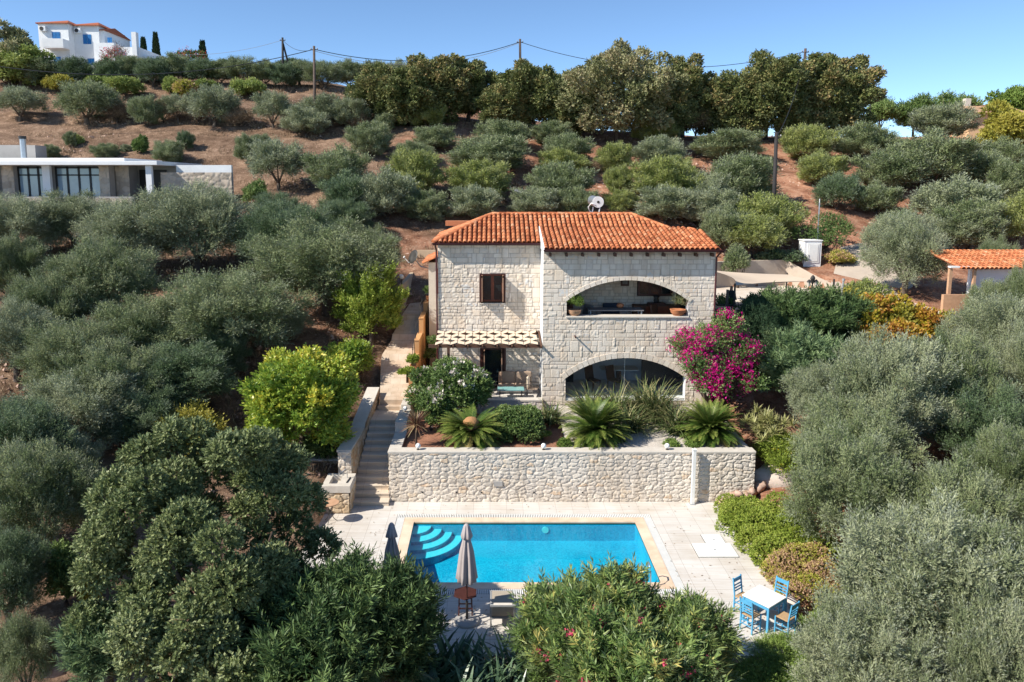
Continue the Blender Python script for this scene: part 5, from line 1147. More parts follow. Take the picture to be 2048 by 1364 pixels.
# patio sofa, chair, glass table
sf = sofa('patio_sofa', 'built-in patio bench with taupe cushions under the pergola', .35, 2.0, 33.95, 34.6, 2.4, (M['coping'], M['taupe']), 'sofa', .5)
c = thing('iron_patio_chair', 'iron frame chair with a beige cushion at the patio corner', 'chair', (1.95, 33.35, 2.4), R(80))
b = MB(); b.box(-.25, -.25, .42, .25, .25, .44); b.build('seat', M['taupe'], c)
b = MB()
for sx in (-.26, .26):
    for sy in (-.26, .26): b.tube([(sx, sy, 0), (sx, sy, .66 if sy < 0 else .92)], .015, 6)
    b.tube([(sx, -.26, .66), (sx, .26, .66)], .015, 6)
for k in range(8): b.tube([(-.26, -.26+k*.07, .42), (-.26, -.26+k*.07, .66)], .007, 5)
b.tube([(-.26, .26, .92), (.26, .26, .92)], .015, 6); b.build('frame', M['dark_metal'], c)
b = MB(); b.box(-.2, .15, .46, .2, .27, .98); b.build('back_cushion', M['cloth'], c, bevel=.04)
gt_ = thing('glass_topped_table', 'low turquoise glass topped table in front of the patio bench', 'table', (.95, 33.25, 2.4)); b = MB(); b.box(-.6, -.3, .42, .6, .3, .45); b.build('top', plain('turquoise_glass', (.25, .48, .48), (.2, .42, .42), .1), gt_)
for sx in (-.5, .5):
    for sy in (-.22, .22): b = MB(); b.box(sx-.02, sy-.02, 0, sx+.02, sy+.02, .419); b.build('leg', M['dark_metal'], gt_)
for x in (4.9, 5.9):   # seats seen through the arch glazing
    c = thing('dining_chair', 'brown dining chair with angled back behind the %s pane of the arched glazing' % ('left' if x < 5 else 'middle'), 'chair', (x, 34.6, 2.42), .6)
    b = MB(); b.box(-.25, -.25, .43, .25, .25, .48); b.build('seat', M['wood_brown'], c); b = MB(); b.bar((0, .25, .46), (0, .38, 1.1), .5, .04, up=(0, 1, 0)); b.build('backrest', M['wood_brown'], c)
    for sx in (-.22, .22):
        for sy in (-.22, .22): b = MB(); b.box(sx-.02, sy-.02, 0, sx+.02, sy+.02, .43); b.build('leg', M['wood_brown'], c)
t = thing('dining_table', 'white dining table inside behind the arched glazing', 'table', (6.3, 35.8, 2.42)); b = MB(); b.box(-.9, -.45, .72, .9, .45, .76); b.build('top', M['white'], t); b = MB(); b.box(-.1, -.1, 0, .1, .1, .72); b.build('leg', M['wood_brown'], t)
# ------------------------------------------------------------------ leaves
def nrm(a): return a / np.maximum(np.linalg.norm(a, axis=-1, keepdims=True), 1e-9)
def leaf_quads(rng, P, D, l, w, flat=None, O=None):
    n = len(P); r = nrm(rng.normal(size=(n, 3)))
    if O is not None: r = nrm(O + r*.55)
    if flat is not None: r = nrm(r*(1-flat) + np.array([0, 0, 1.])*flat)
    side = nrm(np.cross(D, r)); l = l*(.7+.6*rng.random(n))[:, None]; w = w*(.7+.6*rng.random(n))[:, None]
    return np.stack([P, P + D*l*.45 + side*w/2, P + D*l, P + D*l*.45 - side*w/2], 1)
def lobes_dome(rng, rx, ry, rz, k, rl=(.26, .42), z0=0.0, zlow=-.35, fill=.25):
    """lobes spread over a dome so that the outline is uneven"""
    d = nrm(rng.normal(size=(k*4, 3))); d = d[d[:, 2] > zlow][:k]; t = rng.random(len(d)); q = .52 + .38*t; inner = rng.random(len(d)) < fill; q[inner] = .2 + .3*rng.random(inner.sum())
    C = d*q[:, None]*np.array([rx, ry, rz]) + np.array([0, 0, z0]); m = (rx+ry+rz)/3
    r = m*(rl[1] - (rl[1]-rl[0])*np.clip(t+rng.normal(0, .3, len(d)), 0, 1)); return C, r
def sprigs(rng, C, r, n, slen, llen, lw, per, up=.45, out=.8, squash=.9, tvar=.22, rej=.9, flat=None, low=-.6, depth=.35):
    k = len(C); pr = r**2 / (r**2).sum(); m = int(n*1.9); li = rng.choice(k, m, p=pr)
    d = nrm(rng.normal(size=(m, 3))); d = d*np.array([1, 1, squash])
    rad = (1 - depth*rng.random(m)**1.5); P = C[li] + d*(r[li]*rad)[:, None]
    keep = d[:, 2] > low
    for j in range(k):
        dd = np.linalg.norm(P - C[j], axis=1) / r[j]; ins = (dd < .68) & (li != j) & (rng.random(m) < rej); keep &= ~ins
    P, d, li = P[keep][:n], d[keep][:n], li[keep][:n]; m = len(P)
    D = nrm(d*out + np.array([0, 0, up]) + rng.normal(0, .28, (m, 3)))
    lt = rng.random(k); st = .5 + (lt[li]-.5)*tvar*1.6 + rng.normal(0, tvar*.6, m)
    s = slen*(.55+.7*rng.random(m)); T = (np.arange(per)+.6)/per
    LP = P[:, None] + D[:, None]*(s[:, None]*T[None])[..., None]
    az = nrm(rng.normal(size=(m, per, 3))); az = az - (az*D[:, None]).sum(-1, keepdims=True)*D[:, None]; az = nrm(az)
    spread = np.where(T > .9, .25, .85)[None, :, None]
    LD = nrm(D[:, None]*.8 + az*spread)
    tt = st[:, None] + rng.normal(0, .1, (m, per)); O = np.repeat(nrm(d + [0, 0, .25]), per, 0)
    return leaf_quads(rng, LP.reshape(-1, 3), LD.reshape(-1, 3), llen, lw, flat, O), np.clip(tt.ravel(), 0, 1)
def plumes(rng, R3, z0, k, n, rw, slen, llen, lw, per, up=.5, zlow=-.7, inner=.3, tvar=.25, flat=None, tipup=.35, stiff=.55, reach=(.72, 1.08)):
    """a crown made of separate leafy branches that leave gaps between them"""
    R3 = np.array(R3, float); m = R3.mean()
    d = nrm(rng.normal(size=(k*5, 3))); d = d[d[:, 2] > zlow]
    # spread the branches evenly, then jitter
    sel = [0]
    dist = 1 - d @ d[0]
    for _ in range(min(k, len(d)) - 1):
        j = int(np.argmax(dist * (.75 + .5*rng.random(len(d))))); sel.append(j); dist = np.minimum(dist, 1 - d @ d[j])
    d = d[sel]; kk = len(d); q0 = inner*(.6+.8*rng.random(kk)); q1 = rng.uniform(reach[0], reach[1], kk)
    A = d*q0[:, None]*R3 + [0, 0, z0]; Bt = d*q1[:, None]*R3 + [0, 0, z0 + 0.]; Bt[:, 2] += tipup*m*.35*rng.random(kk)
    w = m*rw*(.75+.5*rng.random(kk)); wt = w*np.linalg.norm(Bt-A, axis=1); li = rng.choice(kk, n, p=wt/wt.sum())
    t = rng.random(n)**.75; ax = nrm(Bt - A)[li]; prof = np.sin(np.pi*np.clip(.12+.84*t, 0, 1))**.7
    rd = rng.normal(size=(n, 3)); rd = nrm(rd - (rd*ax).sum(1, keepdims=True)*ax); rr = (rng.random(n)**.45)*prof*w[li]
    P = A[li] + (Bt-A)[li]*t[:, None] + rd*rr[:, None]
    D = nrm(ax*stiff + rd*.5 + np.array([0, 0, up]) + rng.normal(0, .25, (n, 3)))
    s = slen*(.5+.8*rng.random(n)); T = (np.arange(per)+.6)/per
    st = .5 + (rng.random(kk)[li]-.5)*tvar*1.5 + rng.normal(0, tvar*.5, n) + .12*(t-.5)
    LP = P[:, None] + D[:, None]*(s[:, None]*T[None])[..., None]
    az = nrm(rng.normal(size=(n, per, 3))); az = nrm(az - (az*D[:, None]).sum(-1, keepdims=True)*D[:, None])
    LD = nrm(D[:, None]*.8 + az*np.where(T > .9, .25, .85)[None, :, None])
    tt = st[:, None] + rng.normal(0, .09, (n, per))
    O = np.repeat(nrm(rd*.8 + ax*.35 + [0, 0, .3]), per, 0)
    Q = leaf_quads(rng, LP.reshape(-1, 3), LD.reshape(-1, 3), llen, lw, flat, O)
    return Q, np.clip(tt.ravel(), 0, 1), A, Bt, w
def fit(Q, w, h, extra=()):
    """scale a crown to its real width and height"""
    x = np.percentile(np.abs(Q[..., :2] - 0).reshape(-1, 2), 98.5); k = (w/2)/x; z1 = np.percentile(Q[..., 2], 99.6); kz = h/z1
    S = np.array([k, k, kz]); Q *= S
    return [e*S for e in extra]
def foliage_mesh(name, Q, T, mats, mi=None):
    at_ = {'tint': T}
    if mi is not None: at_['mi'] = mi
    return quads_mesh(name, Q, mats, at_)
G_ol = [(.055, .085, .035), (.12, .155, .075), (.21, .24, .145)]
M['ol_green'] = leafmat('olive_leaf_green', [(.05, .08, .03), (.125, .165, .075), (.25, .285, .165)], (.27, .3, .2))
M['ol_grey'] = leafmat('olive_leaf_grey', [(.07, .10, .045), (.17, .205, .115), (.32, .35, .24)], (.31, .34, .25))
M['ol_yellow'] = leafmat('olive_leaf_yellow_green', [(.07, .10, .02), (.18, .22, .06), (.32, .35, .14)], (.28, .31, .16))
M['ol_dark'] = leafmat('olive_leaf_dark', [(.03, .06, .025), (.075, .12, .055), (.16, .21, .12)], (.2, .25, .17))
M['oak'] = leafmat('oak_leaf', [(.035, .055, .018), (.09, .12, .04), (.18, .19, .075), (.27, .2, .1)], (.18, .2, .09), trans=.12)
M['carob'] = leafmat('carob_leaf', [(.035, .06, .02), (.12, .155, .06), (.30, .34, .18)], (.2, .25, .12), .5, .3, .12, 0)
M['oleander'] = leafmat('oleander_leaf', [(.02, .045, .018), (.055, .10, .035), (.15, .22, .08)], (.1, .15, .06), .5, .22, .15)
M['oleander_light'] = leafmat('oleander_leaf_light', [(.04, .08, .02), (.10, .17, .05), (.2, .28, .09), (.5, .44, .14)], (.18, .24, .1), .4, .4, .25)
M['oleander_grey'] = leafmat('oleander_leaf_grey', [(.05, .09, .04), (.12, .19, .085), (.24, .32, .17)], (.15, .22, .12), .5, .25, .2)
M['lemon'] = leafmat('lemon_leaf', [(.05, .1, .015), (.14, .24, .035), (.30, .38, .06), (.62, .54, .07)], None, .4, .45, .3)
M['lime'] = leafmat('lime_green_leaf', [(.09, .14, .04), (.19, .25, .07), (.34, .38, .14)], None, .5, .3, .3)
M['yellow'] = leafmat('yellow_green_leaf', [(.12, .14, .03), (.29, .28, .05), (.45, .40, .10)], None, .5, .3, .3)
M['fresh'] = leafmat('fresh_green_leaf', [(.035, .07, .02), (.09, .15, .045), (.21, .28, .10)], None, .45, .3, .2)
M['hedge'] = leafmat('hedge_leaf', [(.09, .14, .02), (.19, .26, .04), (.34, .38, .09)], None, .5, .3, .2)
M['hedge_mix'] = leafmat('hedge_leaf_mixed', [(.13, .18, .03), (.34, .36, .05), (.45, .3, .2), (.55, .38, .27)], None, .5, .35, .2)
M['juniper'] = leafmat('juniper_needle', [(.012, .03, .016), (.03, .06, .03), (.07, .11, .055)], None, .6, .15, .1)
M['rosemary'] = leafmat('rosemary_needle', [(.05, .09, .02), (.12, .19, .04), (.22, .3, .08)], None, .6, .25, .15)
M['dry'] = leafmat('dry_twig', [(.10, .07, .05), (.2, .15, .1), (.34, .27, .19)], None, .8, .15, .1)
M['vine'] = leafmat('vine_leaf', [(.12, .14, .02), (.32, .29, .03), (.42, .24, .05), (.3, .13, .05)], None, .5, .3, .35)
M['magenta'] = leafmat('magenta_bract', [(.5, .004, .16), (.66, .01, .28), (.76, .04, .42)], None, .6, .2, .4, 0)
M['pink'] = leafmat('pink_petal', [(.55, .04, .1), (.7, .1, .2), (.78, .25, .33)], None, .6, .2, .4, 0)
M['white_petal'] = leafmat('white_petal', [(.75, .68, .66), (.8, .78, .76)], None, .6, .2, .3, 0)
M['yellow_petal'] = leafmat('yellow_petal', [(.8, .6, .02), (.85, .7, .05)], None, .6, .2, .3, 0)
M['red_petal'] = leafmat('red_petal', [(.6, .05, .05), (.7, .1, .08)], None, .6, .2, .3, 0)
M['cycad'] = leafmat('cycad_frond', [(.015, .04, .01), (.05, .10, .018), (.2, .24, .06), (.34, .26, .12)], None, .35, .35, .12, 0)
M['strap'] = leafmat('strap_leaf', [(.03, .055, .02), (.10, .14, .055), (.32, .28, .15)], None, .4, .4, .2, 0)
M['dracaena'] = leafmat('dracaena_blade', [(.09, .035, .03), (.16, .08, .055), (.4, .36, .2)], None, .4, .4, .2, 0)
M['agave'] = leafmat('broad_green_blade', [(.015, .035, .02), (.045, .085, .045), (.12, .19, .11)], None, .35, .5, .1, 0)
M['aloe'] = leafmat('aloe_blade', [(.1, .12, .04), (.26, .27, .11), (.45, .42, .24)], None, .4, .4, .15, 0)
M['cypress'] = leafmat('cypress_needle', [(.015, .03, .015), (.04, .065, .03)], None, .6, .2, .1, 0)
# ------------------------------------------------------------------ olive trees: a few grown once, then copied
def trunk_mesh(rng, h, r, spread, limbs=4, m_='bark', top=.75):
    b = MB(); a0 = rng.random()*6; lean = rng.normal(0, .12*h, 2)
    mid = Vector((lean[0]*.6, lean[1]*.6, h*.45)); b.tube([(0, 0, -.4), (lean[0]*.2, lean[1]*.2, h*.12), mid, (lean[0], lean[1], h*.62)], [r*1.5, r*1.15, r*.9, r*.7], 9)
    for k in range(limbs):
        a = a0 + k*6.283/limbs + rng.normal(0, .3); c, s = math.cos(a)*spread, math.sin(a)*spread; b.tube([mid*.9, (mid.x+c*.35, mid.y+s*.35, h*.75), (mid.x+c*.75, mid.y+s*.75, h*(1.05+.2*rng.random())), (mid.x+c, mid.y+s, h*(1.4+.3*rng.random()))], [r*.6, r*.42, r*.28, r*.1], 6)
    return b
def make_olive(seed, kind, fine):
    """nominal 5 m wide, 4.4 m high"""
    rng = np.random.default_rng(seed)
    root = thing('olive_tree', 'olive tree', 'olive tree')
    if kind == 'tree': R3, z0, kk, up, zl, th, tr = (2.4, 2.4, 1.95), 2.4, 46, .45, -.75, 1.6, .2
    elif kind == 'bush': R3, z0, kk, up, zl, th, tr = (2.25, 2.25, 2.1), 2.1, 46, 1.0, -.85, 1.2, .13
    else: R3, z0, kk, up, zl, th, tr = (2.35, 2.35, 1.8), 2.6, 32, .35, -.45, 1.9, .17
    f_ = .72 if kind == 'open' else 1
    if fine: Q, T = plumes(rng, R3, z0, kk, int(10500*f_), .17, .46, .10, .026, 10, up, zl)[:2]
    else: Q, T = plumes(rng, R3, z0, kk - 10, int(5200*f_), .19, .55, .19, .05, 6, up, zl)[:2]
    fit(Q, 5.0, 4.4)
    tb_ = trunk_mesh(rng, th, tr, 1.3, 5); tb_.build('trunk', M['bark'], root, True)
    link('crown', foliage_mesh('crown', Q, T, M['ol_green']), root)
    return root
OLP = {}
for nm_, kind, fine, seeds in (('nt', 'tree', 1, (1, 2, 3)), ('nb', 'bush', 1, (4, 5)), ('ft', 'tree', 0, (11, 12, 13)), ('fb', 'bush', 0, (14, 15, 16, 17)), ('fo', 'open', 0, (18, 19)), ('no', 'open', 1, (7,))):
    OLP[nm_] = [make_olive(s_, kind, fine) for s_ in seeds]
used_proto = set(); rs = random.Random(7)
def put_olive(kind, cx, top, base, w, tone, label, group, D=None):
    if D: 
        p = at(cx, base, D); p.z = float(land(p.x, p.y))
    else: p = G(cx, base)
    if p is None: print('miss', label); return
    zc = zcam(p); wm = w*zc/FPX; hm = max(.5, (base-top)*zc/FPX*1.03)
    # height from the real top ray
    rt = ray(cx, top); hm = max(.4*wm, CAMH + rt.z/rt.y*p.y - p.z)
    pr = rs.choice(OLP[kind])
    if id(pr) in used_proto: o = copy_tree(pr)
    else: o = pr; used_proto.add(id(pr))
    s_ = wm/5.0*(.90 if kind[0] == 'n' else .92); o.location = (p.x, p.y, p.z-.03); o.scale = (s_, s_, hm/4.4*(1.0 if kind[0] == 'n' else 1.12)); o.rotation_euler = (0, 0, rs.random()*6.28)
    for ch in o.children:
        if ch.name.startswith('crown'):
            ch.material_slots[0].link = 'OBJECT'; ch.material_slots[0].material = M[tone]
    props(o, label, 'olive tree', group); return o
ORD = ['', 'first', 'second', 'third', 'fourth', 'fifth', 'sixth', 'seventh', 'eighth', 'ninth', 'tenth', 'eleventh', 'twelfth', 'thirteenth', 'fourteenth', 'fifteenth', 'sixteenth', 'seventeenth', 'eighteenth', 'nineteenth', 'twentieth', 'twenty-first', 'twenty-second', 'twenty-third']
TON = {'ol_green': 'green', 'ol_grey': 'silvery grey', 'ol_yellow': 'yellowish green', 'ol_dark': 'dark'}
def olive_row(where, rows, group):
    rows = sorted(rows, key=lambda q: q[1])
    for i, (kind, cx, top, base, w, tone) in enumerate(rows):
        sz = 'large' if w > 170 else 'small' if w < 62 else 'mid-sized'; form = {'t': 'round', 'b': 'bushy', 'o': 'open'}[kind[1]]
        put_olive(kind, cx, top, base, w, tone, f'{sz} {TON[tone]} olive tree, {ORD[i+1]} from left {where}', group)
g_, y_, s_, k_ = 'ol_green', 'ol_yellow', 'ol_grey', 'ol_dark'
olive_row('along the left ridge', [('fb', 14, 118, 175, 80, k_), ('ft', 89, 122, 178, 85, g_), ('ft', 154, 122, 176, 80, k_), ('fb', 222, 124, 176, 76, k_), ('fb', 267, 118, 168, 74, g_), ('ft', 308, 122, 178, 76, k_), ('fb', 359, 116, 168, 80, g_),
   ('ft', 403, 122, 172, 76, k_), ('fb', 444, 124, 168, 74, g_), ('ft', 485, 120, 172, 80, g_), ('fb', 533, 126, 172, 76, g_), ('fb', 567, 132, 178, 70, k_), ('ft', 600, 126, 172, 78, g_), ('ft', 648, 128, 180, 84, g_), ('fb', 700, 126, 176, 80, g_), ('fb', 745, 128, 178, 76, g_), ('fb', 580, 122, 160, 80, k_), ('fb', 800, 128, 175, 80, s_)], 'olives along the left ridge')
olive_row('spaced on the upper left slope', [('fo', 40, 180, 246, 100, s_), ('ft', 175, 172, 250, 122, g_), ('fb', 292, 198, 258, 66, g_), ('fo', 358, 196, 248, 74, s_), ('ft', 428, 180, 256, 100, s_), ('fo', 548, 192, 262, 84, s_), ('ft', 650, 196, 256, 105, s_), ('fb', 612, 220, 276, 90, s_), ('fb', 700, 200, 262, 84, s_)], 'olives spaced out on the upper left slope')
olive_row('above the modern house', [('fb', 143, 266, 296, 28, g_), ('fb', 100, 292, 322, 42, g_), ('fb', 213, 290, 322, 58, g_), ('fb', 253, 290, 308, 22, s_), ('fb', 340, 286, 334, 66, g_), ('fb', 372, 266, 304, 36, k_), ('fb', 500, 276, 334, 58, g_), ('fo', 557, 290, 386, 115, s_), ('fb', 526, 272, 310, 44, g_)], 'small olives above the modern house')
olive_row('in first row under ridge trees', [('fb', 741, 252, 318, 96, g_), ('fb', 768, 230, 268, 48, g_), ('fb', 857, 203, 262, 74, y_), ('fb', 868, 258, 306, 92, g_), ('fb', 1005, 248, 306, 114, g_), ('fb', 1107, 248, 296, 92, g_), ('fb', 1309, 240, 292, 88, y_), ('fb', 1454, 266, 326, 144, g_), ('fb', 1612, 258, 328, 110, y_), ('fb', 1731, 256, 328, 125, g_), ('fb', 1881, 216, 285, 124, s_), ('fb', 1994, 284, 352, 104, g_)], 'olives in rows on the slope behind the villa')
olive_row('in second slope row behind the villa', [('fb', 678, 304, 394, 140, g_), ('fb', 830, 288, 332, 80, g_), ('fb', 981, 300, 352, 172, g_), ('fb', 1135, 274, 334, 104, g_), ('fb', 1124, 304, 356, 104, y_), ('fb', 1227, 292, 352, 74, y_), ('fb', 1319, 280, 346, 118, s_), ('fb', 1478, 320, 418, 156, g_), ('fb', 1638, 310, 380, 104, y_), ('fb', 1785, 304, 392, 150, g_), ('fb', 1861, 276, 384, 180, g_), ('fb', 1350, 318, 372, 90, y_)], 'olives in rows on the slope behind the villa')
olive_row('in third slope row behind the villa', [('fb', 700, 356, 446, 124, k_), ('fb', 830, 310, 398, 120, y_), ('fb', 960, 330, 408, 146, y_), ('fb', 1121, 334, 412, 134, g_), ('fb', 1237, 338, 398, 62, y_), ('fb', 1330, 326, 412, 144, y_), ('fb', 1412, 354, 430, 110, s_), ('ft', 1673, 356, 428, 96, k_), ('fb', 1751, 372, 436, 96, g_), ('fb', 1912, 366, 462, 170, s_), ('fb', 2018, 330, 414, 108, g_), ('ft', 1968, 310, 392, 100, g_)], 'olives in rows on the slope behind the villa')
olive_row('in fourth row, behind villa roof', [('fb', 776, 350, 446, 134, s_), ('fb', 950, 380, 448, 118, s_), ('fb', 1070, 382, 440, 108, s_), ('fb', 1240, 384, 430, 70, y_), ('fb', 1330, 380, 450, 128, s_), ('fb', 855, 388, 450, 100, g_), ('fb', 1430, 386, 462, 130, s_), ('fb', 1526, 398, 488, 150, y_), ('ft', 1793, 430, 520, 100, g_), ('fb', 1940, 410, 498, 140, g_), ('fb', 2036, 396, 492, 120, y_), ('fb', 1150, 378, 440, 90, g_)], 'olives in rows on the slope behind the villa')
olive_row('behind the concrete wall and drive', [('fb', 1450, 424, 508, 104, g_), ('ft', 1500, 436, 516, 130, y_), ('nt', 1806, 428, 604, 164, s_), ('no', 1985, 474, 596, 80, g_), ('fb', 1900, 440, 500, 120, s_)], 'olives around the upper drive')
olive_row('of the big ones below modern house', [('nt', 40, 392, 520, 190, s_), ('nt', 150, 384, 500, 190, s_), ('nt', 265, 400, 548, 190, s_), ('nt', 395, 368, 545, 215, s_), ('nt', 560, 385, 470, 110, k_), ('nb', 500, 430, 500, 100, s_)], 'large olives on the left slope')
olive_row('between modern house olives and lemon tree', [('nb', 20, 470, 612, 150, g_), ('nb', 105, 545, 700, 170, g_), ('nt', 212, 478, 660, 208, g_), ('nt', 575, 405, 560, 190, k_), ('nt', 655, 440, 628, 290, g_), ('nt', 740, 452, 585, 130, g_), ('nb', 690, 400, 480, 120, k_), ('nt', 35, 600, 760, 160, s_)], 'large olives on the left slope')
olive_row('in the middle left group', [('nt', 160, 640, 800, 220, g_), ('nb', 300, 595, 740, 230, g_), ('nt', 470, 545, 722, 290, g_), ('nt', 350, 690, 830, 230, k_), ('nb', 440, 640, 760, 130, k_), ('nb', 230, 690, 856, 210, g_), ('nt', 560, 600, 690, 120, s_)], 'large olives on the left slope')
olive_row('in lower left corner group', [('nt', 165, 745, 900, 250, s_), ('nt', 280, 775, 900, 180, k_), ('nt', 40, 800, 980, 220, k_), ('nb', 90, 890, 1110, 240, g_), ('nt', 20, 1060, 1260, 170, k_), ('no', 60, 1230, 1420, 130, g_), ('nb', 130, 860, 990, 150, s_)], 'large olives on the left slope')
olive_row('on the slope right of the villa', [('nb', 1760, 672, 930, 250, s_), ('nt', 1990, 590, 770, 200, s_), ('nb', 1890, 668, 900, 190, g_), ('nt', 1700, 800, 1010, 220, g_), ('nb', 1960, 770, 960, 220, k_), ('nb', 2040, 650, 860, 150, s_), ('no', 1640, 730, 900, 150, s_), ('nb', 1985, 560, 680, 120, g_), ('nb', 2045, 528, 700, 90, g_)], 'large olives on the right slope')
olive_row('in lower right corner group', [('nt', 1700, 868, 1130, 260, g_), ('nb', 1880, 930, 1180, 260, g_), ('nt', 1850, 1030, 1390, 380, s_), ('nt', 1730, 1215, 1500, 300, s_), ('nb', 2010, 860, 1100, 180, g_), ('nt', 2030, 1060, 1400, 260, g_), ('nb', 1970, 1200, 1540, 260, s_)], 'large olives on the right slope')
for k in OLP:
    for pr in OLP[k]:
        if id(pr) not in used_proto:
            for c in list(pr.children): bpy.data.objects.remove(c)
            bpy.data.objects.remove(pr)
# ------------------------------------------------------------------ one-off bushes and trees
def plant(name, cat, label, p, w, h, mat_, n, slen, ll, lw, per, k=22, up=.5, out=.8, rl=(.25, .4), trunk=None, flowers=None, seed=0, z0=.5, rzf=.5, zlow=-.4, group=None, flat=None, tvar=.25, part='foliage', depth=.35, dist=(1, 1), plume=None):
    rng = np.random.default_rng(seed or int(abs(p[0])*100+abs(p[1])*10)); o = thing(name, label, cat, p, 0, group)
    C, r = lobes_dome(rng, w/2*.92*dist[0], w/2*.92*dist[1], h*rzf*.92, k, rl, h*z0, zlow)
    if plume:
        Q, T, A_, C, r = plumes(rng, (w/2*.92*dist[0], w/2*.92*dist[1], h*rzf*.92), h*z0, k, n, plume, slen, ll, lw, per, up, zlow, tvar=tvar, flat=flat)
    else: Q, T = sprigs(rng, C, r, n, slen, ll, lw, per, up, out, tvar=tvar, flat=flat, depth=depth)
    if dist == (1, 1): C, = fit(Q, w, h, (C,))
    zz = Q[..., 2]; Q[..., 2] = np.where(zz < 0.02, .02 + rng.random(zz.shape)*.05, zz)
    link(part, foliage_mesh(part, Q, T, M[mat_]), o)
    th, tr, lm, bm_ = trunk or (h*.35, .04+.02*h, 5, 'dark_bark'); trunk_mesh(rng, th, tr, w*.25, lm, bm_).build('trunk' if trunk else 'stems', M[bm_], o, True)
    if flowers:
        for (fm, cnt, fr, fn_, fl, zmin) in flowers:
            j = rng.choice(len(C), cnt, p=r**2/(r**2).sum()); d = nrm(rng.normal(size=(cnt, 3)) + np.array([0, -.45, .45])); d = nrm(d)
            c = C[j] + d*(r[j]*(1.15 if plume else 1.12))[:, None]; c = c[c[:, 2] > h*zmin]; m_ = len(c)
            P_ = (c[:, None] + rng.normal(0, fr, (m_, fn_, 3))).reshape(-1, 3); Dd = nrm(rng.normal(size=P_.shape) + np.array([0, -.3, .4]))
            Qf = leaf_quads(rng, P_, Dd, fl, fl*.8); link('blossoms', foliage_mesh('blossoms', Qf, rng.random(len(P_)), M[fm]), o)
    return o
def at_px(cx, top, base, w, D=None, z=None):
    if D: p = at(cx, base, D); p.z = float(land(p.x, p.y)) if z is None else z
    else: p = G(cx, base)
    zc = zcam(p); rt = ray(cx, top); return p, w*zc/FPX, max(.3, CAMH + rt.z/rt.y*p.y - p.z)
# ridge oaks
for cx, top, base, w, mt, lab in ((762, 132, 250, 120, 'oak', 'small olive-brown oak at the left end of the ridge trees'), (870, 112, 250, 130, 'oak', 'tall oak with two rounded tops left of the central pole'), (935, 120, 245, 95, 'oak', 'narrow oak beside the central ridge gap'),
      (1072, 128, 262, 155, 'oak', 'rounded oak in front of the central utility pole'), (1234, 94, 292, 225, 'carob', 'largest broad ridge oak with greyish leaves above the villa roof'), (1365, 112, 235, 90, 'oak', 'upright green oak behind the two biggest ridge oaks'),
      (1420, 150, 268, 120, 'oak', 'brownish thin oak right of the largest ridge oak'), (1530, 108, 285, 180, 'oak', 'big oak left of the leaning pole'), (1660, 108, 288, 145, 'oak', 'big oak right of the leaning pole against the sky'), (815, 135, 262, 110, 'oak', 'green oak between the small left oak and the two-topped oak'), (1010, 165, 265, 90, 'oak', 'lower oak joining the central ridge trees'),
      (1140, 170, 280, 90, 'oak', 'lower leafy oak at the left foot of the largest ridge oak'), (1330, 165, 285, 100, 'oak', 'dark leafy oak at the right foot of the largest ridge oak'), (1470, 165, 285, 100, 'oak', 'lower brown green oak between the thin oak and the big one'), (1600, 205, 292, 90, 'oak', 'lower oak at the foot of the leaning pole')):
    p, wm, hm = at_px(cx, top, base, w)
    wm *= 1.08
    if mt == 'carob': M['ridge_grey'] = leafmat('ridge_oak_leaf', [(.05, .07, .03), (.14, .16, .07), (.27, .27, .15), (.3, .25, .16)], None, .6, .3, .15)
    plant('oak_tree', 'oak tree', lab, p, wm, hm, 'ridge_grey' if mt == 'carob' else 'oak', 15000 if w > 140 else 9000, .32, .18, .12, 5, 44, .3, .9, (.14, .32), plume=.2, trunk=(hm*.4, .2, 6, 'dark_bark'), z0=.5, rzf=.52, zlow=-.95, tvar=.3, group='oaks along the ridge', part='crown')
for cx, top, base, w, lab in ((1761, 198, 262, 62, 'small dark ash-like tree left of the ridge row on the right'), (1826, 192, 272, 78, 'middle dark green tree of the right ridge row'), (1900, 184, 250, 92, 'widest dark green tree of the right ridge row')):
    p, wm, hm = at_px(cx, top, base, w); plant('ash_tree', 'tree', lab, p, wm, hm, 'fresh', 1500, .9, .3, .09, 12, 16, .7, .6, (.2, .3), trunk=(hm*.55, .12, 5, 'bark'), z0=.55, rzf=.45, zlow=-.8, group='dark trees on the right ridge', part='crown')
for cx, top, base, w, mt, lab in ((2022, 205, 330, 120, 'yellow', 'yellowish green tree at the far right edge'), (2020, 175, 262, 90, 'rosemary', 'pine tree beside the far right house'), (1962, 212, 275, 60, 'ol_yellow', 'thin yellowish shrub in front of the far right house'),
      (45, 96, 178, 120, 'lime', 'yellow green bushy tree left of the white villa'), (18, 42, 178, 105, 'ridge_grey', 'dark tree at the upper left edge beside the white villa')):
    p, wm, hm = at_px(cx, top, base, w); plant('ridge_tree', 'tree', lab, p, wm, hm, mt, 4500, .4, .24, .12, 5, 26, .3, .8, (.16, .34), trunk=(hm*.4, .18, 5, 'dark_bark'), z0=.52, rzf=.5, zlow=-.9, part='crown')
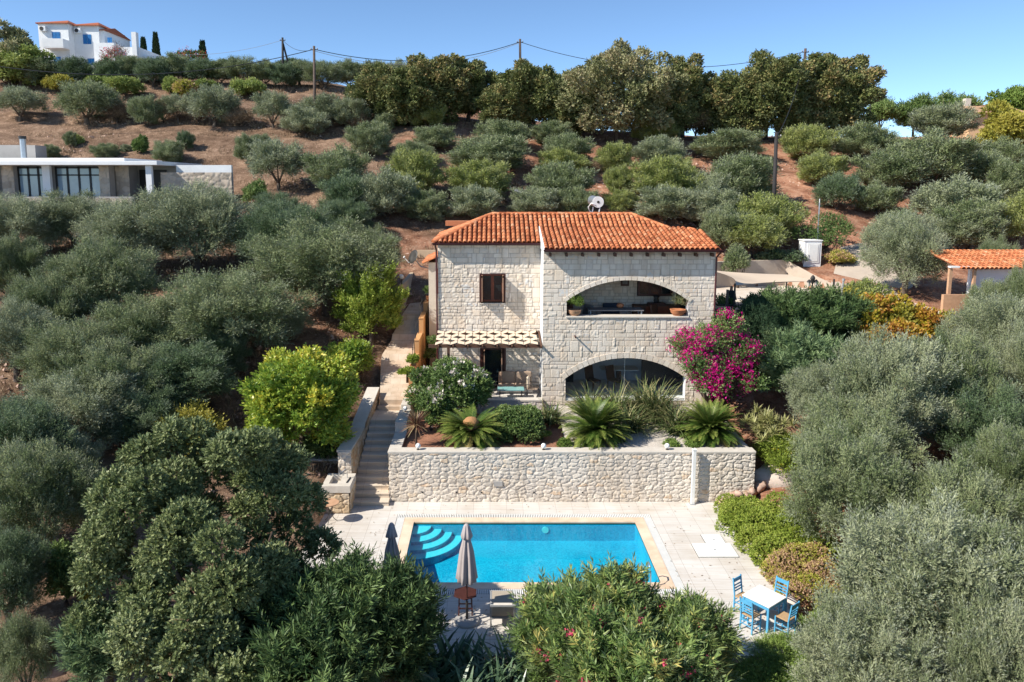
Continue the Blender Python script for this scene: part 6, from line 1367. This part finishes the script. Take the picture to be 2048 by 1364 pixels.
for cx, top, base, w, mt, lab in ((200, 152, 190, 55, 'lime', 'pale lime shrub under the villa, leftmost'), (252, 154, 198, 62, 'lime', 'pale lime shrub with dry stems, second from the left'), (345, 154, 192, 40, 'lime', 'small lime shrub between ridge olives'), (372, 160, 200, 42, 'hedge_mix', 'reddish tinged shrub beside the small lime shrub'),
      (415, 160, 190, 46, 'lime', 'lime shrub under the middle of the left ridge'), (497, 156, 200, 64, 'lime', 'bright yellow lime shrub, rightmost of the shrub row'), (285, 272, 315, 30, 'fresh', 'slim bright green young tree above the modern house'), (120, 150, 192, 50, 'yellow', 'yellowish bush left in the shrub row'), (155, 270, 292, 22, 'lime', 'tiny yellow green sapling above the modern house')):
    p, wm, hm = at_px(cx, top, base, w); plant('lime_shrub', 'shrub', lab, p, wm, hm, mt, 1500, .4, .22, .11, 5, 14, .5, .8, group='light green shrubs on the left slope')
for cx, top, base, w, lab in ((235, 205, 246, 50, 'dry brown shrub between the spaced olives, leftmost'), (328, 198, 248, 60, 'dry brown brushwood right of the big round slope olive'), (400, 205, 250, 40, 'dry brown shrub behind the open olive'), (478, 215, 258, 55, 'greyish dry shrub beside the pole olive'), (1392, 205, 280, 60, 'bare greyish brown shrub under the brownish oak'), (1190, 320, 352, 30, 'small dry shrub among slope olives'), (720, 225, 262, 50, 'dry reddish brush below the ridge olives')):
    p, wm, hm = at_px(cx, top, base, w); plant('dry_shrub', 'shrub', lab, p, wm, hm, 'dry', 1500, .6, .25, .03, 5, 14, .5, .8, group='dry brown shrubs on the slope')
for cx, top, base, w, lab in ((313, 70, 112, 16, 'dark cypress just right of the villa chimney'), (407, 86, 135, 26, 'thin young cypress against the sky'), (288, 80, 110, 14, 'dark cypress partly behind the villa chimney')):
    p = at(cx, base, 104); rt = ray(cx, top); wm = w*zcam(p)/FPX; hm = CAMH + rt.z/rt.y*p.y - p.z + 2
    o = thing('cypress_tree', lab, 'cypress', (p.x, p.y, p.z-2), 0, 'cypresses beside the white villa'); rng = np.random.default_rng(int(cx)); n = 1500; t_ = rng.random(n)**.8; a = rng.random(n)*6.28; rr = wm/2*(1-t_)**.7*(.6+.4*rng.random(n))
    P_ = np.stack([rr*np.cos(a), rr*np.sin(a), t_*hm], -1); D_ = nrm(np.stack([np.cos(a)*.5, np.sin(a)*.5, np.ones(n)], -1)); link('crown', foliage_mesh('crown', leaf_quads(rng, P_, D_, .5, .2), rng.random(n), M['cypress']), o)
    b = MB(); b.tube([(0, 0, -1), (0, 0, hm*.8)], [.12, .03], 6); b.build('trunk', M['dark_bark'], o)
p = at(380, 122, 100); plant('bougainvillea', 'shrub', 'low red flowering bush on the skyline right of the villa', p, 4, 1.0, 'fresh', 400, .3, .2, .1, 5, flowers=[('red_petal', 30, .3, 14, .14, .2)], dist=(1.3, .5))
p = at(228, 120, 90); plant('bougainvillea', 'shrub', 'sparse pink flowering shrub in front of the white villa', (p.x, p.y, p.z-1.5), 2.6, 3.4, 'dry', 300, .5, .2, .06, 5, flowers=[('pink', 30, .2, 14, .14, .3)])
# garden trees on the left
p, wm, hm = at_px(606, 705, 905, 205); plant('lemon_tree', 'lemon tree', 'broad yellow green lemon tree left of the stone stairs', p, wm, hm, 'lemon', 6500, .3, .12, .065, 7, 40, .4, .9, (.22, .34), plume=.2, zlow=-.8, trunk=(hm*.4, .12, 6, 'bark'), z0=.5, part='crown')
p, wm, hm = at_px(700, 682, 765, 95); plant('lemon_tree', 'lemon tree', 'smaller yellow green lemon tree beside the rising path', p, wm, hm, 'lemon', 2500, .25, .11, .06, 7, 18, .3, .9, trunk=(hm*.4, .08, 5, 'bark'), part='crown')
p, wm, hm = at_px(742, 535, 690, 130); plant('pomegranate_tree', 'fruit tree', 'upright green fruit tree beside the top of the stone path', p, wm, hm, 'hedge', 3600, .5, .11, .06, 9, 34, 1.0, .6, (.2, .32), plume=.15, zlow=-.8, trunk=(hm*.35, .1, 6, 'bark'), z0=.5, part='crown')
p, wm, hm = at_px(378, 815, 920, 130); plant('yellow_shrub', 'shrub', 'feathery yellow shrub above the big dark tree', p, wm, hm, 'yellow', 1700, .4, .1, .04, 8, 22, .6, .7, plume=.16)
# big dark carob at the pool's left corner
p = Vector((-6.9, 17.6, .1)); o = thing('carob_tree', 'very large dark green broad crowned tree filling the lower left', 'carob tree', p)
rng = np.random.default_rng(88); C = []; r = []
for (cx, cy, D, rr, k) in ((430, 960, 18.6, 1.45, 12), (560, 990, 19.2, 1.15, 9), (300, 1060, 17.6, 1.4, 11), (450, 1110, 17.0, 1.45, 12), (260, 1180, 16.6, 1.15, 9), (360, 1250, 16.0, 1.3, 10), (500, 1230, 16.4, 1.2, 9), (590, 1080, 19, .9, 7), (345, 930, 19, .9, 7), (500, 905, 19.4, .8, 6), (440, 1330, 15.4, 1.1, 8), (330, 1330, 15.3, .9, 7)):
    c0 = at(cx, cy, D) - p
    for _ in range(k):
        d = nrm(rng.normal(size=3)); C.append(np.array(c0) + d*rr*rng.uniform(.6, 1.0)); r.append(rr*rng.uniform(.22, .38))
Q, T = sprigs(rng, np.array(C), np.array(r), 23000, .2, .09, .05, 9, .35, 1., tvar=.16, depth=.22)
link('crown', foliage_mesh('crown', Q, T, M['carob']), o); trunk_mesh(rng, 2.2, .24, 1.6, 7).build('trunk', M['dark_bark'], o, True)
# oleanders in the foreground
def oleander(label, cx, top, base, w, D, mat_, n, fl=None, seed=1, z=-.3, ll=.19, up=1.1, k=30, hz=.52):
    p, wm, hm = at_px(cx, top, base, w, D, z); return plant('oleander_bush', 'oleander', label, p, wm, hm, mat_, int(n*.55), .5, ll, .034, 20, 40, up, .55, (.13, .3), seed=seed, z0=hz, rzf=.5, zlow=-.8, plume=.17, flowers=fl, tvar=.3, group='oleander bushes')
oleander('dark oleander bush beside the big tree at the bottom', 570, 1150, 1420, 200, 17.2, 'oleander', 3200, None, 21)
oleander('tall dark oleander in front of the pool left corner', 700, 1128, 1440, 240, 17.0, 'oleander', 4200, None, 22)
oleander('dark glossy oleander just left of the near umbrella', 800, 1128, 1440, 165, 16.8, 'oleander', 3000, None, 23)
oleander('dark shaded oleander at the bottom edge left of centre', 640, 1210, 1480, 300, 15.6, 'oleander', 3600, None, 24)
fl_ = [('pink', 65, .04, 16, .065, .5)]
oleander('pink flowered oleander nearest the umbrella and lounger', 1140, 1175, 1430, 200, 17.0, 'oleander_light', 3600, fl_, 31)
oleander('tallest pink flowered oleander in the middle right', 1225, 1138, 1430, 170, 17.4, 'oleander_light', 3600, fl_, 32)
oleander('pink flowered oleander nearest the blue chairs', 1370, 1205, 1440, 165, 16.8, 'oleander_light', 3400, fl_, 33)
oleander('pink flowered oleander at the bottom edge of the picture', 1250, 1240, 1500, 300, 15.7, 'oleander_light', 4200, fl_, 34)
oleander('blue green oleander at the foot of the big dark tree', 225, 1225, 1460, 150, 16.2, 'oleander_grey', 2600, None, 35, .6)
oleander('grey green oleander right of the bougainvillea', 1590, 655, 860, 165, 32.5, 'oleander_grey', 4200, [('red_petal', 5, .03, 8, .06, .6)], 36, 2.4)
oleander('dark green oleander clump below the street lantern', 1648, 575, 700, 150, 35, 'oleander', 3600, None, 37, 3.6)
oleander('oleander behind the juniper at the terrace edge', 1560, 580, 690, 150, 35.2, 'oleander', 2600, None, 38, 3.6)
p, wm, hm = at_px(1518, 600, 705, 140, 33.8, 2.6); plant('juniper_bush', 'juniper', 'rounded very dark juniper bush right of the villa corner', p, wm, hm, 'juniper', 6500, .22, .07, .012, 12, 24, .5, .8, (.3, .45), z0=.45, depth=.2)
p, wm, hm = at_px(1444, 590, 655, 42, 36.2, 4.6); plant('hedge_bush', 'shrub', 'green shrub between the villa corner and the gate', p, wm, hm, 'fresh', 900, .2, .1, .05, 6, 12)
p, wm, hm = at_px(1595, 618, 660, 60, 36.5, 5.0); 
for cx, top, base, w, D, z, mt, lab in ((1505, 590, 625, 30, 36.4, 5.4, 'oleander', 'small oleander shoots beside the person'), (1565, 592, 630, 50, 37, 5.4, 'juniper', 'small dark shrub on the terrace under the sail'), (1600, 600, 632, 60, 37, 5.4, 'juniper', 'low rounded dark shrub on the terrace by the lantern'), (1645, 425, 522, 120, 51.5, None, 'fresh', 'bright green shrub behind the pump cabinet'), (1680, 500, 548, 50, 49.5, None, 'hedge_mix', 'yellow brown shrub right of the pump cabinet'),
      (1560, 498, 526, 90, 50, None, 'ol_dark', 'low dark shrub above the concrete wall'), (1480, 490, 520, 60, 48, None, 'ol_green', 'low green shrub above the concrete wall by the roof'), (1730, 560, 620, 80, 38, None, 'ol_yellow', 'rounded greyish bush at the top of the vines'), (512, 360, 392, 50, 55, None, 'fresh', 'bright green weeds at the end of the stone garden wall'), (130, 1090, 1220, 110, None, None, 'fresh', 'bright green weedy bush left of the big dark tree'), (190, 1125, 1235, 50, None, None, 'yellow', 'yellow green shrub at the left side of the big dark tree'),
      (640, 870, 925, 60, 28.9, 1.1, 'fresh', 'low green plants on top of the warm stone garden wall'), (815, 735, 758, 30, 33.7, 3.4, 'hedge', 'rounded clipped plant in the terracotta pot on the orange wall')):
    p, wm, hm = at_px(cx, top, base, w, D, z); plant('garden_shrub', 'shrub', lab, p, wm, hm, mt, 1500, .22, .11, .05, 6, 14)
# vines
for i, (cx, top, base, w) in enumerate(((1700, 578, 640, 80), (1760, 585, 650, 90), (1720, 620, 690, 80), (1800, 600, 660, 80), (1790, 640, 700, 70), (1850, 610, 668, 70), (1890, 625, 670, 50), (1830, 655, 700, 50), (1760, 655, 720, 60), (1945, 640, 690, 40), (1940, 700, 745, 30))):
    p, wm, hm = at_px(cx, top, base, w, 36.8 - (base-640)*.045); p.z = float(land(p.x, p.y)); hm = max(.6, CAMH + ray(cx, top).z/ray(cx, top).y*p.y - p.z)
    plant('grape_vine', 'vine', f'autumn yellow and rust grape vine, {ORD[i+1]} in the plot from the sail', p, wm, hm, 'vine' if i % 3 else 'yellow', 800, .3, .13, .11, 6, 12, .4, .8, group='yellowing grape vines', depth=.7)
# bougainvillea against the villa
p, wm, hm = at_px(1424, 628, 815, 188, 31.8, 2.0); plant('bougainvillea', 'bougainvillea', 'tall bougainvillea with magenta blossom at the villa right corner', p, wm, hm, 'fresh', 3600, .35, .075, .05, 9, 26, .5, .8, (.16, .26), seed=5, z0=.5, rzf=.52, flowers=[('magenta', 170, .15, 100, .085, .1)], depth=.6)
# mounds and cover right of the deck
for cx, top, base, w, D, mt, z, lab in ((1530, 992, 1085, 140, None, 'hedge', 0, 'green clipped mound beside the far right corner of the deck'), (1560, 1040, 1135, 150, None, 'hedge', 0, 'green mound in the middle of the deck right edge'), (1612, 1092, 1192, 125, None, 'hedge_mix', 0, 'yellow and rusty pink mound near the blue chairs'), (1500, 1000, 1060, 80, None, 'hedge', 0, 'small low green mound next to the pink stones')):
    p = gp(cx, (top+base)/2+20, 0); zc = zcam(p); wm = w*zc/FPX; hm = .95; p.z = -.1; p.x = max(p.x, 8.7 + wm/2*.82)
    plant('ground_cover_mound', 'shrub', lab, p, wm*1.35, hm, mt, 8500, .07, .05, .035, 6, 26, .3, .9, (.3, .45), z0=.3, rzf=.62, zlow=-.2, depth=.15, dist=(1, 1.25), group='low mounds beside the deck')
for cx, cy, D_, wm, hm, lab in ((1610, 1330, None, 2.2, .6, 'feathery green juniper at the near right corner of the deck'), (1680, 1262, None, 1.9, .65, 'feathery green juniper behind the near right chair'), (1530, 1385, None, 2.0, .55, 'dark green juniper at the bottom edge right of the oleanders')):
    p = gp(cx, cy, 0); p.z = -.25; plant('spreading_juniper', 'juniper', lab, p, wm*1.15, hm, 'rosemary', 4500, .3, .07, .014, 16, 24, .45, .9, (.3, .45), z0=.35, rzf=.6, zlow=-.3, group='spreading junipers', depth=.3)
p, wm, hm = at_px(1568, 872, 990, 115, 28.3, .6); plant('yellow_flower_bush', 'shrub', 'bush with yellow flowers at the right end of the retaining wall', p, wm, hm, 'hedge', 3500, .3, .06, .03, 8, 20, .5, .8, flowers=[('yellow_petal', 45, .02, 8, .06, .3)])
# ------------------------------------------------------------------ garden bed plants
def blades(name, rng, n, L_, w_, z0=0, el=(.2, 1.4), droop=.5, segs=4, spread=.1, tip=True, foldw=1, tmode=None):
    """curved strap leaves; returns quads"""
    Q = []; T = []; az = rng.random(n)*6.283; e = rng.uniform(el[0], el[1], n); l = L_*(.6+.5*rng.random(n)); base = rng.normal(0, spread, (n, 3)); base[:, 2] = z0
    for i in range(n):
        ca, sa = math.cos(az[i]), math.sin(az[i]); side = np.array([-sa, ca, 0]); p = base[i].copy(); th = e[i]; st = l[i]/segs; t0 = rng.random()
        for k in range(segs):
            d = np.array([ca*math.cos(th), sa*math.cos(th), math.sin(th)]); q = p + d*st
            wa = w_*(1-(k/segs)**2*.9)*(.6 if k == 0 else 1); wb = w_*(1-((k+1)/segs)**2*.97)
            Q.append([p-side*wa/2, p+side*wa/2, q+side*wb/2, q-side*wb/2]); T.append(np.clip(t0*.7 + (k/segs)*.3, 0, 1)); p = q; th -= droop*(.6+.8*rng.random())/segs*2
    return np.array(Q), np.array(T)
def cycad(label, px, py, D, R_, nf, cone=False, seed=1, z=1.86):
    rng = np.random.default_rng(seed); p = at(px, py, D); p.z = z; o = thing('sago_palm', label, 'sago palm', p, 0, 'sago palms in the garden bed')
    Q = []; T = []; hc = .5
    for i in range(nf):
        az = rng.random()*6.283; e0 = rng.uniform(-.35, .9 if cone else 1.3); L_ = R_*(.95+.25*rng.random()); ca, sa = math.cos(az), math.sin(az); side = np.array([-sa, ca, 0]); q = np.array([0, 0, hc]); th = e0; ns = 40; tone = rng.random()*.3 + .1 + (.45 if e0 < -.15 and rng.random() < .5 else 0)
        for k in range(ns):
            d = np.array([ca*math.cos(th), sa*math.cos(th), math.sin(th)]); up = np.cross(d, side); up = -up if up[2] < 0 else up; q2 = q + d*L_/ns; th -= .42/ns*(1+k/ns)
            if k > 2:
                lw = R_*.15*math.sin(math.pi*(.12+.83*k/ns))
                for s in (-1, 1):
                    tip = q + side*s*lw*.85 + d*lw*.55 + up*lw*.25; Q.append([q - d*.013, q + d*.013, tip + d*.005, tip - d*.005]); T.append(np.clip(tone + .25*k/ns + rng.normal(0, .06), 0, 1))
            Q.append([q - side*.008, q + side*.008, q2 + side*.006, q2 - side*.006]); T.append(.9); q = q2
    link('fronds', foliage_mesh('fronds', np.array(Q), np.array(T), M['cycad']), o)
    b = MB(); b.lathe([(.16, -.1), (.19, .2), (.17, .45), (.08, .55)], 12); b.build('trunk', M['dark_bark'], o)
    if cone:
        b = MB(); w_ = lambda a, j: 1 + .06*math.sin(a*9 + j*1.7); b.lathe([(.02, .5), (.26, .6), (.33, .76), (.3, .92), (.19, 1.05), (.02, 1.1)], 27, wob=w_); b.build('seed_cone', plain('seed_cone', (.5, .27, .12), (.35, .17, .07), .95, 20, .9), o, True)
    return o
cycad('sago palm with a brown woolly cone, nearest the stairs', 942, 862, 28.7, 1.3, 150, True, 1)
cycad('sago palm in the middle of the bed below the arched glazing', 1190, 870, 28.8, 1.35, 260, False, 2)
cycad('sago palm at the right end of the bed below the bougainvillea', 1420, 858, 28.9, 1.25, 250, False, 3)
def tuft(name, cat, label, px, py, D, n, L_, w_, mt, el, droop, seed=1, z=1.88, spread=.15, heads=1, hr=.0, group=None, segs=4):
    rng = np.random.default_rng(seed); p = at(px, py, D); p.z = z; o = thing(name, label, cat, p, 0, group); Qs = []; Ts = []
    for h_ in range(heads):
        Q, T = blades('', rng, n, L_, w_, 0, el, droop, segs, spread); off = np.array([rng.normal(0, hr), rng.normal(0, hr), rng.random()*hr*1.2 if heads > 1 else 0]); Qs.append(Q+off); Ts.append(T)
    link('blades', foliage_mesh('blades', np.concatenate(Qs), np.concatenate(Ts), M[mt]), o)
    return o
for (px, py, D, n, L_, sd, lab) in ((1102, 850, 31.0, 100, .7, 1, 'strap-leaved clump in front of the villa corner left of the arch'), (1232, 835, 31.2, 190, 1.15, 2, 'strap-leaved clump behind the middle sago palm'), (1312, 840, 31.0, 210, 1.3, 3, 'largest strap-leaved clump with dry leaves below the arch'), (1290, 820, 31.8, 150, 1.2, 4, 'strap-leaved clump against the glazing sill'), (1260, 860, 29.8, 150, .9, 5, 'short strap-leaved clump right of the middle sago palm'), (1352, 852, 29.6, 140, .95, 6, 'strap-leaved clump left of the right sago palm'), (1180, 815, 32.0, 120, 1.0, 9, 'strap-leaved clump at the left end of the glazing sill')):
    tuft('strap_leaf_clump', 'plant', lab, px, py, D, int(n*1.7), L_*1.75, .06, 'strap', (.55, 1.5), .6, sd, 1.95, .16, group='strap-leaved clumps in front of the glazing')
o = tuft('dracaena', 'plant', 'red brown spiky dracaena beside the stairs wall', 832, 880, 28.4, 130, .75, .04, 'dracaena', (-.5, 1.5), .15, 7, 2.75, .03); 
b = MB(); b.tube([(0, 0, -.9), (.02, 0, 0)], [.05, .035], 8); b.build('stem', M['dark_bark'], o)
tuft('aloe_cluster', 'aloe', 'pale green many-headed aloe cluster at the right end of the bed', 1520, 850, 29.3, 30, .5, .06, 'aloe', (.0, 1.4), .2, 8, 2.2, .03, 26, .5)
tuft('agave', 'agave', 'blue green agave under the olive behind the vines', 1836, 588, 38.3, 26, .9, .12, 'oleander_grey', (.1, 1.3), .1, 9, 5.2, .05)
p, wm, hm = at_px(902, 722, 880, 150, 31.2, 1.88); plant('hibiscus_bush', 'hibiscus', 'large green hibiscus bush with white flowers in front of the pergola', p, wm, hm, 'fresh', 6500, .22, .085, .055, 8, 30, .4, .85, (.24, .36), flowers=[('white_petal', 150, .05, 12, .15, .25)], seed=12)
p, wm, hm = at_px(862, 795, 870, 70, 30.3, 1.88); plant('hibiscus_bush', 'hibiscus', 'lower white flowered hibiscus beside the stepped coping', p, wm, hm, 'fresh', 1800, .2, .085, .055, 8, 16, .4, .85, flowers=[('white_petal', 40, .04, 9, .08, .1)], seed=13)
p, wm, hm = at_px(1035, 812, 892, 112, 29.6, 1.86); plant('round_shrub', 'shrub', 'rounded bright green shrub right of the cone-bearing sago palm', p, wm*1.05, hm, 'fresh', 5200, .12, .06, .045, 7, 22, .3, .9, (.3, .42), z0=.42, rzf=.58, depth=.2)
p, wm, hm = at_px(990, 850, 895, 60, 28.9, 1.86); plant('round_shrub', 'shrub', 'low green shrub under the first sago palm', p, wm, hm, 'fresh', 1500, .12, .06, .045, 7, 12, .3, .9, z0=.42, rzf=.58)
for i, (px, py, D, z) in enumerate(((1130, 885, 28.3, 1.86), (1085, 868, 29.2, 1.9), (1345, 880, 28.2, 1.86), (1385, 888, 28.1, 1.86))):
    p = at(px, py, D); p.z = z; plant('succulent_cushion', 'plant', 'low green cushion plant in the gravel, %s of the four' % ['second from the left', 'leftmost', 'third from the left', 'rightmost'][i], p, .7, .35, 'rosemary', 500, .08, .05, .03, 5, 10, group='low cushion plants in the gravel')
# foreground broad-bladed clumps under the umbrella
for i, (px, py, D, n, L_, w_, lab) in enumerate(((900, 1340, 17.1, 60, 1.25, .17, 'dark broad-bladed clump at the bottom left of the umbrella base'), (955, 1390, 16.9, 60, 1.15, .14, 'dark broad-bladed clump in front of the umbrella base'), (1030, 1350, 17.1, 70, 1.35, .10, 'narrow grey green bladed clump in front of the lounger'), (870, 1420, 16.4, 50, 1.2, .2, 'oval leaved dark clump at the bottom edge'), (1000, 1440, 16.3, 80, 1.2, .09, 'bladed clump with dry leaves at the bottom edge'), (930, 1460, 16.0, 60, 1.2, .15, 'dark bladed clump at the very bottom centre'))):
    tuft('broad_bladed_clump', 'plant', lab, px, py, D, n, L_, w_, 'agave', (.5, 1.5), .4, 40+i, -.1, .2, group='dark bladed plants at the bottom edge', segs=5)
# pots
def pot(label, p, r_=.22, h_=.36, mt='terracotta', fol='hedge', fw=.6, fh=.6, n=500, square=False, **kw):
    o = thing('potted_plant', label, 'potted plant', p)
    b = MB()
    if square: b.box(-r_, -r_, 0, r_, r_, h_)
    else: b.lathe([(r_*.62, 0), (r_*.95, h_*.55), (r_, h_*.9), (r_*1.08, h_), (r_*.9, h_), (r_*.85, h_*.85)], 24)
    b.build('pot', M[mt], o, not square)
    rng = np.random.default_rng(int(p[0]*31+200)); C, r = lobes_dome(rng, fw/2, fw/2, fh/2, 9, (.35, .5), h_+fh*.45, -.3); Q, T = sprigs(rng, C, r, n, kw.get('sl', .14), kw.get('ll', .06), kw.get('lw', .035), 6, kw.get('up', .6), .7); link('foliage', foliage_mesh('foliage', Q, T, M[fol]), o); return o
pot('wide terracotta bowl with succulent on the left of the balcony sill', (3.78, RY+.2, 6.27), .3, .25, 'terracotta_pale', 'rosemary', .6, .55, 500, sl=.25, up=1.2, ll=.05, lw=.03)
pot('wide terracotta bowl with thin dry grass on the right of the balcony sill', (8.4, RY+.2, 6.27), .34, .27, 'terracotta', 'strap', .8, .55, 260, sl=.32, up=.9, ll=.06, lw=.012)
pot('square terracotta pot with clipped bush on the orange wall', (-3.6, 34.3, 3.4), .15, .3, 'terracotta', 'hedge', .5, .4, 500, True)
pot('tall terracotta pot with a climbing plant on the lower walkway', (-2.72, 36.6, 2.36), .26, .55, 'terracotta', 'fresh', .8, 1.9, 700)
pot('small pot with a green plant beside the upper path railing', (-3.3, 39.9, 5.85), .16, .28, 'terracotta', 'fresh', .45, .5, 300)
p = at(1125, 868, 30); 
# ------------------------------------------------------------------ stones, litter, dry grass
rng = np.random.default_rng(77)
def rock(b, c, r_, rnd):
    n = 7; vs = []; fs = []
    prof = [(0.02, -.6), (.8, -.45), (1, .0), (.75, .45), (.02, .62)]
    m_ = MB(); w_ = {}; m_.lathe([(q*r_, z*r_) for q, z in prof], n, c, 0, wob=lambda a, j: 1 + .28*math.sin(a*2+rnd*7+j) + .15*math.sin(a*3+rnd*13)); b.add(m_.v, m_.f)
M['rock'] = plain('pinkish_rock', (.55, .38, .3), (.4, .26, .2), .9, 5, .4); M['pale_rock'] = plain('pale_limestone', (.66, .57, .5), (.52, .42, .36), .9, 3, .4); M['grey_rock'] = plain('grey_rock', (.33, .27, .24), (.2, .16, .15), .9, 6, .4)
rr_ = random.Random(4)
def rocks(where, pts, mt, grp, extra=''):
    for i, (px, py, r_, z) in enumerate(pts):
        p = gp(px, py, z); b = MB(); rock(b, (0, 0, 0), r_, rr_.random()); o = b.build('rock', M[mt], None, True, loc=(p.x, p.y, z+r_*.25)); o.rotation_euler = (rr_.random(), rr_.random()*.6, rr_.random()*6)
        props(o, f'{ORD[i+1]} rock from left {where}', 'rock', grp)
rocks('in pink pile at retaining wall right end', [(1447, 1008, .24, .05), (1462, 1000, .3, .1), (1476, 990, .2, .3), (1492, 998, .22, .2), (1505, 985, .2, .4), (1520, 975, .24, .5)], 'rock', 'pink stones at the end of the wall')
rocks('along the right edge of the deck', [(1500, 1092, .14, 0), (1510, 1105, .15, 0), (1520, 1118, .13, 0), (1548, 1165, .15, 0), (1578, 1195, .18, 0), (1586, 1210, .22, .05)], 'pale_rock', 'stones edging the deck')
rocks('in the grey heap at the lower left corner', [(110, 1345, .3, .5), (120, 1322, .28, .7), (140, 1310, .35, .7), (150, 1300, .3, .8), (160, 1330, .22, .6), (172, 1345, .25, .5)], 'grey_rock', 'rocks heaped at the lower left')
b = MB(); rock(b, (0, 0, 0), 1.15, .3); p = at(1550, 985, 28.2); o = b.build('white_boulder', M['pale_rock'], None, True, loc=(p.x, p.y, .55)); o.scale = (1.2, .6, .8); props(o, 'large white boulder under the yellow flowered bush', 'rock')
def scatter(name, label, mt, n, area, size, seed, kind='stone', cond=None):
    rng = np.random.default_rng(seed); x = rng.uniform(area[0], area[1], n); y = rng.uniform(area[2], area[3], n)
    ok = ~((x > -5.9) & (x < 10.3) & (y > 17) & (y < 41.5)) & ~((x > -9.2) & (x < 8.8) & (y > 17) & (y < 27.6)) & ~((x > 9.8) & (x < 34) & (y > 35) & (y < 49.5))
    cl = rng.random(4000); ok &= ((np.sin(x*.7+y*.3)+np.sin(y*.9-x*.4)) > -0.6 + rng.normal(0, .5, n)); x, y = x[ok], y[ok]; n = len(x); z = land(x, y)
    if kind == 'stone':
        s = size*(.4+1.2*rng.random(n)**2); V = []
        base = np.array([[1, 0, 0], [-.4, .9, 0], [-.6, -.8, 0], [0, 0, .8]]); a = rng.random(n)*6.28; c, si = np.cos(a), np.sin(a)
        B = base[None] * (1+.4*rng.normal(size=(n, 4, 3))) * s[:, None, None]; X = B[..., 0]*c[:, None]-B[..., 1]*si[:, None]; Y = B[..., 0]*si[:, None]+B[..., 1]*c[:, None]; Z = B[..., 2]
        Pt = np.stack([X + x[:, None], Y + y[:, None], Z + z[:, None] + .02], -1); F = np.concatenate([Pt[:, [0, 1, 3, 3]], Pt[:, [1, 2, 3, 3]], Pt[:, [2, 0, 3, 3]]]); F = F[:, :3]
        me = quads_mesh(name, F, M[mt])
    else:
        per = 7; P_ = np.repeat(np.stack([x, y, z-.03], -1), per, 0) + rng.normal(0, .06, (n*per, 3))*np.array([1, 1, 0]); D_ = nrm(rng.normal(0, .45, (n*per, 3)) + np.array([0, 0, 1])); me = foliage_mesh(name, leaf_quads(rng, P_, D_, size, size*.08), rng.random(n*per), M[mt])
    props(link(name, me), label, kind='stuff')
scatter('loose_stones', 'small loose stones on the red soil', 'rock', 42000, (-55, 50, 20, 92), .11, 1)
scatter('dry_grass', 'dry grass tufts over the left slope', 'dry', 30000, (-60, 5, 24, 92), .38, 2, 'grass')
rng = np.random.default_rng(9); n = 900; x = rng.uniform(-6, 8.4, n); y = np.concatenate([rng.uniform(18, 20.5, n//2), rng.uniform(18, 27.2, n - n//2)]); ok = ~((x > -3.2) & (x < 5.7) & (y > 21) & (y < 26.1)); x, y = x[ok], y[ok]; n = len(x)
P_ = np.stack([x, y, np.full(n, .012)], -1); D_ = nrm(np.stack([rng.normal(size=n), rng.normal(size=n), .15*rng.random(n)], -1)); props(link('fallen_leaves', foliage_mesh('fallen_leaves', leaf_quads(rng, P_, D_, .09, .03, .9), rng.random(n), M['dry'])), 'dry leaves blown over the pool paving', kind='stuff')
scatter('weeds', 'green weeds between the trees', 'fresh', 2500, (-50, 45, 15, 70), .18, 3, 'grass')
scatter('fallen_twigs', 'dry litter under the trees on the right', 'dry', 6000, (8, 50, 18, 80), .22, 5, 'grass')
